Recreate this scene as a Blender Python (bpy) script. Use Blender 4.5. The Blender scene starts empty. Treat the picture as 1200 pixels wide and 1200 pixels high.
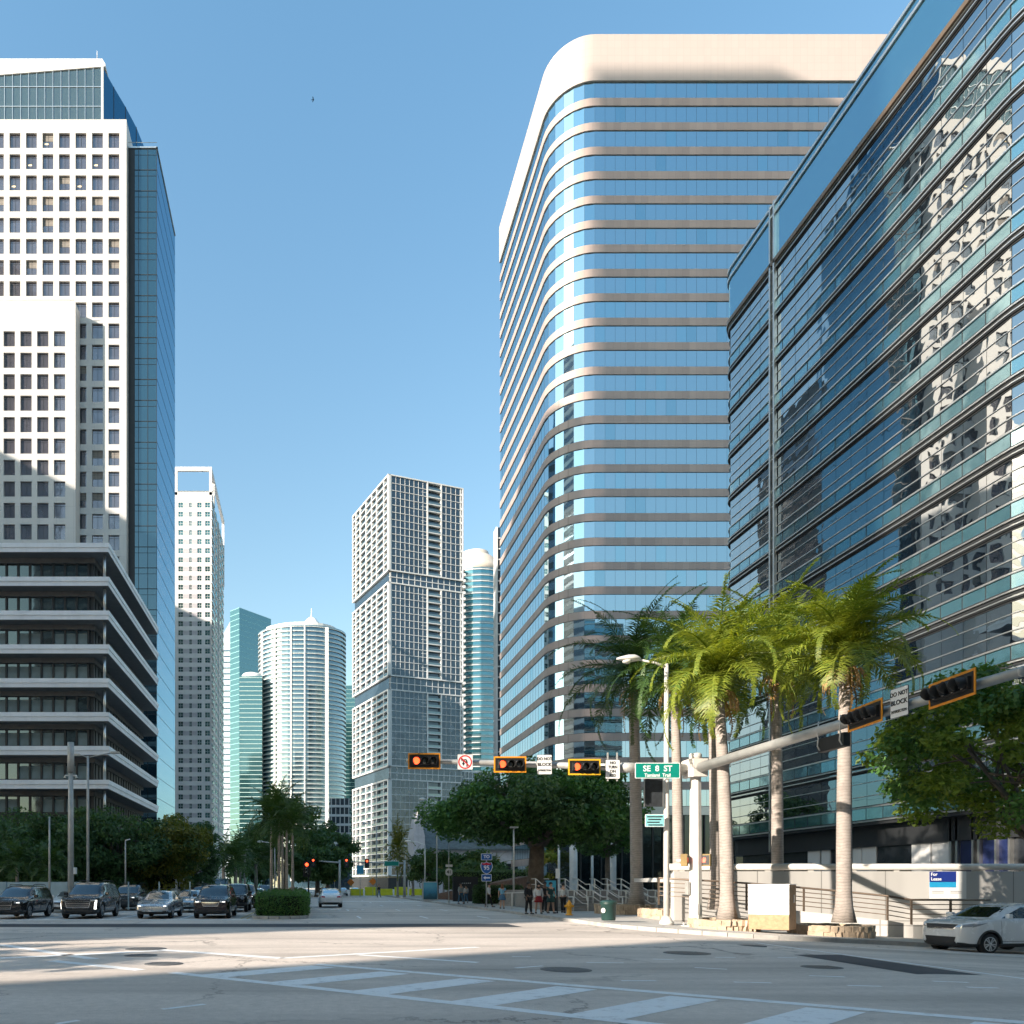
import bpy, bmesh, math, random
import numpy as np
from mathutils import Vector, Matrix
from mathutils.bvhtree import BVHTree
R = math.radians
EXPOSURE, SKY, SUN = 1.45, 0.15, 4.2
rng = random.Random(7)
C = bpy.context.scene.collection
SUN_AZ = Vector((0.853, 0.522, 0.0)).normalized()   # the way the light travels over the ground
SUN_EL = R(23)

def X(px, Y): return (px - 362.0) * Y / 900.0
def Z(py, Y): return 1.7 + (1038.0 - py) * Y / 900.0
def sst(a, b, x):
    t = min(1.0, max(0.0, (x - a) / (b - a))); return t * t * (3 - 2 * t)
def g(x, y):                                   # the street falls away to the right of the crossing
    t = min(22.0, max(0.0, x - 12.0))
    return -0.048 * t * (1 - sst(33, 41, y))
def in_frame(x, y, z, m=20):
    if y < 1: return False
    u, v = 362 + 900 * x / y, 1038 - 900 * (z - 1.7) / y
    return -m < u < 1200 + m and -m < v < 1200 + m

# ---------------------------------------------------------------- mesh builder
class MB:
    def __init__(s): s.v = []; s.f = []; s.m = []; s.s = []
    def add(s, vs, fs, m=0, sm=False):
        o = len(s.v); s.v += [tuple(p) for p in vs]
        for f in fs:
            s.f.append(tuple(i + o for i in f)); s.m.append(m); s.s.append(sm)
    def quad(s, a, b, c, d, m=0): s.add([a, b, c, d], [(0, 1, 2, 3)], m)
    def box(s, x0, x1, y0, y1, z0, z1, m=0):
        if x0 > x1: x0, x1 = x1, x0
        if y0 > y1: y0, y1 = y1, y0
        if z0 > z1: z0, z1 = z1, z0
        s.add([(x0, y0, z0), (x1, y0, z0), (x1, y1, z0), (x0, y1, z0), (x0, y0, z1), (x1, y0, z1), (x1, y1, z1), (x0, y1, z1)],
              [(0, 3, 2, 1), (4, 5, 6, 7), (0, 1, 5, 4), (1, 2, 6, 5), (2, 3, 7, 6), (3, 0, 4, 7)], m)
    def bar(s, p, q, w, h, m=0, up=(0, 0, 1)):
        p, q = Vector(p), Vector(q); d = (q - p).normalized(); u = Vector(up)
        if abs(d.dot(u)) > .99: u = Vector((0, 1, 0))
        a = d.cross(u).normalized(); b = a.cross(d).normalized()
        o = [(-w / 2, -h / 2), (w / 2, -h / 2), (w / 2, h / 2), (-w / 2, h / 2)]
        vs = [p + a * i + b * j for i, j in o] + [q + a * i + b * j for i, j in o]
        s.add(vs, [(3, 2, 1, 0), (4, 5, 6, 7), (0, 1, 5, 4), (1, 2, 6, 5), (2, 3, 7, 6), (3, 0, 4, 7)], m)
    def tube(s, pts, rs, n=10, m=0, caps=True, sm=True):
        pts = [Vector(p) for p in pts]
        if not isinstance(rs, (list, tuple)): rs = [rs] * len(pts)
        vs = []; fs = []; prev = None
        for i, p in enumerate(pts):
            d = (pts[min(i + 1, len(pts) - 1)] - pts[max(i - 1, 0)]).normalized()
            if prev is None:
                u = Vector((0, 0, 1)) if abs(d.z) < .9 else Vector((0, 1, 0))
                a = d.cross(u).normalized()
            else: a = (prev - d * prev.dot(d)).normalized()
            prev = a; b = d.cross(a)
            for k in range(n):
                t = 2 * math.pi * k / n
                vs.append(p + (a * math.cos(t) + b * math.sin(t)) * rs[i])
        for i in range(len(pts) - 1):
            for k in range(n):
                fs.append((i * n + k, i * n + (k + 1) % n, (i + 1) * n + (k + 1) % n, (i + 1) * n + k))
        s.add(vs, fs, m, sm)
        if caps:
            o = len(s.v) - len(vs); L = len(pts) - 1
            s.f.append(tuple(o + k for k in reversed(range(n)))); s.m.append(m); s.s.append(False)
            s.f.append(tuple(o + L * n + k for k in range(n))); s.m.append(m); s.s.append(False)
    def lathe(s, prof, c=(0, 0, 0), n=16, m=0, sm=True, axis='z'):
        vs = []
        for r, h in prof:
            for k in range(n):
                t = 2 * math.pi * k / n; x, y = r * math.cos(t), r * math.sin(t)
                q = (x, y, h) if axis == 'z' else ((h, x, y) if axis == 'x' else (y, h, x))
                vs.append((c[0] + q[0], c[1] + q[1], c[2] + q[2]))
        fs = [(i * n + k, i * n + (k + 1) % n, (i + 1) * n + (k + 1) % n, (i + 1) * n + k) for i in range(len(prof) - 1) for k in range(n)]
        s.add(vs, fs, m, sm)
        o = len(s.v) - len(vs)
        s.f.append(tuple(o + k for k in reversed(range(n)))); s.m.append(m); s.s.append(False)
        s.f.append(tuple(o + (len(prof) - 1) * n + k for k in range(n))); s.m.append(m); s.s.append(False)
    def prism(s, poly, z0, z1, m=0):            # plan polygon pulled up (z0, z1 may be lists)
        n = len(poly)
        a = z0 if isinstance(z0, (list, tuple)) else [z0] * n; b = z1 if isinstance(z1, (list, tuple)) else [z1] * n
        vs = [(x, y, a[i]) for i, (x, y) in enumerate(poly)] + [(x, y, b[i]) for i, (x, y) in enumerate(poly)]
        s.add(vs, [tuple(reversed(range(n))), tuple(range(n, 2 * n))] + [(i, (i + 1) % n, n + (i + 1) % n, n + i) for i in range(n)], m)
    def plate(s, poly, o, u, v, t, m=0):         # flat polygon in the plane (u, v) at o, with thickness t towards -(u x v)
        o, u, v = Vector(o), Vector(u), Vector(v); w = u.cross(v).normalized(); n = len(poly)
        vs = [o + u * a + v * b for a, b in poly]; vs += [p - w * t for p in vs]
        s.add(vs, [tuple(range(n)), tuple(reversed(range(n, 2 * n)))] + [((i + 1) % n, i, n + i, n + (i + 1) % n) for i in range(n)], m)
    def xf(s, M): s.v = [tuple(M @ Vector(p)) for p in s.v]; return s
    def join(s, o, off=(0, 0, 0)):
        s.add([(p[0] + off[0], p[1] + off[1], p[2] + off[2]) for p in o.v], [], 0)
        b = len(s.v) - len(o.v)
        for f, m, k in zip(o.f, o.m, o.s): s.f.append(tuple(i + b for i in f)); s.m.append(m); s.s.append(k)
        return s
    def mesh(s, name, mats, org=(0, 0, 0)):
        me = bpy.data.meshes.new(name)
        me.from_pydata([(p[0] - org[0], p[1] - org[1], p[2] - org[2]) for p in s.v], [], s.f)
        for mt in (mats if isinstance(mats, (list, tuple)) else [mats]): me.materials.append(mt)
        me.polygons.foreach_set('material_index', s.m); me.polygons.foreach_set('use_smooth', s.s); me.update()
        return me
    def build(s, name, mats, parent=None, world=True, bevel=0):
        org = tuple(parent_origin(parent)) if (world and parent is not None) else (0, 0, 0)
        me = s.mesh(name, mats, org)
        if bevel:
            bm = bmesh.new(); bm.from_mesh(me)
            bmesh.ops.remove_doubles(bm, verts=bm.verts, dist=1e-5)
            es = [e for e in bm.edges if len(e.link_faces) == 2 and e.calc_face_angle(0) > .5]
            bmesh.ops.bevel(bm, geom=es, offset=bevel, segments=2, affect='EDGES', profile=.5, clamp_overlap=True)
            bm.to_mesh(me); bm.free()
        return link(name, me, parent)
def parent_origin(p):
    v = Vector((0, 0, 0))
    while p is not None: v += Vector(p.location); p = p.parent
    return v
def link(name, me, parent=None, loc=(0, 0, 0)):
    o = bpy.data.objects.new(name, me); C.objects.link(o); o.location = loc
    if parent is not None: o.parent = parent
    return o
def tag(o, label=None, cat=None, group=None, kind=None):
    if label: o['label'] = label
    if cat: o['category'] = cat
    if group: o['group'] = group
    if kind: o['kind'] = kind
    return o
def thing(name, label, cat, loc=(0, 0, 0), rz=0, group=None):
    o = bpy.data.objects.new(name, None); C.objects.link(o); o.empty_display_size = .2
    o.location = loc; o.rotation_euler = (0, 0, rz)
    return tag(o, label, cat, group)
def struct(name, mb, mats): return tag(mb.build(name, mats), kind='structure')
def copy_tree(o, parent=None):
    c = o.copy(); C.objects.link(c)
    if parent is not None: c.parent = parent
    for ch in list(KIDS(o)): copy_tree(ch, c)
    return c
def KIDS(o): return [x for x in o.children]

def many(name, proto, places, mats, T, n=100, to_size=None):
    """a repeated part: the first n by size in the picture as parts of their own, the rest as one. proto: MB about its own origin; places: (x, y, z, yaw) in world"""
    org = parent_origin(T)
    key = [(-(1.0 / max(1, math.hypot(p[0], p[1]))) if in_frame(p[0], p[1], p[2]) else 1.0, i) for i, p in enumerate(places)]
    order = [i for _, i in sorted(key)]
    me = proto.mesh(name, mats)
    seen = [i for i in order if key[i][0] < 0][:n] if len(places) > n else order
    for i in seen:
        x, y, z, a = places[i]
        o = link(name, me, T, (x - org.x, y - org.y, z - org.z)); o.rotation_euler.z = a
    rest = [i for i in order if i not in set(seen)]
    if rest:
        vv = np.array(proto.v); big = MB()
        for i in rest:
            x, y, z, a = places[i]; c, s_ = math.cos(a), math.sin(a)
            q = np.stack([vv[:, 0] * c - vv[:, 1] * s_ + x - org.x, vv[:, 0] * s_ + vv[:, 1] * c + y - org.y, vv[:, 2] + z - org.z], 1)
            b = len(big.v); big.v += [tuple(t) for t in q.tolist()]
            big.f += [tuple(k + b for k in f) for f in proto.f]; big.m += proto.m; big.s += proto.s
        o = link(name, big.mesh(name, mats), T); o['kind'] = 'stuff'

def facade_grid(mb, O, U, N, W, zr, xs, zs, depth, m=0, mr=None):
    """wall face from O along U (length W), z range zr, with openings xs x zs cut in and their reveals going back by depth"""
    O, U, N = Vector(O), Vector(U), Vector(N); mr = m if mr is None else mr
    cx = sorted({0, W, *[a for i in xs for a in i]}); cz = sorted({*zr, *[a for i in zs for a in i]})
    def pt(a, z, d=0): p = O + U * a - N * d; return (p.x, p.y, z)
    ox = {i for i in xs}; oz = {i for i in zs}
    # full-height piers, then spandrels between openings
    edges = [0] + [a for i in sorted(xs) for a in i] + [W]
    for k in range(0, len(edges), 2):
        if edges[k + 1] - edges[k] > 1e-4: mb.quad(pt(edges[k], zr[0]), pt(edges[k + 1], zr[0]), pt(edges[k + 1], zr[1]), pt(edges[k], zr[1]), m)
    ez = [zr[0]] + [a for i in sorted(zs) for a in i] + [zr[1]]
    for a, b in xs:
        for k in range(0, len(ez), 2):
            if ez[k + 1] - ez[k] > 1e-4: mb.quad(pt(a, ez[k]), pt(b, ez[k]), pt(b, ez[k + 1]), pt(a, ez[k + 1]), m)
        for c, d in zs:
            mb.quad(pt(a, c), pt(a, d), pt(a, d, depth), pt(a, c, depth), mr); mb.quad(pt(b, d), pt(b, c), pt(b, c, depth), pt(b, d, depth), mr)
            mb.quad(pt(b, c), pt(a, c), pt(a, c, depth), pt(b, c, depth), mr); mb.quad(pt(a, d), pt(b, d), pt(b, d, depth), pt(a, d, depth), mr)

def offset_path(path, d):                       # open plan path, shifted to its left-hand side by d
    out = []
    for i, p in enumerate(path):
        a = Vector(path[max(i - 1, 0)]); b = Vector(path[min(i + 1, len(path) - 1)]); t = (b - a).normalized()
        out.append((p[0] - t.y * d, p[1] + t.x * d))
    return out
def strip(mb, path, off, z0, z1, m=0, back=.4, sm=True):
    """a band along a plan path: its face off metres outward, top and bottom going back by `back`"""
    a = offset_path(path, off); b = offset_path(path, off - back); n = len(path)
    vs = [(x, y, z0) for x, y in a] + [(x, y, z1) for x, y in a]
    mb.add(vs, [(i, i + 1, n + i + 1, n + i) for i in range(n - 1)], m, sm)
    vs = [(x, y, z1) for x, y in a] + [(x, y, z1) for x, y in b]
    mb.add(vs, [(i, i + 1, n + i + 1, n + i) for i in range(n - 1)], m)
    vs = [(x, y, z0) for x, y in b] + [(x, y, z0) for x, y in a]
    mb.add(vs, [(i, i + 1, n + i + 1, n + i) for i in range(n - 1)], m)
    for k in (0, n - 1): mb.quad((*a[k], z0), (*a[k], z1), (*b[k], z1), (*b[k], z0), m)
def walk(path, step):                           # points (x, y, yaw) along a path every step metres
    out = []; d = 0; nxt = step / 2
    for i in range(len(path) - 1):
        a, b = Vector(path[i]), Vector(path[i + 1]); L = (b - a).length
        while nxt <= d + L:
            p = a.lerp(b, (nxt - d) / L); out.append((p.x, p.y, math.atan2(b.y - a.y, b.x - a.x))); nxt += step
        d += L
    return out
def arc(cx, cy, r, a0, a1, n):
    return [(cx + r * math.cos(R(a0 + (a1 - a0) * i / n)), cy + r * math.sin(R(a0 + (a1 - a0) * i / n))) for i in range(n + 1)]

# ---------------------------------------------------------------- materials
MATS = {}
def new_mat(name):
    m = bpy.data.materials.new(name); m.use_nodes = True; MATS[name] = m
    nt = m.node_tree; return m, nt, nt.nodes['Principled BSDF']
def N(nt, t, **k):
    n = nt.nodes.new(t)
    for a, b in k.items():
        if a.startswith('_'): setattr(n, a[1:], b)
        else: n.inputs[a.replace('__', ' ')].default_value = b
    return n
def pos(nt, world=False):
    if world: return nt.nodes.new('ShaderNodeNewGeometry').outputs['Position']
    return nt.nodes.new('ShaderNodeTexCoord').outputs['Object']
def noise(nt, src, scale, detail=4, rough=.6, stretch=None):
    n = N(nt, 'ShaderNodeTexNoise', Scale=scale, Detail=detail, Roughness=rough)
    if stretch:
        mp = nt.nodes.new('ShaderNodeMapping'); mp.inputs['Scale'].default_value = stretch
        nt.links.new(src, mp.inputs['Vector']); src = mp.outputs[0]
    nt.links.new(src, n.inputs['Vector']); return n.outputs['Fac']
def ramp(nt, src, stops):
    r = nt.nodes.new('ShaderNodeValToRGB'); e = r.color_ramp.elements
    while len(e) < len(stops): e.new(.5)
    for i, (p, c) in enumerate(stops):
        e[i].position = p; e[i].color = (*c, 1) if len(c) == 3 else c
    nt.links.new(src, r.inputs[0]); return r.outputs[0]
def mixc(nt, fac, a, b, mode='MIX'):
    n = nt.nodes.new('ShaderNodeMix'); n.data_type = 'RGBA'; n.blend_type = mode
    for sock, v in ((n.inputs[0], fac), (n.inputs[6], a), (n.inputs[7], b)):
        if isinstance(v, (int, float)): sock.default_value = v
        elif isinstance(v, (tuple, list)): sock.default_value = (*v, 1)
        else: nt.links.new(v, sock)
    return n.outputs[2]
def bump(nt, bs, h, strength, dist=.02):
    b = N(nt, 'ShaderNodeBump', Strength=strength, Distance=dist); nt.links.new(h, b.inputs['Height']); nt.links.new(b.outputs[0], bs.inputs['Normal'])
def sc(c, k): return tuple(min(1, v * k) for v in c)
def mat(name, col, rough=.6, metal=0, var=.12, scale=1.5, bmp=0, bscale=25, streak=0, spec=.5, coat=0, world=False):
    """a plain surface with uneven tone, optional runs of dirt down it and a fine grain"""
    if name in MATS: return MATS[name]
    m, nt, b = new_mat(name); p = pos(nt, world)
    c = ramp(nt, noise(nt, p, scale), [(.3, sc(col, 1 - var)), (.7, sc(col, 1 + var))])
    if streak:
        f = ramp(nt, noise(nt, p, 1.2, 3, .6, (1, 1, .06)), [(.48, (0, 0, 0)), (.75, (streak,) * 3)])
        c = mixc(nt, f, c, sc(col, .55))
    nt.links.new(c, b.inputs['Base Color'])
    b.inputs['Roughness'].default_value = rough; b.inputs['Metallic'].default_value = metal
    b.inputs['Specular IOR Level'].default_value = spec; b.inputs['Coat Weight'].default_value = coat; b.inputs['Coat Roughness'].default_value = .05
    if bmp: bump(nt, b, noise(nt, p, bscale, 5, .7), bmp, .02)
    return m
def panel_mat(name, col, px_, pz_, rough=.5, line=.7, var=.06, ax=0, metal=0, streak=.15, jw=.02, az=2):
    """cladding of panels: joints every px_ along axis ax (x, y or x+y) and pz_ up, each panel its own shade"""
    m, nt, b = new_mat(name); p = pos(nt, True); sp = nt.nodes.new('ShaderNodeSeparateXYZ'); nt.links.new(p, sp.inputs[0])
    def mth(op, a, v=None):
        n = nt.nodes.new('ShaderNodeMath'); n.operation = op
        for i, q in enumerate((a, v)):
            if q is None: continue
            if isinstance(q, (int, float)): n.inputs[i].default_value = q
            else: nt.links.new(q, n.inputs[i])
        return n.outputs[0]
    h = sp.outputs[ax] if ax < 2 else mth('ADD', sp.outputs[0], sp.outputs[1])
    hx = mth('DIVIDE', h, px_); hz = mth('DIVIDE', sp.outputs[az], pz_)
    lx = mth('LESS_THAN', mth('FRACT', hx), jw / px_); lz = mth('LESS_THAN', mth('FRACT', hz), jw / pz_)
    cmb = nt.nodes.new('ShaderNodeCombineXYZ'); nt.links.new(mth('FLOOR', hx), cmb.inputs[0]); nt.links.new(mth('FLOOR', hz), cmb.inputs[1])
    w = nt.nodes.new('ShaderNodeTexWhiteNoise'); nt.links.new(cmb.outputs[0], w.inputs[0])
    c = ramp(nt, w.outputs['Value'], [(0, sc(col, 1 - var)), (1, sc(col, 1 + var))])
    c = mixc(nt, ramp(nt, noise(nt, p, .6, 3, .6, (1, 1, .08)), [(.45, (0, 0, 0)), (.8, (streak,) * 3)]), c, sc(col, .6))
    c = mixc(nt, mth('MAXIMUM', lx, lz), c, sc(col, line))
    nt.links.new(c, b.inputs['Base Color']); b.inputs['Roughness'].default_value = rough; b.inputs['Metallic'].default_value = metal
    return m
def glass(name, tint, rough=.03, wob=.02, wscale=.35, refl=.6, body=(.01, .015, .02), pane=None):
    """coated facade glass: a dark body under a tinted mirror coat; panes a little out of true"""
    if name in MATS: return MATS[name]
    m, nt, b = new_mat(name)
    b.inputs['Base Color'].default_value = (*body, 1); b.inputs['Roughness'].default_value = .15; b.inputs['Specular IOR Level'].default_value = .2
    gl = N(nt, 'ShaderNodeBsdfGlossy', Roughness=rough); gl.inputs['Color'].default_value = (*tint, 1)
    lw = N(nt, 'ShaderNodeLayerWeight', Blend=.35)
    r = nt.nodes.new('ShaderNodeMapRange'); r.inputs['To Min'].default_value = refl; r.inputs['To Max'].default_value = 1
    nt.links.new(lw.outputs['Fresnel'], r.inputs[0])
    mx = nt.nodes.new('ShaderNodeMixShader'); nt.links.new(r.outputs[0], mx.inputs[0]); nt.links.new(b.outputs[0], mx.inputs[1]); nt.links.new(gl.outputs[0], mx.inputs[2])
    nt.links.new(mx.outputs[0], nt.nodes['Material Output'].inputs['Surface'])
    p = pos(nt, True)
    if wob:
        bp = N(nt, 'ShaderNodeBump', Strength=wob, Distance=1.0); nt.links.new(noise(nt, p, wscale, 2, .5), bp.inputs['Height']); nt.links.new(bp.outputs[0], gl.inputs['Normal'])
    if pane:                                    # each pane its own tone
        v = nt.nodes.new('ShaderNodeTexVoronoi'); v.inputs['Scale'].default_value = pane; nt.links.new(p, v.inputs['Vector'])
        nt.links.new(mixc(nt, v.outputs['Color'], sc(tint, .75), sc(tint, 1.15)), gl.inputs['Color'])
    return m
def emis(name, col, s):
    m, nt, b = new_mat(name); b.inputs['Base Color'].default_value = (*col, 1); b.inputs['Emission Color'].default_value = (*col, 1); b.inputs['Emission Strength'].default_value = s
    return m
def leaf_mat(name, a, b_, trans=.35, rough=.5):
    m, nt, b = new_mat(name); ge = nt.nodes.new('ShaderNodeNewGeometry')
    c = ramp(nt, ge.outputs['Random Per Island'], [(0, a), (.6, tuple((x + y) / 2 for x, y in zip(a, b_))), (1, b_)])
    c = mixc(nt, ramp(nt, noise(nt, pos(nt), .5, 2), [(.35, (0, 0, 0)), (.65, (.5,) * 3)]), c, sc(b_, 1.1))
    nt.links.new(c, b.inputs['Base Color']); b.inputs['Roughness'].default_value = rough; b.inputs['Specular IOR Level'].default_value = .4
    t = nt.nodes.new('ShaderNodeBsdfTranslucent'); nt.links.new(mixc(nt, 1.0, c, (1.35, 1.25, .5), 'MULTIPLY'), t.inputs['Color'])
    mx = N(nt, 'ShaderNodeMixShader', Fac=trans); nt.links.new(b.outputs[0], mx.inputs[1]); nt.links.new(t.outputs[0], mx.inputs[2])
    nt.links.new(mx.outputs[0], nt.nodes['Material Output'].inputs['Surface']); return m

# ---------------------------------------------------------------- camera, sky, sun
sn = bpy.context.scene
cam = bpy.data.cameras.new('camera'); co = bpy.data.objects.new('camera', cam); C.objects.link(co); sn.camera = co
co.location = (0, 0, 1.7); co.rotation_euler = (R(90), 0, 0)
cam.sensor_width = 36; cam.lens = 27; cam.shift_x = (600 - 362) / 1200; cam.shift_y = (1038 - 600) / 1200; cam.clip_end = 8000; cam.clip_start = .1
sn.view_settings.view_transform = 'Standard'; sn.view_settings.look = 'None'; sn.view_settings.gamma = 1; sn.view_settings.exposure = EXPOSURE
wd = bpy.data.worlds.new('World'); sn.world = wd; wd.use_nodes = True; wn = wd.node_tree
sk = wn.nodes.new('ShaderNodeTexSky'); sk.sky_type = 'NISHITA'; sk.sun_disc = False; sk.sun_elevation = SUN_EL
sk.sun_rotation = math.atan2(-SUN_AZ.x, -SUN_AZ.y); sk.air_density = 1.0; sk.dust_density = 1.4; sk.ozone_density = .8
tn = wn.nodes.new('ShaderNodeMix'); tn.data_type = 'RGBA'; tn.blend_type = 'MULTIPLY'; tn.inputs[0].default_value = 1; 
tc = wn.nodes.new('ShaderNodeTexCoord'); tz = wn.nodes.new('ShaderNodeSeparateXYZ'); wn.links.new(tc.outputs['Generated'], tz.inputs[0]); tint = ramp(wn, tz.outputs[2], [(0, (.76, .66, .58)), (.25, (.74, .77, .66)), (.75, (.63, .88, .88))]); wn.links.new(tint, tn.inputs[7])
wn.links.new(sk.outputs[0], tn.inputs[6]); wn.links.new(tn.outputs[2], wn.nodes['Background'].inputs[0]); wn.nodes['Background'].inputs[1].default_value = SKY
sl = bpy.data.lights.new('sun', 'SUN'); so = bpy.data.objects.new('sun', sl); C.objects.link(so)
sl.energy = SUN; sl.angle = R(.6); sl.color = (1, .88, .75)
so.rotation_euler = Vector((SUN_AZ.x * math.cos(SUN_EL), SUN_AZ.y * math.cos(SUN_EL), -math.sin(SUN_EL))).to_track_quat('-Z', 'Y').to_euler(); so.location = (-60, -60, 80)
sn.cycles.max_bounces = 7; sn.cycles.diffuse_bounces = 3; sn.cycles.glossy_bounces = 4; sn.cycles.transmission_bounces = 4
sn.cycles.use_denoising = True; sn.cycles.use_adaptive_sampling = True; sn.cycles.adaptive_threshold = .02
sn.cycles.sample_clamp_indirect = 6
# ================================================================ GROUND, ROADS, MARKINGS
def grid_sheet(mb, xs, ys, dz, m=0):
    vs = [(x, y, g(x, y) + dz) for y in ys for x in xs]; n = len(xs)
    mb.add(vs, [(j * n + i, j * n + i + 1, (j + 1) * n + i + 1, (j + 1) * n + i) for j in range(len(ys) - 1) for i in range(n - 1)], m)
def frange(a, b, s): return [a + s * i for i in range(int(round((b - a) / s)) + 1)]
GX = [-3000, -600, -200, -60] + frange(-20, 60, 2) + [90, 200, 600, 3000]
GY = [-3000, -500, -100, -40] + frange(-10, 60, 2) + [80, 120, 200, 400, 800, 1500, 4000]

def asphalt(name, base, sun_patch=.15):
    m, nt, b = new_mat(name); p = pos(nt, True)
    c = ramp(nt, noise(nt, p, .22, 4, .6), [(.3, sc(base, .68)), (.7, sc(base, 1.2))])
    c = mixc(nt, .5, c, ramp(nt, noise(nt, p, 6, 6, .75), [(.3, sc(base, .7)), (.7, sc(base, 1.35))]))
    c = mixc(nt, ramp(nt, noise(nt, p, 55, 3, .8), [(.45, (0, 0, 0)), (.7, (.5,) * 3)]), c, sc(base, 1.7))
    c = mixc(nt, ramp(nt, noise(nt, p, .5, 3, .6, (.12, 1, 1)), [(.45, (0, 0, 0)), (.72, (.7,) * 3)]), c, sc(base, .5))   # tyre tracks
    v = nt.nodes.new('ShaderNodeTexVoronoi'); v.feature = 'DISTANCE_TO_EDGE'; v.inputs['Scale'].default_value = .16
    w = N(nt, 'ShaderNodeTexNoise', Scale=.9, Detail=6, Roughness=.7); nt.links.new(p, w.inputs['Vector'])
    ad = nt.nodes.new('ShaderNodeVectorMath'); ad.operation = 'MULTIPLY_ADD'; nt.links.new(w.outputs['Color'], ad.inputs[0]); ad.inputs[1].default_value = (2.2, 2.2, 0); nt.links.new(p, ad.inputs[2])
    nt.links.new(ad.outputs[0], v.inputs['Vector'])
    cr = ramp(nt, v.outputs['Distance'], [(0, (.85,) * 3), (.011, (0, 0, 0))])
    gate = ramp(nt, noise(nt, p, .11, 2), [(.44, (0, 0, 0)), (.52, (1, 1, 1))])
    c = mixc(nt, mixc(nt, 1.0, cr, gate, 'MULTIPLY'), c, sc(base, .3))
    sp = ramp(nt, noise(nt, p, 1.7, 5, .8), [(.62, (0, 0, 0)), (.72, (.7,) * 3)])           # oil and rubber spots
    c = mixc(nt, sp, c, sc(base, .45))
    nt.links.new(c, b.inputs['Base Color']); b.inputs['Roughness'].default_value = .75; b.inputs['Specular IOR Level'].default_value = .35
    bump(nt, b, noise(nt, p, 70, 4, .8), .2, .006); return m
A_ROAD = asphalt('asphalt', (.54, .475, .42)); A_DARK = asphalt('dark_asphalt', (.05, .056, .065))
def paint(name, col, wear=.55):
    m, nt, b = new_mat(name); p = pos(nt, True)
    f = ramp(nt, noise(nt, p, 3.2, 7, .8), [(wear - .12, (0, 0, 0)), (wear + .1, (1, 1, 1))])
    c = mixc(nt, f, col, (.42, .41, .4)); c = mixc(nt, .25, c, ramp(nt, noise(nt, p, 40, 3, .8), [(.3, (.15,) * 3), (.7, (.8,) * 3)]), 'OVERLAY')
    nt.links.new(c, b.inputs['Base Color']); b.inputs['Roughness'].default_value = .7; return m
P_WHITE = paint('worn_white_paint', (.8, .81, .81), .64); P_LINE = paint('lane_paint', (.8, .8, .78), .68); P_YEL = paint('worn_yellow_paint', (.5, .33, .06), .58)
CONC = panel_mat('pavement_concrete', (.44, .42, .39), 1.52, 1.52, .88, .55, .09, 0, 0, .5, .03, 1)
KERBM = mat('kerb_concrete', (.36, .35, .33), .85, var=.2, scale=2, bmp=.3, world=True)
SOIL = mat('ground_cover', (.06, .07, .035), .95, var=.4, scale=.4, world=True)

mb = MB(); grid_sheet(mb, GX, GY, -.03); struct('ground', mb, SOIL)
mb = MB()
grid_sheet(mb, [-200, -60] + frange(-20, 60, 2) + [90, 200], [-200, -60, -20] + frange(-10, 44, 2), 0)
grid_sheet(mb, frange(-18.5, 12.5, 15.5), [44, 60, 90, 140, 220, 400, 800], 0)
struct('road', mb, A_ROAD)

def draped(mb, poly, dz=.004, m=0, step=1.2):       # flat marking laid over the street's surface
    bm = bmesh.new(); vs = [bm.verts.new((x, y, 0)) for x, y in poly]; bm.faces.new(vs)
    es = max((Vector(poly[i]) - Vector(poly[i - 1])).length for i in range(len(poly)))
    if max(p[0] for p in poly) > 11 and es > step: bmesh.ops.subdivide_edges(bm, edges=bm.edges[:], cuts=int(es / step), use_grid_fill=True)
    bmesh.ops.triangulate(bm, faces=bm.faces[:])
    bm.verts.index_update(); mb.add([(v.co.x, v.co.y, g(v.co.x, v.co.y) + dz) for v in bm.verts], [tuple(v.index for v in f.verts) for f in bm.faces], m)
    for i in range(len(bm.faces)): mb.s[-1 - i] = False
    bm.free()
def fix_up(mb):
    for i, f in enumerate(mb.f):
        a, b, c = (Vector(mb.v[k]) for k in f[:3])
        if (b - a).cross(c - a).z < 0: mb.f[i] = tuple(reversed(f))
def gnd(px, py):                                    # where a pixel of the photo meets the street
    y = 1530.0 / (py - 1038)
    for _ in range(30): x = X(px, y); y = (1.7 - g(x, y)) * 900 / (py - 1038)
    return (X(px, y), y)
def line(mb, a, b, w, m=0, dz=.004):
    a, b = Vector(a), Vector(b); t = (b - a).normalized(); n = Vector((-t.y, t.x)) * w / 2
    k = max(1, int((b - a).length / 1.5)) if max(a.x, b.x) > 11 else 1
    for i in range(k):
        p, q = a.lerp(b, i / k), a.lerp(b, (i + 1) / k); draped(mb, [tuple(p - n), tuple(q - n), tuple(q + n), tuple(p + n)], dz, m)

mk = MB()
# the ladder crossing that runs away to the lower right
u = Vector((.775, -.632)); nrm = Vector((.632, .775)); o = Vector((.33, 16.5)); lo = o - nrm * 3.05
line(mk, o - u * .2, o + u * 17, .28); line(mk, lo - u * 1.4, lo + u * 17, .28)
for i in range(9):
    c = lo + u * (-.35 + i * 1.78); d = (Vector((2.62, 2.5))).normalized(); L = 2.78
    a, b = c + nrm * .14, c + d * L + u * .22
    w = u * .34; draped(mk, [tuple(a - w), tuple(a + w), tuple(b + w), tuple(b - w)])
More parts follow.
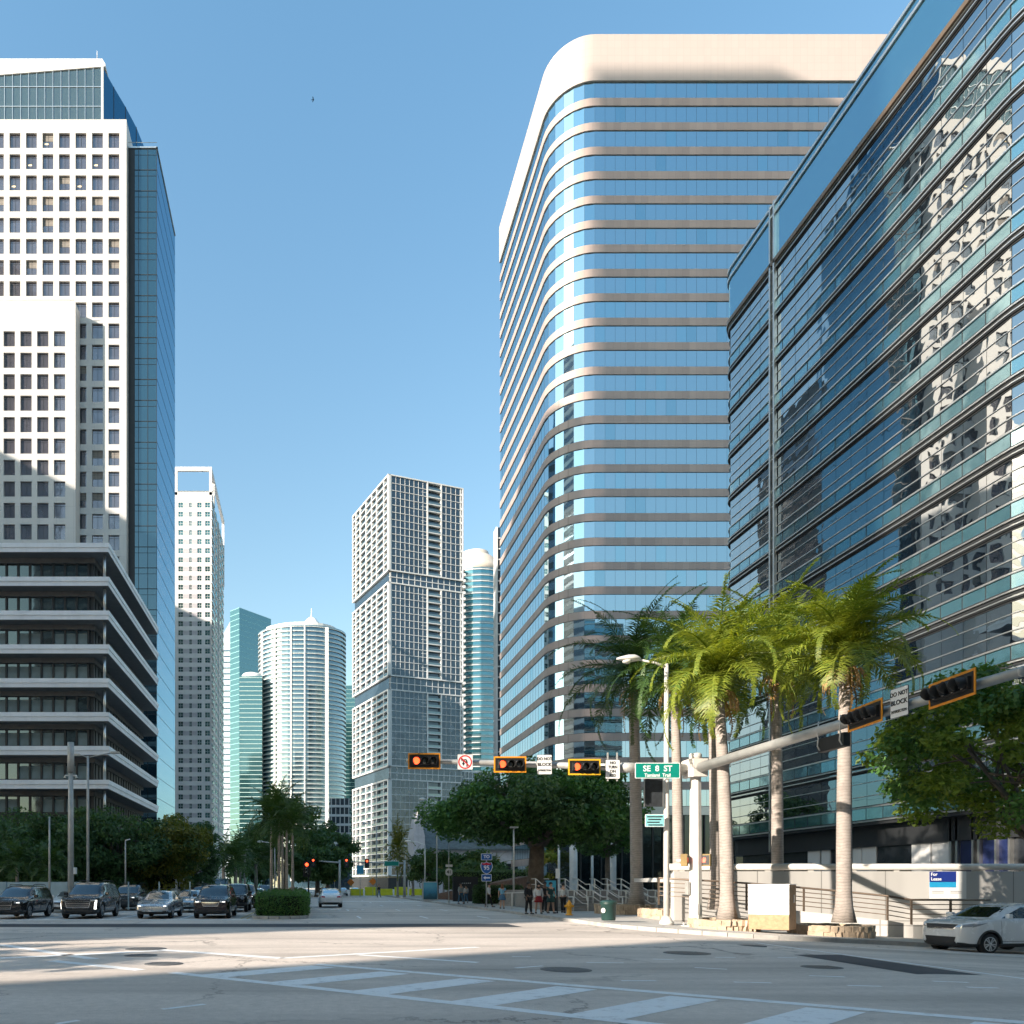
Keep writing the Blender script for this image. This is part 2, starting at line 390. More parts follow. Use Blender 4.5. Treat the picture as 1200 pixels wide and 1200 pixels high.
# far crossings and lane lines
for px0, py0, px1, py1, w in ((0, 1107, 110, 1124, .3), (0, 1123, 190, 1114, .35), (185, 1113, 330, 1123, .35), (60, 1126, 165, 1137, .3), (330, 1123, 560, 1110, .25), (420, 1119, 560, 1128, .25)):
    line(mk, gnd(px0, py0), gnd(px1, py1), w)
for px0, py0, px1, py1 in ((380, 1131, 440, 1134),): pass
W_ = [((190, 1183), (240, 1177)), ((66, 1200), (92, 1196)), ((604, 1134.5), (636, 1132)), ((687, 1128), (731, 1128.5)), ((728, 1149.5), (769, 1149.5)), ((765, 1124), (790, 1125)), ((814, 1134), (852, 1136)),
      ((860, 1151), (904, 1152)), ((838, 1122), (862, 1122)), ((911, 1122), (934, 1122.5)), ((948, 1143.5), (990, 1145)), ((993, 1155), (1033, 1156)), ((1093, 1150), (1135, 1151.5)), ((1133, 1157), (1170, 1158)), ((600, 1121), (622, 1121))]
for a, b in W_: line(mk, gnd(*a), gnd(*b), .11)
line(mk, gnd(886, 1105), gnd(1215, 1149), .16); line(mk, gnd(985, 1109), gnd(1240, 1124), .16)
for x in (-13.6, -9.9, -6.6, 2.7, 6.2, 9.4):              # lane lines up the avenue
    if x < -3: line(mk, (x, 39.4), (x, 62), .14)
    for k in range(14): line(mk, (x, 66 + 12 * k) if x < 0 else (x, 40 + 12 * k), (x, 69 + 12 * k) if x < 0 else (x, 43 + 12 * k), .13)
line(mk, (-18, 38.2), (-2.9, 38.2), .5)
line(mk, (2.2, 84), (12.2, 84), 1.6); line(mk, (.4, 52.8), (1.0, 52.8), .25)
for i in range(5): line(mk, (1.5 + i * .55, 54.2), (1.72 + i * .55, 54.2), .9)
fix_up(mk); struct('road_markings', mk, P_WHITE)
mb = MB(); line(mb, (-3.2, 62), (-3.2, 39.5), .12); line(mb, (-3.2, 39.5), (-1.2, 36.8), .12); line(mb, (-3.5, 62), (-3.5, 39.5), .12); fix_up(mb); struct('yellow_road_line', mb, P_YEL)
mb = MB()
draped(mb, [(-19, 31.6), (8.8, 31.6), (8.8, 34.2), (-19, 34.2)], .004)  # darker band laid across the avenue
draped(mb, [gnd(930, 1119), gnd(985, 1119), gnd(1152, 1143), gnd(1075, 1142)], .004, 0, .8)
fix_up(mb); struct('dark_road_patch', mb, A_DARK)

# pavements
kerb = [(12.5, y) for y in (700, 300, 150, 90, 60, 45, 38, 35)] + arc(17.6, 32.6, 5.1, 180, 270, 10)[1:] + [(x, 27.5) for x in frange(19, 60, 1.5)] + [(90, 27.5), (140, 27.5)]
inner = [(70, max(y, 58)) if x == 12.5 else ((70, 57) if x < 19 else (max(70, x + 30), 52)) for x, y in kerb]
mb = MB(); K = 22; n = len(kerb)
vs = []
for (a, b), (c, d) in zip(kerb, inner):
    for j in range(K + 1):
        t = (j / K) ** 1.6; x, y = a + (c - a) * t, b + (d - b) * t; vs.append((x, y, g(x, y) + .145))
mb.add(vs, [(i * (K + 1) + j, i * (K + 1) + j + 1, (i + 1) * (K + 1) + j + 1, (i + 1) * (K + 1) + j) for i in range(n - 1) for j in range(K)])
fix_up(mb)
lk = list(reversed([(-18.5, y) for y in (700, 300, 150, 90, 60, 50)] + arc(-24.5, 48, 6, 0, -90, 8) + [(-60, 42), (-150, 42)]))
vs = []
for a, b in lk: vs += [(a, b, .145), (min(a - 2, -150) if b > 50 else a, 700 if a < -24 else b, .145)]
mb.prism([(-18.5, 700), (-18.5, 48)] + arc(-24.5, 48, 6, 0, -90, 8)[1:] + [(-150, 42), (-150, 700)], .02, .145)
struct('pavement', mb, panel_mat('paved_concrete', (.3, .29, .27), 1.5, 50, .85, .6, .1, 0, 0, .1, .02) if False else CONC)
mb = MB()
def kerb_run(mb, path, w=.16, h=.155):
    for i in range(len(path) - 1):
        a, b = Vector(path[i]), Vector(path[i + 1]); t = (b - a).normalized(); nn = Vector((-t.y, t.x)) * w
        q = [a, b, b - nn, a - nn]; v = [(p.x, p.y, g(p.x, p.y) - .02) for p in q] + [(p.x, p.y, g(p.x, p.y) + h) for p in q]
        mb.add(v, [(4, 5, 6, 7), (0, 1, 5, 4), (1, 2, 6, 5), (2, 3, 7, 6), (3, 0, 4, 7), (3, 2, 1, 0)])
kerb_run(mb, [(x, y) for x, y in kerb]); kerb_run(mb, lk)
med = [(-2.8, 66), (-2.8, 40.2)] + arc(-1.5, 40.2, 1.3, 180, 360, 8)[1:] + [(-.2, 66)]
kerb_run(mb, med); struct('kerb', mb, KERBM)
mb = MB(); mb.prism([(x, y) for x, y in med], .01, .14); struct('median_ground', mb, SOIL)
# red brick apron round the cabinet, worn yellow kerb paint
mb = MB()
draped(mb, [gnd(905, 1089), gnd(1030, 1092.5), gnd(1015, 1079), gnd(940, 1078)], .152, 0, .6); draped(mb, [gnd(795, 1083), gnd(838, 1083), gnd(838, 1077), gnd(800, 1077)], .152, 0, .6)
fix_up(mb); struct('brick_paving', mb, mat('brick_paving', (.33, .13, .075), .85, var=.3, scale=9, bmp=.3, world=True))
# manhole covers
IRON = mat('cast_iron', (.13, .13, .13), .6, .3, bmp=.4, bscale=60)
for px, py, r, lb in ((663, 1136.5, .5, 'large dark round manhole cover in the near lane, right of the crossing stripes'), (805, 1117, .55, 'pale worn manhole cover near the sunny corner kerb'),
                      (963, 1133.5, .38, 'small manhole cover beside the dark asphalt patch'), (880, 1108.5, .4, 'manhole cover just off the kerb in front of the white cabinet'),
                      (171, 1112, .55, 'pale ringed manhole cover, farthest of three in the sunlit streaks'), (165, 1119.8, .4, 'middle manhole cover of three on the left of the crossing'), (192, 1129.5, .42, 'dark manhole cover, nearest of three on the left')):
    x, y = gnd(px, py); z = g(x, y); mb = MB()
    mb.lathe([(r, z - .02), (r, z + .007), (r * .93, z + .01), (r * .88, z + .006), (r * .86, z + .011), (.02, z + .012)], (x, y, 0), 28)
    for k in range(-3, 4): mb.box(x + k * r * .22 - .02, x + k * r * .22 + .02, y - r * .55, y + r * .55, z + .008, z + .016)
    o = mb.build('manhole_cover', IRON); tag(o, lb, 'manhole cover', 'manhole covers in the crossing')
# ================================================================ BUILDINGS
WHITE = panel_mat('white_cladding', (.55, .53, .505), 3.03, 3.885, .55, .82, .03, 0, 0, .08, .06)
WPLAIN = mat('white_render', (.62, .61, .6), .7, var=.05, scale=.3, streak=.12)
GDARK = glass('dark_window_glass', (.5, .53, .58), .05, .01, .5, .16, (.035, .035, .045))
GBLUE = glass('blue_curtain_glass', (.26, .48, .62), .02, .006, .25, .42)
GSHAFT = glass('shaft_glass', (.25, .42, .5), .03, .004, .3, .25, (.01, .03, .045))
GRIGHT = glass('mirror_glass', (.8, .82, .82), .01, .01, .4, .56, (.004, .008, .014))
GTEAL = glass('teal_glass', (.3, .48, .5), .06, .01, .2, .4, (.02, .075, .08))
GPINK = glass('sky_blue_glass', (.66, .82, .88), .02, .003, .3, .72, (.01, .03, .05))
METAL = mat('brushed_metal', (.6, .6, .58), .35, .9, var=.08)
DKMETAL = mat('dark_metal', (.025, .028, .03), .45, .3)
BLINDS = mat('window_blind', (.17, .22, .22), .75, var=.25, scale=.7)
BLACK = mat('recess_and_shadow_black', (.012, .014, .016), .6)

# ---- white office tower with punched windows
T = thing('office_tower', 'tall white office tower with square punched windows and glass crown, at the left edge', 'office building', (-48, 141, 0))
x1 = -33.5; x0 = -73.2
cols = []; k = 0
while True:
    b = -34.8 - k * 3.03
    if b - 2.0 < x0 + .6: break
    cols.append((b - 2.0 - x0, b - x0)); k += 1
rows = [(139.9 - 3.885 * k - 2.76, 139.9 - 3.885 * k) for k in range(22)]
mb = MB(); facade_grid(mb, (x0, 141, 0), (1, 0, 0), (0, -1, 0), x1 - x0, (0, 142.4), cols[::-1], rows[::-1], .4)
mb.box(x0, x1, 141.4, 160, 0, 142.35); mb.quad((x1, 141, 0), (x1, 141.4, 0), (x1, 141.4, 142.4), (x1, 141, 142.4)); mb.quad((x0, 141, 142.4), (x1, 141, 142.4), (x1, 141.4, 142.4), (x0, 141.4, 142.4))
mb.build('wall', WHITE, T)
LIT = emis('lit_ceiling', (1, .75, .4), .5)
wp = MB(); wp.box(-1, 1, -.02, .02, -1.38, 1.38, 0); wp.box(-.03, .03, -.05, -.02, -1.38, 1.38, 1); wp.box(-1, 1, -.05, -.02, .86, .9, 1)
GWIN = glass('office_window_glass', (.55, .56, .62), .06, .012, .6, .2, (.07, .065, .075), pane=.33)
WPL = [(x0 + (a + b) / 2, 141.36, (c + d) / 2, 0) for a, b in cols for c, d in rows]; rb_ = random.Random(3); pick = {i for i in range(len(WPL)) if rb_.random() < .22}
many('window', wp, [p_ for i, p_ in enumerate(WPL) if i not in pick], [GWIN, DKMETAL], T)
wq = MB(); wq.box(-1, 1, -.02, .02, -1.38, 1.38, 0); wq.box(-.03, .03, -.05, -.02, -1.38, 1.38, 1); wq.box(-1, 1, -.05, -.02, .86, .9, 1); wq.box(-.97, .97, -.045, -.025, .1, 1.36, 2)
many('blinded_window', wq, [WPL[i] for i in sorted(pick)], [GWIN, DKMETAL, mat('cream_blind', (.2, .18, .16), .8, var=.3, scale=.9)], T)
cl = MB()
for i, j in ((1, 1), (5, 1), (2, 2), (4, 0), (6, 2), (7, 7), (6, 8), (7, 9)): cl.box(x0 + cols[i % 8][0] + .3, x0 + cols[i % 8][0] + 1.0, 141.335, 141.34, rows[j][0] + .9, rows[j][0] + 1.15)
cl.build('lit_ceiling_lamp', LIT, T)
# lower block that steps forward
bx0, bx1 = -73.2, -42.0
cb = [(bx1 - 1.85 - k * 3.02 - 2.05 - bx0, bx1 - 1.85 - k * 3.02 - bx0) for k in range(9)]
rb = [(101.5 - 3.86 * k - 2.75, 101.5 - 3.86 * k) for k in range(13)]
mb = MB(); facade_grid(mb, (bx0, 138.2, 0), (1, 0, 0), (0, -1, 0), bx1 - bx0, (0, 106.7), cb[::-1], rb[::-1], .4)
mb.box(bx0, bx1, 138.6, 140.95, 0, 106.68); mb.quad((bx1, 138.2, 0), (bx1, 138.6, 0), (bx1, 138.6, 106.7), (bx1, 138.2, 106.7)); mb.quad((bx0, 138.2, 106.7), (bx1, 138.2, 106.7), (bx1, 138.6, 106.7), (bx0, 138.6, 106.7))
mb.build('front_block', WHITE, T)
many('block_window', wp, [(bx0 + (a + b) / 2, 138.56, (c + d) / 2, 0) for a, b in cb for c, d in rb], [GWIN, DKMETAL], T)
mb = MB(); mb.tube([(-70, 138.6, 107.4), (-42.3, 138.6, 107.4)], .05, 6); [mb.tube([(x, 138.6, 106.7), (x, 138.6, 107.4)], .04, 5) for x in frange(-70, -43, 2.7)]; mb.build('roof_rail', METAL, T)
# crown: raked glass screen and curved glass end under a white roof edge
mb = MB(); yy = 146; xr = X(120, 146)
mb.add([(-73, yy, 142), (xr, yy, 142), (xr, yy, Z(79, yy)), (-73, yy, Z(96, yy)), (-73, yy + .3, 142), (xr, yy + .3, 142), (xr, yy + .3, Z(79, yy)), (-73, yy + .3, Z(96, yy))], [(0, 1, 2, 3), (7, 6, 5, 4), (0, 3, 7, 4), (1, 5, 6, 2)])
for i in range(24):
    x = xr - .2 - i * 1.53; zt = Z(79, yy) + (Z(96, yy) - Z(79, yy)) * (xr - x) / (xr + 73); mb.box(x - .05, x + .05, yy - .12, yy, 142, zt, 1)
for z in (Z(125, yy), Z(102, yy)): mb.box(-73, xr, yy - .09, yy, z - .07, z + .07, 1)
for i in range(4):
    x = xr - 5 - i * 9.2; mb.box(x - .35, x + .35, yy + .4, yy + .8, 142, 156, 2)
GCROWN = glass('crown_glass', (.4, .5, .52), .03, .004, .4, .22, (.05, .07, .07))
mb.build('crown_screen', [GCROWN, METAL, mat('tan_column', (.4, .33, .24), .7)], T)
mb = MB(); zt = Z(70, yy); mb.add([(-73, yy - .2, Z(96, yy) + .02), (xr + .6, yy - .2, Z(79, yy) + .02), (xr + .6, yy - .2, Z(76, yy)), (xr, yy - .2, zt), (-73, yy - .2, zt), (-73, yy + 8, Z(96, yy)), (xr + .6, yy + 8, Z(79, yy)), (xr + .6, yy + 8, Z(76, yy)), (xr, yy + 8, zt), (-73, yy + 8, zt)],
                                 [(0, 1, 2, 3, 4), (9, 8, 7, 6, 5), (3, 8, 9, 4), (2, 7, 8, 3), (1, 6, 7, 2), (0, 5, 6, 1)])
mb.tube([(xr - 1, yy, zt), (xr - 1, yy, zt + 1.6)], .06, 6); mb.box(xr - .1, xr + .25, yy - .3, yy - .02, 142, Z(79, yy)); mb.build('roof', WPLAIN, T)
cp = [(xr + .1, yy), (-37.6, 148), (-35.8, 150), (-34.2, 152.2), (-33.0, 154.6), (-32.4, 157), (-32.4, 160)]; tp = [157.2, 155.6, 153.8, 152, 150, 147.5, 147.5]
mb = MB(); nn = len(cp); mb.add([(a, b, 138.5) for a, b in cp] + [(a, b, z) for (a, b), z in zip(cp, tp)], [(i, i + 1, nn + i + 1, nn + i) for i in range(nn - 1)])
mb.prism([(xr, 147)] + [(a - .1, b + .15) for a, b in cp[1:]] + [(-60, 160), (-60, 147)], 138.6, [t - .2 for t in tp] + [147, 156], 0)
for (a, b), z in zip(cp, tp): mb.bar((a + .02, b - .02, 142), (a + .02, b - .02, z), .1, .1, 1)
mb.build('crown_end', [glass('crown_end_glass', (.16, .4, .58), .03, .004, .4, .4, (.005, .03, .06)), DKMETAL], T)
# glass shaft on the right flank
mb = MB(); sx0, sx1, sy0, sy1 = x1 + .01, -28.2, 142.5, 161.7
mb.box(sx0, sx1 - .01, sy0 + .01, sy1, 0, 138.5, 1)
mb.quad((sx0, sy0, 0), (sx1, sy0, 0), (sx1, sy0, 138.5), (sx0, sy0, 138.5), 1)
for k in range(36): mb.box(sx0 + 1.2, sx1, sy0 - .05, sy0 - .005, 138.5 - 3.885 * k - .18, 138.5 - 3.885 * k - .06, 2); mb.box(sx0 + 1.2, sx1, sy0 - .04, sy0 - .005, 137.3 - 3.885 * k - .05, 137.3 - 3.885 * k, 2)
for x in (-31.6, -29.9, sx1 - .04): mb.box(x - .04, x + .04, sy0 - .06, sy0 - .005, 0, 138.5, 2)
mb.box(sx0, sx0 + 1.2, sy0 - .02, sy0 - .005, 0, 138.5, 2)
mb.build('glass_shaft', [GBLUE, GSHAFT, DKMETAL], T)
mb = MB(); mb.quad((sx1, sy0, 0), (sx1, sy1, 0), (sx1, sy1, 138.5), (sx1, sy0, 138.5), 0)
for k in range(36): mb.box(sx1, sx1 + .03, sy0, sy1, 138.5 - 3.885 * k - .06, 138.5 - 3.885 * k, 1)
mb.build('side_glass', [GBLUE, mat('thin_joint', (.05, .1, .14), .4)], T)
mb = MB(); mb.box(sx0 - .02, sx1 + .15, sy0 - .15, sy0 + .1, 138.5, 138.75); mb.box(sx1 - .1, sx1 + .15, sy0 - .15, sy1, 138.5, 138.7); mb.tube([(sx0, sy0, 139.6), (sx1, sy0, 139.6)], .05, 6); mb.build('coping', METAL, T)

# ---- low office block with white floor edges
T = thing('low_office_block', 'low office block of white overhanging floor edges over dark window strips, behind the left trees', 'office building', (-45, 100, 0))
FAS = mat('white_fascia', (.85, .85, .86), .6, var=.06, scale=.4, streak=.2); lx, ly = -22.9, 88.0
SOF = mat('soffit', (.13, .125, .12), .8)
BGL = glass('strip_window_glass', (.4, .52, .52), .04, .01, .4, .12, (.02, .03, .03))
for i in range(8):
    zt = 41 - 3.88 * i; mb = MB()
    poly = [(-75, ly), (lx, ly), (lx, 117), (-75, 117)]
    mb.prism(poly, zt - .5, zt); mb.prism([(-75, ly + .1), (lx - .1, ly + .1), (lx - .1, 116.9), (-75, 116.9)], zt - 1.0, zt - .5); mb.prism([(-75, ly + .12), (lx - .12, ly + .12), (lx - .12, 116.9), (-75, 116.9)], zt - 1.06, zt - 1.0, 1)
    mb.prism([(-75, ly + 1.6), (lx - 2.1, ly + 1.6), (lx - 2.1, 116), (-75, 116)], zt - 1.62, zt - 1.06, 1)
    mb.build('floor_slab', [FAS, SOF], T)
    z0, z1 = zt - 3.88 + .02, zt - 1.64; yw = ly + 1.9; xw = lx - 2.3; mb = MB()
    mb.box(-75, xw, yw + .12, 115, z0, z1, 1)
    mb.box(-75, xw, yw, yw + .11, z0, z0 + .35, 1); mb.box(xw - .12, xw, yw + .11, 115, z0, z0 + .35, 1)
    for k in range(36): x = xw - .6 - 1.37 * k; mb.box(x - .12, x + .12, yw - .1, yw + .11, z0 + .35, z1, 1)
    for k in range(18): y = yw + .8 + 1.37 * k; mb.box(xw - .1, xw + .1, y - .08, y + .08, z0 + .35, z1, 1)
    mb.build('window_frame', [BLACK, DKMETAL], T)
def strip_windows():
    p = MB(); p.box(-.56, .56, -.02, .03, -.9, .9, 0)
    b = MB(); b.box(-.56, .56, -.02, .03, -.9, .9, 1); b.box(-.56, .56, -.045, -.02, .62, .9, 0)
    xw, yw = lx - 2.3, ly + 1.9; A = []; B = []; S = []
    for i in range(8):
        zc = 41 - 3.88 * i - 2.62
        for k in range(35): (A if (i < 2 or rng.random() < .12) else B).append((xw - 1.285 - 1.37 * k, yw + .07, zc, 0))
        for k in range(17): S.append((xw - .03, yw + 1.48 + 1.37 * k, zc, R(90)))
    T_ = T; gm = [BGL, BLINDS]
    many('window', p, A, gm, T_, 45); many('blinded_window', b, B, gm, T_, 90); many('side_window', p, S, [glass('side_strip_glass', (.5, .62, .62), .03, .02, .5, .5, (.02, .03, .03)), BLINDS], T_, 60)
strip_windows()
mb = MB()
for z in range(8): mb.tube([(lx - .7, ly + .7, 41 - 3.88 * z - 3.9), (lx - .7, ly + .7, 41 - 3.88 * z - 1.2)], .16, 8)
mb.build('corner_column', METAL, T)
mb = MB(); mb.box(-75, lx - 2.6, ly + 2.2, 114.5, 0, 12.3); mb.build('ground_floor', mat('dark_wall', (.05, .055, .06), .6), T)  # plain dark wall colour, shared with the hidden tower
mb = MB(); mb.box(-75, lx - 4, ly + 4, 113, 41, 40.7); mb.build('roof', FAS, T)

# ---- white apartment tower behind the office tower
T = thing('apartment_tower', 'slim white apartment tower with open roof frame, between the office tower and teal tower', 'apartment building', (-45, 270, 0))
ax0, ax1, ay0, ay1 = -60, -33, 261, 300; p = 3.1; zr = Z(580, 261)
rows = [(zr - 2.6 - p * k - 1.7, zr - 2.6 - p * k) for k in range(42)]
bays = [(X(209, 261), X(214.4, 261)), (X(222, 261), X(224.6, 261)), (X(231.4, 261), X(236.2, 261)), (X(240.4, 261), X(246, 261))]
bays = [(-57.5, -56), (-53.5, -52.5)] + bays
mb = MB(); facade_grid(mb, (ax0, ay0, 0), (1, 0, 0), (0, -1, 0), ax1 - ax0, (0, zr), [(a - ax0, b - ax0) for a, b in bays], rows[::-1], .25)
mb.box(ax0, ax1 - .4, ay0 + .25, ay1, 0, zr - .01); mb.build('wall', WPLAIN, T)
GP_ = mat('grey_panel', (.42, .4, .42), .7)
for i_, j_ in ((2, 3), (3, 4)):
    w = (bays[j_][0] - bays[i_][1] - .1) / 2; q = MB(); q.box(-w, w, -.03, 0, -.75, .75)
    many('grey_panel', q, [((bays[j_][0] + bays[i_][1]) / 2, ay0, (c + d) / 2, 0) for c, d in rows], GP_, T, 50)
gt = glass('apartment_glass', (.3, .62, .6), .08, .02, .8, .3, (.02, .07, .07), pane=.5)
for j, (a, b) in enumerate(bays):
    w = b - a; q = MB(); q.box(-w / 2, w / 2, -.02, .02, -.85, .85, 0); q.box(-.04, .04, -.06, -.02, -.85, .85, 1); q.box(-w / 2, w / 2, -.06, -.02, -.05, .03, 1)
    if j < 5: many('window', q, [((a + b) / 2, ay0 + .2, (c + d) / 2, 0) for c, d in rows], [gt, WPLAIN], T, 22)
    else: many('tall_window', q, [((a + b) / 2, ay0 + .2, (c + d) / 2, 0) for c, d in rows], [gt, WPLAIN], T, 30)
mb = MB()
for k in range(43):
    z = zr - 2 - p * k; mb.box(ax1 - .4, ax1 + .25, ay0 - .3, ay0 + 5, z - .2, z, 0); mb.box(ax1 - .6, ax1 + .2, ay0 + .2, ay0 + 4.9, z, z + 1.0, 2)
    for j in range(5): mb.box(ax1 - .4, ax1 - .1, ay0 + 7 + j * 6.4, ay0 + 7 + j * 6.4 + 5.6, z, z + .9, 0); mb.box(ax1 - .4, ax1 - .2, ay0 + 7 + j * 6.4, ay0 + 10 + j * 6.4, z + .9, z + 2.7, 1)
mb.box(ax1 - .4, ax1 - .35, ay0, ay1, 0, zr, 0); mb.box(ax1 - .1, ax1 + .1, ay0 + 5.3, ay0 + 5.9, 0, zr + 6, 0); mb.box(ax1 - .2, ax1 + .1, ay0 + 20, ay0 + 20.6, 0, zr, 0)
mb.build('side_balconies', [WPLAIN, gt, glass('balcony_glass', (.35, .6, .6), .1, .01, .5, .25, (.05, .1, .1))], T)
mb = MB(); zf = Z(547, 261)
for xa in (ax0, -45.6, ax1 - .9): mb.box(xa, xa + .9, ay0, ay0 + .9, zr, zf - 1.3)
mb.box(ax0, ax1, ay0, ay0 + .9, zf - 1.3, zf); mb.box(ax0, ax1, ay0 + 6, ay0 + 6.9, zr + 3, zr + 4.5); mb.box(ax1 - .9, ax1, ay0 + .9, ay1, zf - 1.3, zf); mb.box(ax1 - .9, ax1, ay0 + 8, ay0 + 8.9, zr, zf - 1.3); mb.box(ax1 - .9, ax1, ay1 - .9, ay1, zr - 16, zf - 1.3)
mb.box(ax0, ax1, ay0, ay0 + .25, zr, zr + 1); mb.box(-46, -42, ay0 + 9, ay0 + 14, zr, zr + 5); mb.build('roof_frame', WPLAIN, T)

# ---- central balcony tower, turned to the street
T = thing('balcony_tower', 'tall pale tower gridded with recessed balconies, stepped in four boxes, at the picture centre', 'apartment building', (35, 339, 0))
ang = math.atan2(1, 2.88); T.rotation_euler.z = ang
FR = mat('pale_frame', (.6, .6, .6), .65, var=.05, scale=.3); CW, CD = 37.8, 41.7
GCT = glass('slate_blue_glass', (.42, .52, .6), .04, .02, .7, .12, (.025, .04, .055), pane=.3); BRL = glass('balcony_rail_glass', (.5, .65, .68), .1, .01, .5, .25, (.08, .11, .12))
segs = [(183.6, 141), (136, 94.5), (88.7, 54.5), (49, 6)]; bays = 7; bw = CD / bays; fl_places = []; cell = []
def local_build(mb, name, mats, parent): return link(name, mb.mesh(name, mats), parent)
core = MB(); core.box(1.0, CW - 1.0, 1.2, CD - 1, 0, 183, 0); core.box(-.0, CW, 0, CD, 0, 5.2, 1)
local_build(core, 'core', [GCT, BLACK], T)
for si, (zt, zb) in enumerate(segs):
    nfl = round((zt - zb) / 3.2); fh = (zt - zb - .9) / nfl; fr = MB(); gl = MB(); rl = MB()
    # left face: deep egg-crate
    for k in range(nfl + 1):
        z = zb + .45 + k * fh; fr.box(-.02, 1.7, .5, CD, z - .2, z + .2)
        if k < nfl: rl.box(.08, .14, .6, CD - .2, z + .2, z + 1.15)
    yb = [0, .11, .3, .44, .60, .77, .9, 1.0]
    for q in yb: y = .5 + q * (CD - 1); fr.box(-.03, 1.7, y - .28, y + .28, zb, zt)
    fr.box(-.06, 1.2, -.05, 1.0, zb, zt); fr.box(-.05, CW + .05, -.05, 1.2, zt - .5, zt); fr.box(-.05, CW + .05, -.05, 1.2, zb, zb + .5); fr.box(-.05, 1.7, 1.2, CD, zt - .5, zt + .02); fr.box(-.05, 1.7, 1.2, CD, zb - .02, zb + .5)
    fr.box(1.7, CW - .02, 1.2, CD - .02, zt - .4, zt - .05)
    # right face: glass panels in a frame with a balcony slot
    s0, s1 = .515 * CW, .70 * CW
    for k in range(nfl + 1):
        z = zb + .45 + k * fh; fr.box(1.2, s0, .1, 1.2, z - .11, z + .11); fr.box(s1, CW, .1, 1.2, z - .11, z + .11); fr.box(s0, s1, -.02, 2.4, z - .2, z + .2)
        if k < nfl: rl.box(s0 + .1, s1 - .1, .06, .12, z + .2, z + 1.15)
    for a, b in ((1.6, s0), (s1, CW - 1.4)):
        n = int((b - a) / 2.1)
        for j in range(n + 1): x = a + (b - a) * j / n; w = .055 if j not in (0, n) else .25; fr.box(x - w, x + w, .16, 1.2, zb + .5, zt - .5)
        gl.box(a, b, .3, 1.2, zb + .5, zt - .5)
    fr.box(s0 - .3, s0 + .3, -.06, 1.2, zb, zt); fr.box(s1 - .3, s1 + .3, -.06, 1.2, zb, zt); fr.box(CW - .55, CW + .06, -.06, 1.2, zb, zt)
    for k in range(nfl):
        z = zb + .45 + k * fh; fr.box(CW - 1.4, CW - .6, .2, 1.2, z + .1, z + 1.0)
        if k % 2: fr.box(s0 - 3.0, s0 - .3, .22, 1.2, z + 1.6, z + 1.75)
    local_build(fr, 'frame', FR, T); local_build(gl, 'glazing', GCT, T); local_build(rl, 'balcony_rail', BRL, T)
    if si: # recessed storey above each lower box
        nk = MB(); nk.box(1.4, CW - .3, .6, CD - .3, zt, segs[si - 1][1], 0)
        for j in range(13): nk.box(1.4 + j * 2.95, 1.65 + j * 2.95, .5, .6, zt, segs[si - 1][1], 1)
        for j in range(12): nk.box(1.2, 1.4, 1 + j * 3.3, 1.5 + j * 3.3, zt, segs[si - 1][1], 1)
        zm = (zt + segs[si - 1][1]) / 2; nk.box(.8, CW, .4, 1.0, zm - .15, zm + .15, 1); local_build(nk, 'recessed_storey', [GCT, FR], T)
    # glazed backs of the left face's balconies as windows
    dn = MB(); dn.box(-.02, .02, -2.2, 2.2, -1.15, 1.15, 0); dn.box(-.05, -.02, -.05, .05, -1.15, 1.15, 1)
    for k in range(nfl):
        for j in range(7): fl_places.append((1.2, .5 + (yb[j] + yb[j + 1]) / 2 * (CD - 1), zb + .45 + (k + .5) * fh, 0))
dn = MB(); dn.box(-.02, .02, -1.6, 1.6, -1.2, 1.2, 0); dn.box(-.06, -.02, -.06, .06, -1.2, 1.2, 1)
me = dn.mesh('balcony_door', [GCT, FR])
rng.shuffle(fl_places)
for p_ in fl_places[:100]: link('balcony_door', me, T, p_[:3])
big = MB()
for p_ in fl_places[100:]: big.join(dn, p_[:3])
o = local_build(big, 'balcony_door', [GCT, FR], T); o['kind'] = 'stuff'
# its lower wing to the right
T = thing('podium_wing', 'lower gridded white and glass wing joined to the foot of the central balcony tower', 'building', (66, 352, 0)); T.rotation_euler.z = ang
mb = MB(); mb.box(0, 30, 0, 20, 0, 54, 1)
for k in range(18): mb.box(-.1, 30, -.15, 0, 3 * k, 3 * k + .4, 0)
for k in range(16): mb.box(k * 2 - .15, k * 2 + .15, -.25, 0, 0, 54, 0)
mb.box(-.2, 30, -.3, 20, 54, 54.8, 0); local_build(mb, 'wall', [FR, GCT], T)

# ---- banded tower with the rounded corner
T = thing('banded_tower', 'huge blue glass office tower with pinkish stone bands and a rounded corner', 'office building', (60, 140, 0))
Rr = 6.2; pf = [(39.6, 158.8), (39.6, 123 + Rr)] + arc(45.8, 123 + Rr, Rr, 180, 270, 12)[1:] + [(93, 123)]
pg = [(39.6, 158.8), (39.6, 123 + Rr)] + arc(45.8, 123 + Rr, Rr, 180, 270, 6)[1:] + [(93, 123)]
def stone_mat():
    return panel_mat('pink_granite', (.37, .295, .265), 1.1, 60, .5, .75, .1, 2, 0, .2, .03)
ST = stone_mat(); WST = panel_mat('pale_granite', (.42, .36, .33), 1.1, 1.2, .5, .8, .02, 2, 0, .1, .03)
zt = Z(42, 123); z = Z(96, 123); fh = 28.6 * 123 / 900
rev = lambda p: p[::-1]                                        # outward is the right-hand side of the run
def bstrip(mb, path, off, *a, **k): strip(mb, path, -off, *a, back=-k.pop('back', .4), **k)
mb = MB(); bstrip(mb, pf, .25, z, zt, 0, back=1.2); mb.prism([(q[0] + .05, q[1] + .05) for q in pf] + [(93, 158.8)], zt - 2.4, zt - 2); mb.build('parapet', WST, T)
i = 0
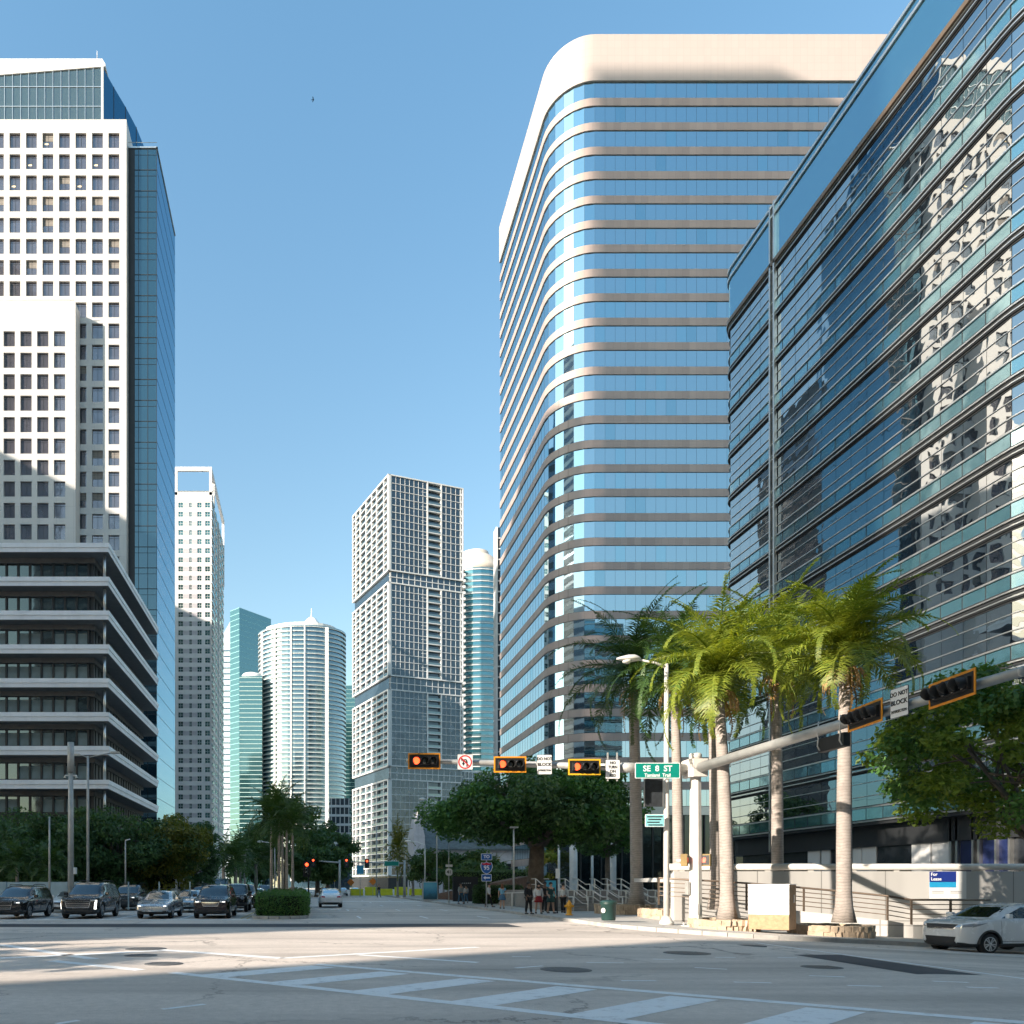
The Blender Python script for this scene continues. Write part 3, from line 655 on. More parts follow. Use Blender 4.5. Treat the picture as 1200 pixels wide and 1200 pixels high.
PW = []; PWS = []
for a_, b_ in zip(pg, pg[1:]):
    L_ = math.hypot(b_[0] - a_[0], b_[1] - a_[1]); n_ = max(1, round(L_ / 1.62))
    for k in range(n_): t_ = (k + .5) / n_; PW.append((a_[0] + (b_[0] - a_[0]) * t_, a_[1] + (b_[1] - a_[1]) * t_, math.atan2(b_[1] - a_[1], b_[0] - a_[0]))); PWS.append(L_ / n_)
GPB = glass('sky_blue_glass_dim', (.55, .78, .86), .03, .004, .3, .68, (.03, .05, .06)); GPC = glass('sky_blue_glass_pale', (.59, .83, .9), .02, .004, .3, .72, (.02, .03, .05))
while z > 4:
    gm = MB()
    for j_, (x, y, a) in enumerate(PW):
        t = Vector((math.cos(a), math.sin(a), 0)); nO = Vector((math.sin(a), -math.cos(a), 0)); c = Vector((x, y, 0)); hw = PWS[j_] / 2; e = [rng.uniform(-.0014, .0014) for _ in range(2)]; k_ = 2 if rng.random() < .05 else 3 if rng.random() < .12 else 0
        gm.quad(*[tuple(c + t * (s1 * hw) + nO * (s1 * e[0] + (e[1] if zz == z else -e[1])) + Vector((0, 0, zz))) for s1, zz in ((-1, z - 2.72), (1, z - 2.72), (1, z), (-1, z))], k_)
        gm.bar(tuple(c + t * hw + nO * .005 + Vector((0, 0, z - 2.7))), tuple(c + t * hw + nO * .005 + Vector((0, 0, z))), .022, .02, 1)
    gm.build('glass_band', [GPINK, DKMETAL, GPB, GPC], T)
    sm_ = MB(); bstrip(sm_, pf, .14, z - fh, z - 2.68, 0); bstrip(sm_, pf, .05, z - 2.7, z - 2.62, 1); sm_.build('stone_band', [ST, BLACK], T)
    z -= fh; i += 1
mb = MB(); mb.prism([(q[0] + .5, q[1] + .5) for q in pf] + [(92.5, 158.3)], 0, 135); mb.build('core', BLACK, T)
mb = MB(); mb.quad((39.6, 158.81, 8), (93, 158.81, 8), (93, 158.81, zt), (39.6, 158.81, zt)); mb.build('rear_wall', ST, T)
mb = MB()
for px in (848, 921): x = X(px, 124); mb.bar((x, 124, zt), (x + .2, 123.4, zt + .7), .25, .25); mb.bar((x - .6, 124, zt + .1), (x + .4, 123.2, zt + .1), .3, .2)
mb.build('roof_davit', METAL, T)

# ---- mirror-glass building on the right
T = thing('mirror_glass_building', 'dark mirror-glass office building with silver ledges, filling the right edge', 'office building', (50, 58, 0))
NR, FRR = 5.0, 2.2
pr = arc(40 + FRR, 74.6 - FRR, FRR, 90, 180, 8) + arc(40 + NR, 44.2, NR, 180, 270, 12) + [(70, 44.2 - NR)]
pr = [(70, 74.6)] + pr
roofz = Z(316, 73); FH = 4.05; nf = 13; ztop = roofz - 5.2
GSP = glass('spandrel_glass', (.5, .7, .74), .08, .02, .4, .55, (.05, .13, .16)); GCAP = glass('parapet_glass', (.45, .68, .78), .04, .01, .3, .62, (.02, .06, .08))
mb = MB(); bstrip(mb, pr, .1, ztop, roofz, 0)
for z in (roofz - .25, roofz - 1.1): bstrip(mb, pr, .22, z, z + .22, 1)
bstrip(mb, pr, .3, ztop - .1, ztop + .25, 2); mb.build('parapet', [GCAP, METAL, mat('bronze_trim', (.2, .14, .09), .4, .6)], T)
z = ztop - .1; fl = 0
SP = walk(pr, 1.62)
def pane_face(mb, z0, z1, off, m, jit=.004):
    pp = [(x, y, a) for x, y, a in SP]
    for x, y, a in pp:                             # each pane a sheet of its own, a hair out of true
        t = Vector((math.cos(a), math.sin(a), 0)); nO = Vector((math.sin(a), -math.cos(a), 0)); c = Vector((x, y, 0)) + nO * off; hw = .795
        j = [rng.uniform(-jit, jit) for _ in range(3)]
        q = [c - t * hw + nO * (j[0]) + Vector((0, 0, z0)), c + t * hw + nO * (-j[0]) + Vector((0, 0, z0)), c + t * hw + nO * (-j[0] + j[1]) + Vector((0, 0, z1)), c - t * hw + nO * (j[0] + j[1]) + Vector((0, 0, z1))]
        mb.quad(q[0], q[1], q[2], q[3], m)
while z - FH > 5.0:
    mb = MB(); pane_face(mb, z - 3.15, z, 0, 0); mb.build('window_band', GRIGHT, T)
    mb = MB(); pane_face(mb, z - FH, z - 3.15, .06, 0, .006); mb.build('spandrel_band', GSP, T)
    mb = MB(); bstrip(mb, pr, .16, z - .1, z - .02, 0, back=.3); bstrip(mb, pr, .14, z - .55, z - .45, 1, back=.3); bstrip(mb, pr, .2, z - .46, z - .39, 0, back=.3); bstrip(mb, pr, .07, z - 2.33, z - 2.27, 0, back=.2); bstrip(mb, pr, .06, z - 1.36, z - 1.32, 0, back=.2); bstrip(mb, pr, .05, z - .66, z - .5, 1, back=.2); bstrip(mb, pr, .05, z - .28, z - .08, 1, back=.2); bstrip(mb, pr, .05, z - 3.08, z - 2.98, 1, back=.2); bstrip(mb, pr, .16, z - 3.16, z - 3.06, 0, back=.3); bstrip(mb, pr, .1, z - FH - .01, z - FH + .08, 1, back=.3)  # black strips: dark gaps, plus painted shadow under each silver ledge
    for x, y, a in SP:
        t = Vector((math.cos(a), math.sin(a), 0)); nO = Vector((math.sin(a), -math.cos(a), 0)); c = Vector((x, y, 0)) + t * .81 + nO * .05; mb.bar(c + Vector((0, 0, z - FH)), c + Vector((0, 0, z - 3.15)), .04, .06, 2)
    mb.build('ledge', [METAL, BLACK, DKMETAL], T); z -= FH; fl += 1
mb = MB(); ins = [(q[0] + .6, q[1]) for q in pr]; mb.prism([(70, 74)] + [(q[0] + .45, min(74, max(39.7, q[1]))) for q in pr[1:-1]] + [(70, 39.7)], 4.5, roofz - .4); mb.build('core', BLACK, T)
yv = 40 * 900 / (908 - 362); mb = MB()
for dy in (-.28, .28): mb.box(39.7, 39.95, yv + dy - .1, yv + dy + .1, 4.6, roofz)
mb.box(39.85, 39.92, yv - .2, yv + .2, 4.6, roofz, 1); mb.build('mullion_pair', [METAL, BLACK], T)
# ground storey set back under the ledge: pale panels, glass doors
zs = z; mb = MB(); bstrip(mb, pr, .2, zs - .35, zs, 1, back=2.2); bstrip(mb, pr, .3, zs - .12, zs - .02, 0); mb.build('canopy_edge', [METAL, BLACK], T)
mb = MB(); mb.box(40.7, 69, 40.8, 72, -.9, zs - .3, 0); mb.build('ground_storey', mat('dark_storefront', (.02, .024, .03), .25), T)
PNL = mat('pale_grey_panel', (.56, .56, .55), .6, var=.04, scale=.5)
def gpanel(name, pxa, pxb, mats, d=.1, zlo=.2, zhi=None):
    ya, yb = 40.7 * 900 / (pxa - 362), 40.7 * 900 / (pxb - 362); q = MB(); q.box(40.7 - d, 40.7, yb, ya, zlo, zhi or zs - .45); return q.build(name, mats, T)
for a, b in ((948, 962), (964, 974), (994, 1000), (1001, 1011), (1012, 1028), (1070, 1092), (1094, 1114)): gpanel('wall_panel', a, b, PNL)
for a, b in ((1031, 1048), (1050, 1067)): gpanel('glass_door', a, b, glass('door_glass', (.3, .45, .45), .04, .01, .5, .2, (.01, .02, .02)) if 'door_glass' not in MATS else MATS['door_glass'], .06, .2, 2.9)
for a, b in ((1127, 1141), (1153, 1168), (1172, 1183)): gpanel('poster_panel', a, b, mat('navy_poster', (.012, .02, .07), .35), .08)
for a in (1117, 1124, 1143, 1150, 1170, 1186): gpanel('column', a, a + 2.4, METAL, .25)
mb = MB(); mb.box(39, 41.5, 62, 71.5, 3.4, 3.55); mb.bar((39, 62, 3.4), (37.5, 62, 2.9), .05, .05); mb.build('awning', mat('blue_grey_awning', (.12, .17, .22), .7), T)

# ---- far towers
def ringtower(name, label, cat, plan, z0, z1, fh, mats, slab=.28, out=.9, rail=True, group=None):
    c = Vector((sum(p[0] for p in plan) / len(plan), sum(p[1] for p in plan) / len(plan), 0)); T = thing(name, label, cat, (c.x, c.y, 0))
    mb = MB(); mb.prism(plan, 0, z1); mb.build('glass_wall', mats[0], T)
    k = 0; z = z1
    big = [(c.x + (x - c.x) * (1 + out / 25), c.y + (y - c.y) * (1 + out / 25)) for x, y in plan]
    fl = []
    while z > z0:
        q = MB(); q.prism(big, z - slab, z, 0)
        if rail:
            n = len(big)
            for i in range(n):
                a, b = big[i], big[(i + 1) % n]
                if a[1] + b[1] < 2 * c.y + 6 or True: q.quad((a[0], a[1], z), (b[0], b[1], z), (b[0], b[1], z + .95), (a[0], a[1], z + .95), 1)
        q.build('floor_slab', [mats[1], mats[2]], T); z -= fh; k += 1
    return T
SLAB = mat('white_slab', (.66, .67, .67), .6, var=.04)
FGL = glass('far_tower_glass', (.36, .52, .62), .08, .03, .15, .35, (.03, .06, .08), pane=.12); FRL = glass('far_rail_glass', (.55, .68, .7), .2, .02, .3, .3, (.12, .16, .17))
cy = 560; cx = X(354, cy); el = []
for k in range(40):
    t = 2 * math.pi * k / 40; el.append((cx + 31 * math.cos(t), cy + 22 * math.sin(t)))
T = ringtower('curved_tower', 'curved pale apartment tower striped with white balconies, between the teal and central towers', 'apartment building', el, 12, Z(735, cy - 20), 3.15, [FGL, SLAB, FRL])
mb = MB(); zt = Z(735, cy - 20)
for px, w in ((306, .8), (322, .5), (341, .5), (383, 1.1), (357, .4)):
    x = X(px, cy - 18); t = math.acos(max(-1, min(1, (x - cx) / 31))); y = cy - 22 * math.sin(t); mb.box(x - w, x + w, y - 1.6, y + 1, 5, zt)
mb.build('pier', SLAB, T)
mb = MB(); mb.prism([(cx + (x - cx) * .82, cy + (y - cy) * .82) for x, y in el], zt, zt + 4.5); x = X(365, cy); mb.lathe([(8, zt + 4.5), (7, zt + 7), (3.5, zt + 11), (.4, zt + 13), (.2, zt + 19)], (x, cy - 4, 0), 12); mb.lathe([(9, zt + 4.5), (8.4, zt + 6.2), (6, zt + 7)], (X(325, cy), cy + 2, 0), 14); mb.build('roof_cap', SLAB, T)
TE = ringtower('teal_tower', 'tall flat-topped teal glass tower behind the curved apartment tower', 'office building', [(X(269, 600), 604), (X(281, 600), 596), (X(316, 600), 622), (X(300, 600), 650)], 20, Z(714, 600), 4.2, [GTEAL, mat('teal_band', (.2, .42, .44), .4), GTEAL], .35, .06, False)
TF = ringtower('teal_apartment_block', 'teal glass balcony block with white cap, left of the curved tower', 'apartment building', [(X(281, 540), 540), (X(307, 540), 540), (X(307, 540), 570), (X(281, 540), 570)], 10, Z(794, 540), 3.1, [GTEAL, mat('mint_slab', (.5, .62, .6), .5), GTEAL], .3, .6, True)
mb = MB(); zc = Z(794, 540); mb.lathe([(8.3, zc), (8, zc + 3), (6, zc + 5.5), (1, zc + 7)], (X(294, 545), 552, 0), 16); mb.build('roof_cap', SLAB, TF)
T = thing('pale_slab_tower', 'thin pale blue slab of a tower between the white apartment and teal towers', 'building', (X(268, 640), 650, 0)); mb = MB(); mb.box(X(262, 640), X(276, 640), 640, 670, 0, Z(742, 640)); mb.add([(X(262, 640), 640, Z(742, 640)), (X(276, 640), 640, Z(742, 640)), (X(270, 640), 640, Z(728, 640)), (X(262, 640), 670, Z(742, 640)), (X(276, 640), 670, Z(742, 640)), (X(270, 640), 670, Z(728, 640))], [(0, 1, 2), (5, 4, 3), (0, 2, 5, 3), (1, 4, 5, 2)]); mb.build('wall', panel_mat('pale_blue_cladding', (.5, .58, .64), 3, 3.3, .35, .85, .05, 2), T)
for k in range(40): q = MB(); q.box(X(262, 640), X(276, 640), 639.6, 640, 10 + 4.8 * k, 10.8 + 4.8 * k); q.build('window_band', FGL, T)
TG = ringtower('green_glass_tower', 'green glass tower glimpsed between the curved tower and the central balcony tower', 'building', [(X(399, 620), 620), (X(420, 620), 620), (X(420, 620), 650), (X(399, 620), 650)], 10, Z(803, 620), 3.4, [GTEAL, mat('green_slab', (.3, .45, .43), .5), GTEAL], .3, .2, False)
# rounded tower to the right of the central one
ry = 440; rx = X(556, ry); rp = [(rx + 17 * math.cos(2 * math.pi * k / 24), ry + 17 * math.sin(2 * math.pi * k / 24)) for k in range(24)]
T = ringtower('rounded_tower', 'rounded white and turquoise apartment tower just right of the central balcony tower', 'apartment building', rp, 30, Z(668, ry - 15), 3.3, [glass('turquoise_glass', (.32, .62, .7), .06, .02, .3, .45, (.02, .09, .11), pane=.2), SLAB, FRL], .35, .5)
mb = MB(); zt = Z(668, ry - 15); mb.lathe([(15.5, zt), (15.5, zt + 5), (14, zt + 6), (13, zt + 9.5), (10, zt + 12), (8, zt + 13), (8, zt + 15)], (rx, ry, 0), 24); mb.build('roof_drum', mat('tan_roof', (.52, .46, .4), .7), T)
mb = MB(); xe = rx - 12
for k in range(42): z = zt - 3.3 * k; mb.box(xe - 9, xe + 3, ry - 19, ry - 8, z - 1.5, z - .2)
mb.build('balcony_stack', SLAB, T)
T = thing('corner_tower', 'narrow sliver of dark glass tower with white edge, beside the banded tower', 'building', (X(586, 230), 240, 0)); mb = MB(); mb.box(X(582, 230), X(582, 230) + 14, 230, 233, 0, Z(618, 230), 1)
for k in range(34): mb.box(X(582, 230) - .15, X(582, 230) + 14, 229.8, 230, 3.2 * k, 3.2 * k + .35, 0)
for k in range(6): mb.box(X(582, 230) - .2 + k * 2.2, X(582, 230) + .25 + k * 2.2, 229.6, 230, 0, Z(618, 230), 0)

for k in range(34): mb.box(X(582, 230) - .25, X(582, 230), 230, 233, 3.2 * k, 3.2 * k + .5, 0)
for k in range(5): mb.box(X(582, 230) - .3, X(582, 230), 230 + k * .65, 230.1 + k * .65, 0, Z(618, 230), 0)
mb.build('wall', [WPLAIN, GCT], T)
T = thing('terraced_podium', 'low white podium building with terraces, between the street trees and central tower', 'building', (X(404, 300), 310, 0)); mb = MB()
for k in range(6): zb = Z(1000, 300) + k * 3.6; mb.box(X(386, 300), X(411, 300), 300, 318, zb, zb + .9, 0); mb.box(X(387, 300), X(410, 300), 301, 318, zb + .9, zb + 3.6, 1); [mb.box(X(388, 300) + j * 1.7, X(388, 300) + j * 1.7 + .3, 300.2, 301, zb + .9, zb + 3.6, 0) for j in range(5)]
mb.box(X(387, 300), X(410, 300), 301, 318, 0, Z(1000, 300), 1); mb.build('wall', [WPLAIN, GCT], T)
# white church with the slate roof
T = thing('church', 'small white church with steep grey slate roof, half hidden by the big tree', 'church', (X(530, 150), 155, 0))
xa, xb = X(502, 150), X(610, 150); ze = Z(993, 150); zr_ = Z(964, 150); mb = MB(); mb.box(xa, xb, 150, 166, 0, ze, 0); mb.add([(xa, 150, ze), (xa, 166, ze), (xa, 158, zr_)], [(2, 1, 0)], 0); mb.build('wall', mat('white_stucco', (.62, .58, .6), .85, streak=.2), T)
mb = MB(); mb.add([(xa - .5, 149.3, ze - .3), (xb, 149.3, ze - .3), (xb, 158, zr_ + .2), (xa - .5, 158, zr_ + .2), (xa - .5, 166.7, ze - .3), (xb, 166.7, ze - .3)], [(0, 1, 2, 3), (3, 2, 5, 4)]); mb.add([(xa - .5, 149.3, ze - .6), (xb, 149.3, ze - .6), (xb, 149.3, ze - .3), (xa - .5, 149.3, ze - .3)], [(0, 1, 2, 3)]); mb.build('roof', mat('slate_roof', (.13, .15, .15), .7, var=.35, scale=1.4, bmp=.4, bscale=6), T)
mb = MB(); mb.box(X(484, 148), X(497, 148), 147, 156, 0, ze + 2); mb.add([(X(484, 148), 147, ze + 2), (X(497, 148), 147, ze + 2), (X(490.5, 148), 147, ze + 7), (X(484, 148), 156, ze + 2), (X(497, 148), 156, ze + 2), (X(490.5, 148), 156, ze + 7)], [(0, 1, 2), (0, 2, 5, 3), (1, 4, 5, 2)]); mb.build('gable_wing', MATS['white_stucco'], T)
for i in range(5):
    q = MB(); x = xa + 2 + i * 3.4; q.box(x - .5, x + .5, 149.9, 150.02, 2.5, 6, 0); q.build('window', MATS['dark_metal'], T)
# glass lobby and columns under the banded tower
T = thing('glass_lobby', 'dark glass lobby behind white round columns at the foot of the banded tower', 'lobby', (45, 100, 0))
mb = MB(); mb.box(38, 90, 112, 122, 0, 12, 0)
for k in range(22): mb.box(38 + k * 1.5, 38.2 + k * 1.5, 111.8, 112, 0, 12, 1)
mb.box(37.5, 90, 111.6, 112, 12, 13.2, 2); mb.build('glass_wall', [glass('lobby_glass', (.3, .4, .42), .05, .02, .5, .14, (.006, .01, .012)), DKMETAL, MATS['brushed_metal']], T)
for px, Y in ((672, 100), (717, 92), (655, 104), (694, 104)): q = MB(); q.tube([(X(px, Y), Y, 0), (X(px, Y), Y, 11.5)], .5 if px in (672, 717) else .16, 14); q.build('column', mat('white_column', (.62, .64, .65), .5), T)
# ---- towers that stand behind the viewer and to the left of the frame: they shade the crossing and show in the glass
def offtower(x0, x1, y0, y1, h, lb, fh=4.0, m='white_render'):
    T = thing('neighbour_tower', lb, 'office building', ((x0 + x1) / 2, (y0 + y1) / 2, 0), group='towers beyond the frame'); mb = MB(); mb.box(x0, x1, y0, y1, 0, h); mb.build('wall', MATS[m], T)
    q = MB(); k = 0
    while 3 + fh * k + 2.2 < h: z = 3 + fh * k; q.box(x0 - .05, x1 + .05, y0 - .05, y1 + .05, z, z + 2.2); k += 1
    q.build('window_band', MATS['dark_window_glass'], T)
offtower(-75, -25, -75, -29.2, 105, 'plain tower behind the viewer, south of the side street')
offtower(-131.2, -101.2, -32.8, 14.7, 220, 'tallest plain tower, beyond the left edge of the picture')
offtower(-150, -120, 22, 42, 160, 'second tallest plain tower, far beyond the left edge')
offtower(-170, -120, 64, 100, 112, 'plain tower far beyond the left edge, west of the office tower')
offtower(-200, -130, 150, 220, 139, 'plain wide tower far beyond the left edge, behind the office tower')
offtower(-14, 44, -95, -42, 85, 'plain unseen tower added straight behind the viewer to block sky light')  # unseen, added to darken the street by hiding part of the sky
offtower(-110, -48, 168, 215, 128, 'plain dark tower hidden behind the white office tower', 4.0, 'dark_wall')
offtower(50, 95, -50, 4, 80, 'plain unseen tower added to the right of the viewer to block sky light')  # unseen too, added to cut the sky light on shaded ground
# ================================================================ PLANTS
def leaf_mesh(name, P_, size, mats, nrm=None, aspect=.55, seed=1, mi=None, fold=False):
    """many small leaf faces at the points P_ (n x 3), each with its own turn and size"""
    r = np.random.default_rng(seed); n = len(P_)
    d = r.normal(size=(n, 3)); d /= np.linalg.norm(d, axis=1)[:, None]
    up = r.normal(size=(n, 3)) * .75 + (np.array([0, 0, 1.0]) if nrm is None else nrm); up /= np.linalg.norm(up, axis=1)[:, None]
    a = np.cross(up, d); a /= np.linalg.norm(a, axis=1)[:, None] + 1e-9; b = np.cross(up, a)
    s = (size * r.uniform(.6, 1.35, n))[:, None]; a = a * s; b = b * s * aspect
    v = np.stack([P_ - a, P_ + b * .9 - a * .1, P_ + a, P_ - b * .9 - a * .1], 1).reshape(-1, 3)
    me = bpy.data.meshes.new(name); me.vertices.add(4 * n); me.vertices.foreach_set('co', v.astype(np.float32).ravel())
    me.loops.add(4 * n); me.loops.foreach_set('vertex_index', np.arange(4 * n, dtype=np.int32)); me.polygons.add(n)
    me.polygons.foreach_set('loop_start', np.arange(0, 4 * n, 4, dtype=np.int32)); me.polygons.foreach_set('loop_total', np.full(n, 4, dtype=np.int32))
    for m_ in mats: me.materials.append(m_)
    if mi is not None: me.polygons.foreach_set('material_index', mi.astype(np.int32))
    me.update(calc_edges=True); me.validate(); return me
BARK = mat('grey_brown_bark', (.13, .105, .085), .9, var=.35, scale=3, bmp=.6, bscale=8)
LF_DARK = leaf_mat('dark_leaf', (.03, .075, .026), (.075, .15, .05)); LF_MID = leaf_mat('mid_leaf', (.035, .08, .02), (.09, .15, .04)); LF_YEL = leaf_mat('olive_leaf', (.07, .09, .015), (.2, .2, .03), .4)
LF_BIG = leaf_mat('lush_leaf', (.035, .11, .03), (.1, .22, .05)); LF_NEAR = leaf_mat('bright_leaf', (.06, .13, .02), (.2, .28, .05), .5)

def tree(name, label, base, trunk_h, crown, nclump, nleaf, lsize, leaf, tr=.35, seed=1, group=None, cat='tree', flat=1.0, limbs=9, clump=1.0, lean=(0, 0)):
    """crown: (cx, cy, cz, rx, ry, rz) about the base"""
    r = np.random.default_rng(seed); T = thing(name, label, cat, base, 0, group)
    cx, cy, cz, rx, ry, rz = crown
    d = r.normal(size=(nclump, 3)); d /= np.linalg.norm(d, axis=1)[:, None]; q = r.uniform(.35, 1.0, nclump) ** .55
    d[:, 2] = np.where(d[:, 2] < 0, d[:, 2] * flat, d[:, 2])
    cc = np.array([cx, cy, cz]) + d * q[:, None] * np.array([rx, ry, rz])
    cr = r.uniform(.5, 1.25, nclump) * clump * (rx * ry * rz) ** (1 / 3) * 1.25 / nclump ** (1 / 3)
    w = cr ** 2; pick = r.choice(nclump, nleaf, p=w / w.sum())
    e = r.normal(size=(nleaf, 3)); e /= np.linalg.norm(e, axis=1)[:, None]; e *= (r.uniform(.15, 1, nleaf) ** .5)[:, None]
    e[:, 2] *= .7; P_ = cc[pick] + e * cr[pick][:, None]
    out = (P_ - cc[pick]); out /= np.linalg.norm(out, axis=1)[:, None] + 1e-6; out[:, 2] += .7
    mats = leaf if isinstance(leaf, (list, tuple)) else [leaf]
    mi = (r.integers(0, 1000, nclump) % len(mats))[pick] if len(mats) > 1 else None
    link('crown', leaf_mesh('crown', P_, lsize, mats, out, .6, seed, mi), T)
    mb = MB(); top = Vector((cx * .5 + lean[0], cy * .5 + lean[1], trunk_h))
    mb.tube([(0, 0, -.1), (0, 0, .25), tuple(Vector((lean[0] * .4, lean[1] * .4, trunk_h * .5))), tuple(top)], [tr * 1.5, tr * 1.1, tr * .85, tr * .75], 10)
    for i in range(limbs):
        c = Vector(cc[(i * 7) % nclump]); m = top.lerp(c, .5) + Vector((r.uniform(-.3, .3), r.uniform(-.3, .3), rz * .18))
        mb.tube([tuple(top - Vector((0, 0, .3))), tuple(top.lerp(m, .5) + Vector((0, 0, .1))), tuple(m), tuple(c)], [tr * .6, tr * .42, tr * .28, .03], 7)
        for j in range(3):
            c2 = Vector(cc[(i * 13 + j * 5 + 3) % nclump])
            if (c2 - c).length < max(rx, ry) * .8: mb.tube([tuple(m), tuple(m.lerp(c2, .5) + Vector((0, 0, .2))), tuple(c2)], [tr * .22, tr * .14, .02], 5)
    mb.build('trunk', BARK, T, world=False); return T

# big spreading tree on the plaza
Yt = 62; bx = X(628, Yt)
tree('spreading_tree', 'huge broad dark green tree with a thick trunk, on the plaza behind the pedestrians', (bx, Yt, .5), 4.6, (.2, 0, 7.1, 8.4, 6.5, 3.7), 130, 62000, .17, [LF_BIG, LF_BIG, LF_DARK], .75, 3, flat=.6, limbs=14, clump=1.2)
tree('shade_tree', 'smaller dark tree partly behind the banded tower foot, right of the huge tree', (X(712, 80), 80, .3), 5, (0, 0, 7.6, 3.2, 4, 3.2), 40, 9000, .17, [LF_DARK, LF_BIG], .3, 5)
# street trees at the left
LT = [(-3, 66, 8.3, 4.6, 0, 'dark green street tree at the left edge of the picture'), (52, 60, 7.3, 4.2, 1, 'dark street tree behind the tall grey pole on the left'), (98, 64, 7.2, 4.2, 2, 'dark street tree just right of the tall grey pole'),
      (138, 62, 8.2, 4.0, 3, 'dense dark tree between the grey poles and the olive tree'), (196, 64, 7.4, 3.5, 4, 'olive and yellow tinged tree behind the parked cars'), (225, 74, 7.6, 2.6, 5, 'dark tree right of the olive tinged tree'), (10, 78, 8, 5, 7, 'dark tree in the second row at the left edge'), (80, 80, 8, 5, 8, 'dark tree in the second row, behind the tall grey pole'), (122, 74, 7, 4, 9, 'dark tree in the second row, left of the small camera pole'), (160, 78, 7.4, 4.2, 6, 'dark tree in the second row, behind the white van')]
for px, Y, h, r_, s_, lb in LT:
    tree('street_tree', lb, (X(px, Y), Y, .1), h * .36, (0, 0, h * .57, r_, r_, h * .45), 52, 15000, .15, [LF_YEL, LF_YEL, LF_MID] if s_ == 4 else ([LF_DARK, LF_MID] if s_ in (0,) else [LF_DARK]), .28, 20 + s_, 'street trees on the left', flat=.9)
# median trees beyond the palms
for px, Y, h, r_, s_, lb in ((335, 130, 15.5, 7, 0, 'large dark round tree behind the palms on the median'), (384, 140, 12.5, 5, 1, 'dark tree right of the median palms, beside the terraced podium'), (372, 118, 8.2, 4.6, 2, 'low dark grey-green tree arching over the far street'),
                             (300, 150, 12, 5, 3, 'dark tree left of the median palms, under the curved tower')):
    tree('median_tree', lb, (X(px, Y), Y, .1), h * .4, (0, 0, h * .6, r_, r_, h * .4), 50, 10000, .3, [LF_DARK, LF_DARK, LF_MID], .4, 40 + s_, 'trees along the far median', flat=.9)
for px, Y, h, r_, s_, lb in ((655, 120, 8, 4, 0, 'sunlit yellow green tree seen behind the trunk of the huge tree'), (512, 100, 6.5, 3.4, 1, 'dark tree in front of the church gable'), (560, 95, 5.5, 3.2, 2, 'dark shrubby tree behind the route sign')):
    tree('garden_tree', lb, (X(px, Y), Y, .3), h * .35, (0, 0, h * .6, r_, r_, h * .38), 40, 6500, .2, [LF_NEAR, LF_YEL] if s_ == 0 else [LF_DARK, LF_MID], .25, 60 + s_)
for x, y, sd, lb in ((-22, 8.5, 71, 'unseen tree added beyond the left edge for its shadow, nearer one'), (-25, 14.5, 72, 'unseen tree added beyond the left edge for its shadow, farther one')):
    tree('unseen_tree', lb, (x, y, .1), 4, (0, 0, 6.5, 3.2, 3.2, 2.4), 26, 4500, .2, [LF_MID], .25, sd)  # unseen trees, added to throw shadow streaks over the sunlit road
# near tree reaching in from the right
tree('near_tree', 'leafy bright green tree reaching into the picture from the right edge', (27.9, 29.6, g(27.9, 29.6) + .1), 4.2, (.1, -.2, 7.6, 6.1, 4.6, 3.2), 150, 34000, .115, [LF_NEAR, LF_BIG, LF_NEAR], .2, 9, flat=1.0, limbs=16, clump=.85)

# ---- palms
PALM_T = None
def palm_bark(name, col):
    m, nt, b = new_mat(name); p = pos(nt)
    w = nt.nodes.new('ShaderNodeTexWave'); w.bands_direction = 'Z'; w.inputs['Scale'].default_value = 2.6; w.inputs['Distortion'].default_value = 6; w.inputs['Detail'].default_value = 3; nt.links.new(p, w.inputs['Vector'])
    c = ramp(nt, w.outputs['Fac'], [(.0, sc(col, .8)), (.3, col), (1, sc(col, 1.05))])
    c = mixc(nt, ramp(nt, noise(nt, p, 3, 5, .7), [(.4, (0, 0, 0)), (.75, (.6,) * 3)]), c, sc(col, .45)); nt.links.new(c, b.inputs['Base Color']); b.inputs['Roughness'].default_value = .9
    bump(nt, b, w.outputs['Fac'], .25, .015); return m
PBARK = palm_bark('royal_palm_bark', (.34, .3, .27))
FROND = leaf_mat('palm_leaflet', (.06, .14, .02), (.3, .34, .045), .42, .45); FRONDD = leaf_mat('dark_palm_leaflet', (.03, .075, .02), (.07, .13, .03), .35, .45)  # the darker copy puts shade into the leaflets of palms out of the sun
DEADF = leaf_mat('dry_frond', (.2, .11, .03), (.32, .19, .06), .2, .8); CSHAFT = mat('green_crownshaft', (.16, .2, .06), .45, var=.2); SEED = mat('seed_stalk', (.42, .26, .11), .8, var=.35, scale=6)
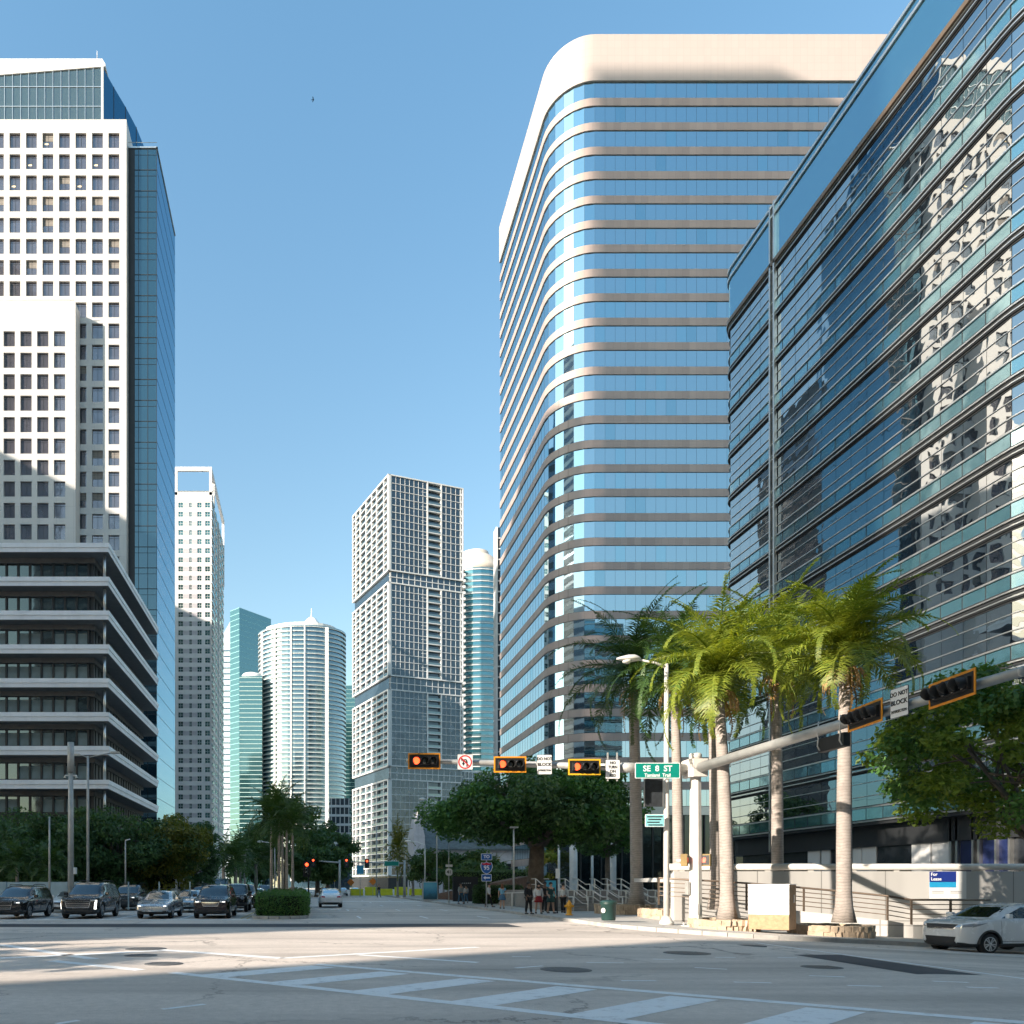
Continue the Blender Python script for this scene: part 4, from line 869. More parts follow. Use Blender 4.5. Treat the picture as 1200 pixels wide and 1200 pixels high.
def frond(V, F, MI, o, az, el, L, droop, n, lw, ll, r, mi=0):
    """one feather frond: an arching rachis with two rows of drooping leaflets"""
    d = Vector((math.cos(az), math.sin(az), 0)); p = Vector(o); e = el; pts = []; st = L / n
    for i in range(n + 1):
        pts.append((p.copy(), e)); p += (d * math.cos(e) + Vector((0, 0, 1)) * math.sin(e)) * st; e -= droop / n * (1 + 1.2 * i / n)
    side = d.cross(Vector((0, 0, 1)))
    def quad(a, b, c, e_):
        b0 = len(V); V.extend((a, b, c, e_)); F.append((b0, b0 + 1, b0 + 2, b0 + 3)); MI.append(mi)
    for i in range(n):                                     # rachis
        w = .045 * (1 - i / n) + .008; a, b = pts[i][0], pts[i + 1][0]; quad(a - side * w, a + side * w, b + side * w, b - side * w); u = Vector((0, 0, -w)); quad(a, a + u * 1.6, b + u * 1.6, b)
    for i in range(2, n):
        for s_ in (-1, 1):
            for row in range(2):
                t = (i + r.random() * .8) / n; a = pts[i][0].lerp(pts[min(i + 1, n)][0], r.random()); fw = (pts[min(i + 1, n)][0] - pts[i][0]).normalized()
                l = ll * (math.sin(min(1, t * 1.25 + .12) * math.pi) ** .6 * .85 + .15) * r.uniform(.8, 1.15); up = Vector((0, 0, 1))
                nd = (side * s_ * r.uniform(.7, 1) + fw * r.uniform(.35, .75) + up * (r.uniform(.0, .5) if row else r.uniform(-.35, .1))).normalized()
                m1 = a + nd * l * .55; dn = (nd + up * -r.uniform(.2, .65)).normalized(); tip = m1 + dn * l * .5
                wv = nd.cross(fw).cross(nd).normalized() * lw * .5
                quad(a - wv * .5, a + wv * .5, m1 + wv, m1 - wv); quad(m1 - wv, m1 + wv, tip + wv * .12, tip - wv * .12)
def palm(name, label, base, H, L, nf, seed, tr=.3, lean=(0, 0), bark=None, leaf=None, n=56, lw=.044, ll=.8, group=None, shaft=1.3, dead=2, seedst=True, up_only=False):
    r = random.Random(seed); T = thing(name, label, 'palm tree', base, 0, group); top = Vector((lean[0], lean[1], H))
    mb = MB(); k = 16; pts = []; rs = []
    for i in range(k + 1):
        t = i / k; pts.append((lean[0] * t * t, lean[1] * t * t, H * t)); rs.append(tr * (1.6 - .62 * min(1, t * 10) ** .6 if t < .1 else (.98 + .1 * math.sin(t * math.pi) - .28 * t)))
    mb.tube(pts, rs, 14); mb.build('trunk', bark or PBARK, T, world=False)
    mb = MB(); t2 = rs[-1]
    mb.tube([tuple(top), tuple(top + Vector((0, 0, shaft * .2))), tuple(top + Vector((0, 0, shaft * .6))), tuple(top + Vector((0, 0, shaft)))], [t2 * 1.05, t2 * 1.12, t2 * .8, t2 * .45], 12)
    mb.build('crown_shaft', CSHAFT, T, world=False)
    V = []; F = []; MI = []; o = top + Vector((0, 0, shaft * .92))
    for i in range(nf):
        t = i / nf; az = i * 2.39996 + r.uniform(-.25, .25); el = R(86) - R(104) * t ** 1.15 + r.uniform(-.1, .1)
        frond(V, F, MI, o - Vector((0, 0, .3 * t)), az, el, L * r.uniform(.82, 1.08), R(28) + R(30) * r.random() + R(36) * min(1, t * 1.5), n, lw, ll, r)
    me = bpy.data.meshes.new('fronds'); me.from_pydata([tuple(v) for v in V], [], F); me.materials.append(leaf or FROND); me.update(); link('fronds', me, T)
    if dead:
        V = []; F = []; MI = []
        for i in range(dead): frond(V, F, MI, top + Vector((0, 0, .1)), r.uniform(0, 6.28), R(-35), L * .5, R(55), 16, lw * .8, ll * .5, r)
        me = bpy.data.meshes.new('dry_fronds'); me.from_pydata([tuple(v) for v in V], [], F); me.materials.append(DEADF); me.update(); link('dry_fronds', me, T)
    if seedst:
        mb = MB()
        for i in range(26):
            az = r.uniform(0, 6.28); q = top + Vector((math.cos(az) * .22, math.sin(az) * .22, .05)); w = Vector((math.cos(az), math.sin(az), 0))
            mb.tube([tuple(q), tuple(q + w * .3 + Vector((0, 0, .05))), tuple(q + w * .5 + Vector((0, 0, -.35))), tuple(q + w * .52 + Vector((0, 0, -.75)))], [.02, .025, .03, .012], 5)
        mb.build('seed_stalks', SEED, T, world=False)
    return T
def zpalm(px, pyb, pytop, Y): z0 = Z(pyb, Y); return (X(px, Y), Y, z0), Z(pytop, Y) - z0
GP = 'royal palms on the corner'
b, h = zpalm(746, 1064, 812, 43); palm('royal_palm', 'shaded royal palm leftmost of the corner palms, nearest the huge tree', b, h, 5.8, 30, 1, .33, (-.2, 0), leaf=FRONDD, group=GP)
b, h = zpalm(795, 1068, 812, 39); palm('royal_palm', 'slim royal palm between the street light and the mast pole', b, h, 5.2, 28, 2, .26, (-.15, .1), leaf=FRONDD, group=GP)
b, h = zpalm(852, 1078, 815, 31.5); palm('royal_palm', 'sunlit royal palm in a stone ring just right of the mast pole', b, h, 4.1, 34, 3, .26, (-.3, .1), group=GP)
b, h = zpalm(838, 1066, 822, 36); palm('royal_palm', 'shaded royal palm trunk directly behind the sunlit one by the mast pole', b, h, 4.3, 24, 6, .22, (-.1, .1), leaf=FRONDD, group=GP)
b, h = zpalm(911, 1045, 795, 37); palm('royal_palm', 'royal palm rising from behind the white cabinet', b, h, 4.6, 32, 4, .26, (0, .1), group=GP)
b, h = zpalm(989, 1081, 788, 30.2); palm('royal_palm', 'brightest sunlit royal palm, rightmost of the corner palms, in a stone ring', b, h, 4.0, 36, 5, .27, (.05, 0), group=GP, dead=3)
# slim palms on the median
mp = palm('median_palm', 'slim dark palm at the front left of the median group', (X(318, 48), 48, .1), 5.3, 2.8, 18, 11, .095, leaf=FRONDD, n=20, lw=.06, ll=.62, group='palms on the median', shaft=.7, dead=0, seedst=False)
for i, (px, Y, s_, lb) in enumerate(((327, 50, 1.08, 'tallest slim palm at the middle of the median group'), (343, 46, .9, 'slim palm nearest the hedge on the median'), (336, 54, 1.05, 'slim palm at the right of the median group'), (331, 57, 1.1, 'slim palm at the back of the median group'))):
    c = copy_tree(mp); c.location = (X(px, Y), Y, .1); c.scale = (s_, s_, s_); c.rotation_euler.z = 1.3 * (i + 1); c['label'] = lb
# palms by the church and far along the left side
sp = palm('garden_palm', 'bright yellow green palm in the church garden, nearest the lamp post', (X(580, 105), 105, .5), 2.6, 3.2, 18, 21, .16, leaf=LF_YEL, n=16, lw=.1, ll=.8, group='palms round the church', shaft=.6, dead=0, seedst=False)
for i, (px, Y, s_, lb) in enumerate(((545, 108, 1.0, 'yellow green palm in the middle of the church garden'), (525, 112, 1.05, 'yellow green palm at the left of the church garden row'), (520, 120, 1.0, 'palm standing close under the church eaves'), (561, 112, .92, 'small yellow green palm behind the route sign'))):
    c = copy_tree(sp); c.location = (X(px, Y), Y, .5); c.scale = (s_,) * 3; c.rotation_euler.z = i * 1.1 + .4; c['label'] = lb
c = copy_tree(sp); c.location = (X(466, 110), 110, .1); c.scale = (1, 1, 2.1); c['label'] = 'taller yellow green palm at the kerb, left of the church'
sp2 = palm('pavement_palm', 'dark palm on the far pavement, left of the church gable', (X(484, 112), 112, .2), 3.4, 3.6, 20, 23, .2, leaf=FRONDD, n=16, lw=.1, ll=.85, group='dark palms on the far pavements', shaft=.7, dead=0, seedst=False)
for i, (px, Y, s_, lb) in enumerate(((496, 110, .9, 'dark palm in front of the church gable'), (262, 90, 1.15, 'dark palm under the far left signal arm'), (282, 100, 1.3, 'dark palm right of the far left signal arm'), (276, 84, 1.1, 'lower dark palm behind the black off-roader'), (300, 105, 1.35, 'dark palm left of the median palms'))):
    c = copy_tree(sp2); c.location = (X(px, Y), Y, .1); c.scale = (s_,) * 3; c.rotation_euler.z = i * .9; c['label'] = lb
for i, (px, Y, h, lb) in enumerate(((20, 53, 2.9, 'drooping shaded palm low at the left edge, behind the barrier'), (58, 52, 2.6, 'drooping shaded palm behind the barrier, left of the tall grey pole'), (-6, 57, 3.2, 'drooping palm cut off by the left edge'))):
    palm('low_palm', lb, (X(px, Y), Y, .1), h, 2.2, 16, 30 + i, .12, leaf=FRONDD, n=14, lw=.08, ll=.6, group='low palms behind the barrier', shaft=.4, dead=0, seedst=False)

# ---- hedges
def hedge(name, label, x0, x1, y0, y1, z0, z1, n, ls, leaf, seed, cat='hedge'):
    r = np.random.default_rng(seed); T = thing(name, label, cat, ((x0 + x1) / 2, (y0 + y1) / 2, z0)); w = np.array([x1 - x0, y1 - y0, z1 - z0])
    q = r.uniform(-.5, .5, (n, 3)); f = r.integers(0, 5, n); ii = np.arange(n)
    for k, (ax, v) in enumerate(((0, -.5), (0, .5), (1, -.5), (2, .5), (2, .5))): q[f == k, ax] = v + r.normal(0, .035, (f == k).sum()) * (2.2 / w[ax])
    q[:, 2] += .5; nr = np.zeros((n, 3)); nr[:, 2] = .8
    for k, (ax, v) in enumerate(((0, -1), (0, 1), (1, -1), (2, 1), (2, 1))): nr[f == k, ax] += v
    P_ = q * w * (1 + .05 * np.sin(q[:, :1] * 9 + q[:, 1:2] * 7)); link('foliage', leaf_mesh('foliage', P_, ls, [leaf], nr, .6, seed), T)
    mb = MB(); mb.box(-(x1 - x0) / 2 + .12, (x1 - x0) / 2 - .12, -(y1 - y0) / 2 + .12, (y1 - y0) / 2 - .12, 0, z1 - z0 - .14); mb.build('twigs', mat('hedge_inside', (.02, .032, .012), .95), T, world=False); return T
hedge('hedge', 'clipped green hedge at the near tip of the median', X(301, 41), X(359, 41), 40.3, 46, .12, 1.28, 9000, .055, LF_BIG, 1)
hedge('hedge', 'second clipped hedge along the median, under the slim palms', -2.6, -.4, 47, 62, .12, 1.35, 8000, .07, LF_MID, 2)
hedge('hedge', 'clipped hedge on the brown garden wall, behind the route sign', X(530, 78), X(618, 78), 78, 83, 1.3, 3.2, 7000, .1, LF_MID, 3)
hedge('hedge', 'dark low hedge below the garden wall, left of the huge tree trunk', X(560, 66), X(612, 66), 66, 68, .15, 1.6, 4000, .09, LF_DARK, 4)
# ================================================================ VEHICLES
def paintm(name, col, metal=.3):
    if name in MATS: return MATS[name]
    m, nt, b = new_mat(name); b.inputs['Base Color'].default_value = (*col, 1); b.inputs['Metallic'].default_value = metal; b.inputs['Roughness'].default_value = .35; b.inputs['Coat Weight'].default_value = 1; b.inputs['Coat Roughness'].default_value = .04
    p = pos(nt); c = ramp(nt, noise(nt, p, 2.5, 5, .7, (1, 1, .5)), [(.45, col), (.8, tuple(min(1, x * .9 + .006) for x in col))]); nt.links.new(c, b.inputs['Base Color'])
    nt.links.new(ramp(nt, noise(nt, p, 3, 4), [(.3, (.2,) * 3), (.8, (.34,) * 3)]), b.inputs['Roughness']); return m
TYRE = mat('tyre_rubber', (.018, .018, .019), .85); RIM = mat('alloy_rim', (.5, .5, .51), .3, .9); TRIM = mat('black_trim', (.02, .021, .023), .5); CHROME = mat('chrome', (.75, .75, .76), .12, 1.0, var=.03)
CGL = glass('car_glass', (.75, .8, .82), .02, .01, 2, .1, (.008, .011, .013)); LAMP = glass('head_lamp_glass', (.9, .92, .95), .06, .05, 9, .35, (.35, .37, .4)); TAIL = mat('tail_lamp_red', (.35, .01, .012), .2, coat=1); PLATE = mat('number_plate', (.6, .62, .6), .5); AMBER = mat('amber_lamp', (.6, .2, .02), .25, coat=1)
DRL = emis('daytime_lamp', (1, .95, .85), 1.2)

def car(name, label, cat, kind, L, W, H, wb, paint_, front=.9, wr=.34, lower=None, grille='wide', seed=0, group=None, cl=.22, rails=False, detail=2):
    """faces -Y. Body lofted from stations along its length, wheel wells cut, glass, lamps and grille laid on its skin"""
    T = thing(name, label, cat, (0, 0, 0), 0, group); hw = W / 2; yc = -L / 2
    f = {'suv': dict(top=[(0, .52), (.06, .56), (.4, .585), (1.15, .615), (1.75, .88), (2.15, .975), (2.9, 1.0), (L - .9, .985), (L - .38, .93), (L - .08, .6), (L, .52)], belt=.60, roofw=.74),
         'boxy': dict(top=[(0, .53), (.05, .6), (.3, .62), (1.45, .64), (1.8, .93), (2.05, .985), (2.9, 1.0), (L - .6, .99), (L - .12, .95), (L - .06, .62), (L, .5)], belt=.62, roofw=.83),
         'sedan': dict(top=[(0, .44), (.1, .52), (.6, .6), (1.3, .66), (2.05, .93), (2.5, .99), (2.9, 1.0), (3.4, .97), (L - .75, .74), (L - .2, .72), (L - .03, .6), (L, .5)], belt=.63, roofw=.68),
         'cross': dict(top=[(0, .46), (.04, .55), (.12, .605), (.4, .66), (1.05, .71), (1.8, .93), (2.15, .985), (2.7, 1.0), (L - .9, .965), (L - .35, .9), (L - .08, .62), (L, .5)], belt=.675, roofw=.72),
         'van': dict(top=[(0, .42), (.08, .47), (.55, .55), (.95, .6), (1.55, .93), (1.8, .985), (2.4, 1.0), (L - .3, 1.0), (L - .08, .97), (L - .03, .6), (L, .45)], belt=.56, roofw=.82)}[kind]
    tp = f['top']
    def lerp(t, tab):
        for (a, b), (c, d) in zip(tab, tab[1:]):
            if t <= c: return b + (d - b) * (t - a) / (c - a)
        return tab[-1][1]
    ts = sorted({0, .04, .09, .24, .46, .15, .35, .6, .9, 1.15, 1.45, 1.75, 2.05, 2.4, 2.9, 3.4, L - 1.1, L - .75, L - .38, L - .12, L - .03, L, *[a for a, _ in tp]})
    cowl = (1.05 if kind == 'cross' else 1.15 if kind == 'suv' else 1.45 if kind == 'boxy' else 1.3 if kind == 'sedan' else .95)
    bm = bmesh.new(); rings = []
    for t in ts:
        e = min(t, L - t); w = hw * ((.62 + .38 * max(0, 1 - (1 - min(1, e / .62)) ** 2.4) ** .8) if kind == 'cross' else .86 + .14 * sst(0, .55, e) if kind not in ('boxy',) else .95 + .05 * sst(0, .2, e)); zt = lerp(t, tp) * H; zb = cl + (.1 if kind != 'cross' else .06) * (1 - sst(0, .3, e)); bl = min(f['belt'] * H, zt - .03); cab = sst(0, .3, zt - f['belt'] * H - .02)
        wr_ = hw * f['roofw']; prof = [(0, zb), (w * .86, zb), (w * .965, zb + .12), (w * .995, zb + .5 * (bl - zb)), (w * .985, bl - .1), (w * .955, bl)]
        zc = zt
        if cab > .01:
            prof += [(w * .955 + (wr_ - w * .955) * .1, bl + .02), (w * .955 + (wr_ - w * .955) * .85, bl + (zc - bl) * .82), (wr_ * .93, zc - .035), (wr_ * .6, zc), (0, zc + .01)]
        else:
            prof += [(w * .9, bl + .02), (w * .8, min(zc, bl + .03)), (w * .6, zc), (w * .3, zc + .008), (0, zc + .012)]
        pts = prof + [(-x, z) for x, z in reversed(prof[1:-1])]
        rings.append([bm.verts.new((x, yc + t, z)) for x, z in pts])
    n = len(rings[0])
    for a, b in zip(rings, rings[1:]):
        for i in range(n): bm.faces.new((a[i], b[i], b[(i + 1) % n], a[(i + 1) % n]))
    bm.faces.new(rings[0]); bm.faces.new(list(reversed(rings[-1])))
    bmesh.ops.recalc_face_normals(bm, faces=bm.faces[:])
    for fc in bm.faces: fc.smooth = True
    me = bpy.data.meshes.new('body'); bm.to_mesh(me); bm.free(); me.materials.append(paint_); me.materials.append(TRIM)
    tmp = bpy.data.objects.new('tmp', me); C.objects.link(tmp); md = tmp.modifiers.new('s', 'SUBSURF'); md.levels = 1; md.render_levels = 1
    wy = [yc + front, yc + front + wb]
    cut = MB()
    for y in wy:
        for s_ in (-1, 1): cut.lathe([(wr * 1.16, hw * .62), (wr * 1.16, hw * 1.2)] if s_ > 0 else [(wr * 1.16, -hw * 1.2), (wr * 1.16, -hw * .62)], (0, y, wr), 22, 0, False, 'x')
    co_ = link('cut', cut.mesh('cut', TRIM)); bo = tmp.modifiers.new('b', 'BOOLEAN'); bo.operation = 'DIFFERENCE'; bo.object = co_; bo.solver = 'EXACT'
    dg = bpy.context.evaluated_depsgraph_get(); dg.update(); ev = tmp.evaluated_get(dg); m2 = bpy.data.meshes.new_from_object(ev, preserve_all_data_layers=True, depsgraph=dg)
    bv = BVHTree.FromPolygons([v.co.copy() for v in m2.vertices], [tuple(p.vertices) for p in m2.polygons])
    bpy.data.objects.remove(tmp); bpy.data.objects.remove(co_)
    for p in m2.polygons:
        if p.center.z < cl + .16 and lower is None: p.material_index = 1
        if lower is not None and (p.center.z < lower): p.material_index = 1
        if abs(p.center.x) < hw * .93 and any(abs(math.hypot(p.center.y - y, p.center.z - wr) - wr * 1.16) < .03 for y in wy) and p.center.z < wr * 2.3: p.material_index = 1
    m2.name = 'body'; body = link('body', m2, T)
    def hit(o, d, off):
        h = bv.ray_cast(Vector(o), Vector(d))
        return None if h[0] is None else h[0] - Vector(d) * off
    def decal(mb, quad, view, m=0, nu=8, nv=4, off=.008):
        """a four-cornered patch in the front, back or side view laid on the skin"""
        P_ = []
        for j in range(nv + 1):
            for i in range(nu + 1):
                u, v = i / nu, j / nv; a = [(quad[0][k] * (1 - u) + quad[1][k] * u) * (1 - v) + (quad[3][k] * (1 - u) + quad[2][k] * u) * v for k in (0, 1)]
                if view == 'f': q = hit((a[0], -9, a[1]), (0, 1, 0), off)
                elif view == 'b': q = hit((a[0], 9, a[1]), (0, -1, 0), off)
                else: q = hit((9 * view, a[0], a[1]), (-view, 0, 0), off)
                P_.append(q)
        last = next((q for q in P_ if q is not None), None)
        if last is None: return
        ok = [q is not None for q in P_]; P_ = [q if q is not None else last for q in P_]; k = nu + 1
        fs = [(j * k + i, j * k + i + 1, (j + 1) * k + i + 1, (j + 1) * k + i) for j in range(nv) for i in range(nu) if ok[j * k + i] and ok[j * k + i + 1] and ok[(j + 1) * k + i] and ok[(j + 1) * k + i + 1]]
        mb.add(P_, fs, m, True)
    bl = f['belt'] * H; rw = hw * f['roofw']
    ty = yc + cowl; rf = next(a for a, b in tp if b > .965) + yc
    q = MB(); decal(q, [(-hw * .8, bl + .08), (hw * .8, bl + .08), (rw * .84, H * .945), (-rw * .84, H * .945)], 'f', 0, 10, 8); q.build('windscreen', CGL, T, False)
    zr = H * (.93 if kind != 'sedan' else .93); q = MB(); rb_ = .74 if kind == 'sedan' else .63
    decal(q, [(-hw * .74, H * rb_ + .06), (hw * .74, H * rb_ + .06), (rw * .8, zr), (-rw * .8, zr)], 'b', 0, 10, 8); q.build('rear_window', CGL, T, False)
    yb_ = yc + L - (.95 if kind == 'sedan' else .45 if kind != 'van' else 3.2); ym = (ty + .7 + yb_) / 2 + .1; zt_ = H * .925
    yr0 = ty + .32; yr1 = rf + .12
    for s_ in (-1, 1):
        q = MB(); decal(q, [(yr0, bl + .05), (ym - .04, bl + .05), (ym - .04, zt_), (yr1, zt_)], s_, 0, 10, 6); q.build('door_window', CGL, T, False)
        if kind != 'van':
            rk = .55 if kind == 'sedan' else .2
            q = MB(); decal(q, [(ym + .04, bl + .05), (yb_, bl + .06), (yb_ - rk, zt_), (ym + .04, zt_)], s_, 0, 10, 6); q.build('door_window', CGL, T, False)
        q = MB()
        for y in (ty + .25, ym, yb_ - .1 if kind != 'van' else ym): decal(q, [(y - .006, cl + .22), (y + .006, cl + .22), (y + .006, bl - .02), (y - .006, bl - .02)], s_, 0, 1, 8, .003)
        decal(q, [(ty + .25, cl + .22), (yb_ - .1, cl + .22), (yb_ - .1, cl + .235), (ty + .25, cl + .235)], s_, 0, 10, 1, .003); q.build('door_gap', TRIM, T, False)
        q = MB()
        for y in (ym - .28, yb_ - .35): h = hit((9 * s_, y, bl - .14), (-s_, 0, 0), .02); h and q.bar(h + Vector((0, -.09, 0)), h + Vector((0, .09, 0)), .03, .03)
        q.build('door_handle', paint_, T, False)
        h = hit((9 * s_, yr0 + .1, bl), (-s_, 0, 0), 0)
        if h: q = MB(); x = h.x; q.prism([(x, h.y - .02), (x + s_ * .2, h.y - .08), (x + s_ * .22, h.y + .04), (x, h.y + .1)][::s_], bl + .04, bl + .2); q.build('wing_mirror', paint_ if kind != 'van' else TRIM, T, False, .03)
        # lamps
        zl = H * (.47 if kind in ('suv', 'boxy') else .43); q = MB(); a0 = hw * .5; a1 = hw * .92
        if kind == 'cross': zl = H * .53; decal(q, [(s_ * hw * .56, zl - .02), (s_ * hw * .9, zl + .02), (s_ * hw * .95, zl + .13), (s_ * hw * .6, zl + .06)], 'f', 0, 12, 4); decal(q, [(yc + .28, zl + .0), (yc + .55, zl + .08), (yc + .8, zl + .15), (yc + .3, zl + .1)], s_, 0, 10, 3)
        elif kind == 'boxy': q.lathe([(.02, 0), (.11, 0), (.12, -.02)], (s_ * hw * .68, yc - .02, H * .5), 16, 0, True, 'y')
        elif grille == 'tall': decal(q, [(s_ * hw * .8, H * .26), (s_ * hw * .88, H * .26), (s_ * hw * .9, H * .5), (s_ * hw * .84, H * .5)], 'f', 1, 3, 8); decal(q, [(s_ * hw * .62, zl), (s_ * hw * .86, zl + .02), (s_ * hw * .86, zl + .1), (s_ * hw * .6, zl + .07)], 'f', 0)
        else: decal(q, [(s_ * a0, zl), (s_ * hw * .8, zl - .03), (s_ * hw * .86, zl + .1), (s_ * a0, zl + .09)], 'f', 0, 8, 3); decal(q, [(yc + .2, zl), (yc + .62, zl + .1), (yc + .62, zl + .13), (yc + .16, zl + .11)], s_, 0, 8, 3); decal(q, [(s_ * hw * .62, zl + .02), (s_ * hw * .78, zl + .02), (s_ * hw * .78, zl + .05), (s_ * hw * .62, zl + .05)], 'f', 1, 3, 1, .014)
        q.build('headlight', [LAMP, DRL], T, False)
        q = MB(); zt2 = H * (.6 if kind == 'sedan' else .55)
        decal(q, [(s_ * hw * .48, zt2 - .08), (s_ * hw * .9, zt2 - .06), (s_ * hw * .9, zt2 + .09), (s_ * hw * .5, zt2 + .04)], 'b', 0, 8, 4); q.build('tail_light', TAIL, T, False)
        if detail > 1: q = MB(); decal(q, [(s_ * hw * .55, cl + .12), (s_ * hw * .8, cl + .12), (s_ * hw * .8, cl + .2), (s_ * hw * .58, cl + .2)], 'f', 0, 4, 2); q.build('fog_lamp', TRIM, T, False)
    q = MB(); gz0, gz1, gw = {'wide': (.36, .47, .46), 'tall': (.3, .53, .66), 'low': (.4, .45, .42), 'oct': (.3, .52, .4), 'slot': (.4, .55, .5), 'vee': (.49, .585, .6)}[grille]; gz0 *= H; gz1 *= H; gw *= hw
    decal(q, [(-gw * .82, gz0), (gw * .82, gz0), (gw, gz1), (-gw, gz1)], 'f', 0, 10, 4)
    nb = 5 if grille == 'tall' else 0 if grille == 'vee' else 3
    for k in range(nb): z = gz0 + (gz1 - gz0) * (k + .5) / nb; decal(q, [(-gw * .9, z - .008), (gw * .9, z - .008), (gw * .9, z + .008), (-gw * .9, z + .008)], 'f', 1 if grille != 'slot' else 0, 10, 1, .016)
    for a, b in (((-gw * .82, gz0), (gw * .82, gz0)), ((-gw, gz1), (gw, gz1)))[:1 if grille == 'vee' else 2]: decal(q, [(a[0], a[1] - .012), (b[0], b[1] - .012), (b[0], b[1] + .012), (a[0], a[1] + .012)], 'f', 1, 10, 1, .018)
    for s_ in (-1, 1): decal(q, [(s_ * gw * .8, gz0), (s_ * gw * .84, gz0), (s_ * gw * 1.02, gz1), (s_ * gw * .98, gz1)], 'f', 1, 1, 6, .018)
    q.build('grille', [TRIM, CHROME], T, False)
    q = MB(); decal(q, [(-hw * .62, cl + .08), (hw * .62, cl + .08), (hw * .56, H * .25), (-hw * .56, H * .25)], 'f', 0, 10, 3); (decal(q, [(-hw * .5, H * .2), (hw * .5, H * .2), (hw * .58, H * .34), (-hw * .58, H * .34)], 'f', 0, 12, 4, .012) if kind == 'cross' else None); q.build('bumper_intake', TRIM, T, False)
    q = MB(); zp = H * .62 if kind != 'sedan' else H * .5; decal(q, [(-.16, zp - .14), (.16, zp - .14), (.16, zp), (-.16, zp)], 'b', 0, 3, 2, .015); q.build('number_plate', PLATE, T, False)
    q = MB(); decal(q, [(-hw * .7, cl + .05), (hw * .7, cl + .05), (hw * .7, cl + .2), (-hw * .7, cl + .2)], 'b', 0, 10, 3); q.build('rear_bumper', TRIM, T, False)
    if rails:
        q = MB()
        for s_ in (-1, 1): q.tube([(s_ * rw * .86, rf + .2, H - .02), (s_ * rw * .88, rf + .35, H + .05), (s_ * rw * .88, yc + L - 1, H + .04), (s_ * rw * .86, yc + L - .8, H - .03)], .018, 6)
        q.build('roof_rail', TRIM, T, False)
    if kind == 'boxy': q = MB(); q.lathe([(.05, 0), (.38, 0), (.4, .06), (.38, .2), (.1, .22)], (0, yc + L, H * .5), 20, 0, True, 'y'); q.build('spare_wheel', TYRE, T, False)
    if lower is not None:
        for y in wy:
            for s_ in (-1, 1):
                q = MB(); x = s_ * hw * .985; ri, ro = wr * 1.15, wr * 1.32; k = 14
                for a in range(k):
                    t0, t1 = math.pi * a / k, math.pi * (a + 1) / k
                    v = [(x + s_ * .012, y + r_ * math.cos(t), wr + r_ * math.sin(t)) for r_, t in ((ri, t0), (ro, t0), (ro, t1), (ri, t1))]; v += [(x - s_ * .08, p[1], p[2]) for p in v]
                    q.add(v, [(0, 1, 2, 3), (0, 3, 7, 4), (1, 5, 6, 2)])
                q.build('arch_trim', TRIM, T, False)
    # wheels
    for y in wy:
        for s_ in (-1, 1):
            xw = s_ * (hw - .13); w = link('wheel', None, T) if False else None
            q = MB(); prof = [(wr * .62, -.1), (wr * .9, -.11), (wr * .98, -.085), (wr, -.05), (wr, .05), (wr * .98, .085), (wr * .9, .11), (wr * .62, .1)]; q.lathe(prof, (0, 0, 0), 28, 0, True, 'x')
            wh = q.build('wheel', TYRE, T, False); wh.location = (xw, y, wr)
            q = MB(); q.lathe([(wr * .64, s_ * .112), (wr * .6, s_ * .1), (wr * .55, s_ * .05), (.02, s_ * .045)], (0, 0, 0), 24, 1, True, 'x'); q.lathe([(wr * .66, s_ * .1), (wr * .665, s_ * .116), (wr * .6, s_ * .116), (wr * .58, s_ * .08)], (0, 0, 0), 28, 0, True, 'x')
            for k in range(10):
                a = 2 * math.pi * k / 10 + (.11 if k % 2 else -.11); ca, sa = math.cos(a), math.sin(a); q.bar((s_ * .1, ca * .05, sa * .05), (s_ * .112, ca * wr * .62, sa * wr * .62), .035, .03, 0, (1, 0, 0))
            q.lathe([(.055, s_ * .09), (.05, s_ * .122), (.01, s_ * .124)], (0, 0, 0), 12, 0, True, 'x'); rm = link('rim', q.mesh('rim', [RIM, TRIM]), wh)
    return T
def put(T, x, y, rz=0, label=None): T.location = (x, y, g(x, y) + .004); T.rotation_euler.z = R(rz); return T
Bk = paintm('black_paint', (.008, .009, .011)); Wh = paintm('white_paint', (.7, .71, .72), .05); Sv = paintm('silver_paint', (.5, .51, .52), .6); Mar = paintm('maroon_black_paint', (.018, .008, .01)); Gr = paintm('grey_blue_paint', (.3, .36, .4), .6); Yl = paintm('taxi_yellow', (.7, .4, .02), .0); Dk = paintm('dark_grey_paint', (.04, .045, .05), .5); Rd = paintm('red_paint', (.35, .02, .02), .2)
GQ = 'cars waiting at the lights'
c = car('parked_suv', 'black sport utility vehicle cut by the left edge, leftmost in the waiting front row', 'car', 'suv', 5.06, 1.97, 1.72, 2.99, Bk, .95, .38, grille='oct', rails=True, group=GQ); put(c, -15.35, 41.2)
c = car('parked_suv', 'large black luxury sport utility vehicle with a tall chrome framed grille', 'car', 'suv', 5.38, 2.06, 1.93, 3.07, Bk, .98, .41, grille='tall', rails=True, group=GQ); put(c, -11.75, 41.7)
c = car('sedan', 'silver sedan in the waiting front row, between two dark large cars', 'car', 'sedan', 4.9, 1.85, 1.45, 2.78, Sv, .95, .34, grille='low', group=GQ); put(c, -8.0, 41.6)
c = car('parked_suv', 'dark maroon sport utility vehicle in the waiting front row, next to the median', 'car', 'suv', 5.1, 1.93, 1.78, 3.04, Mar, .95, .38, grille='wide', rails=True, group=GQ); put(c, -5.05, 41.9)
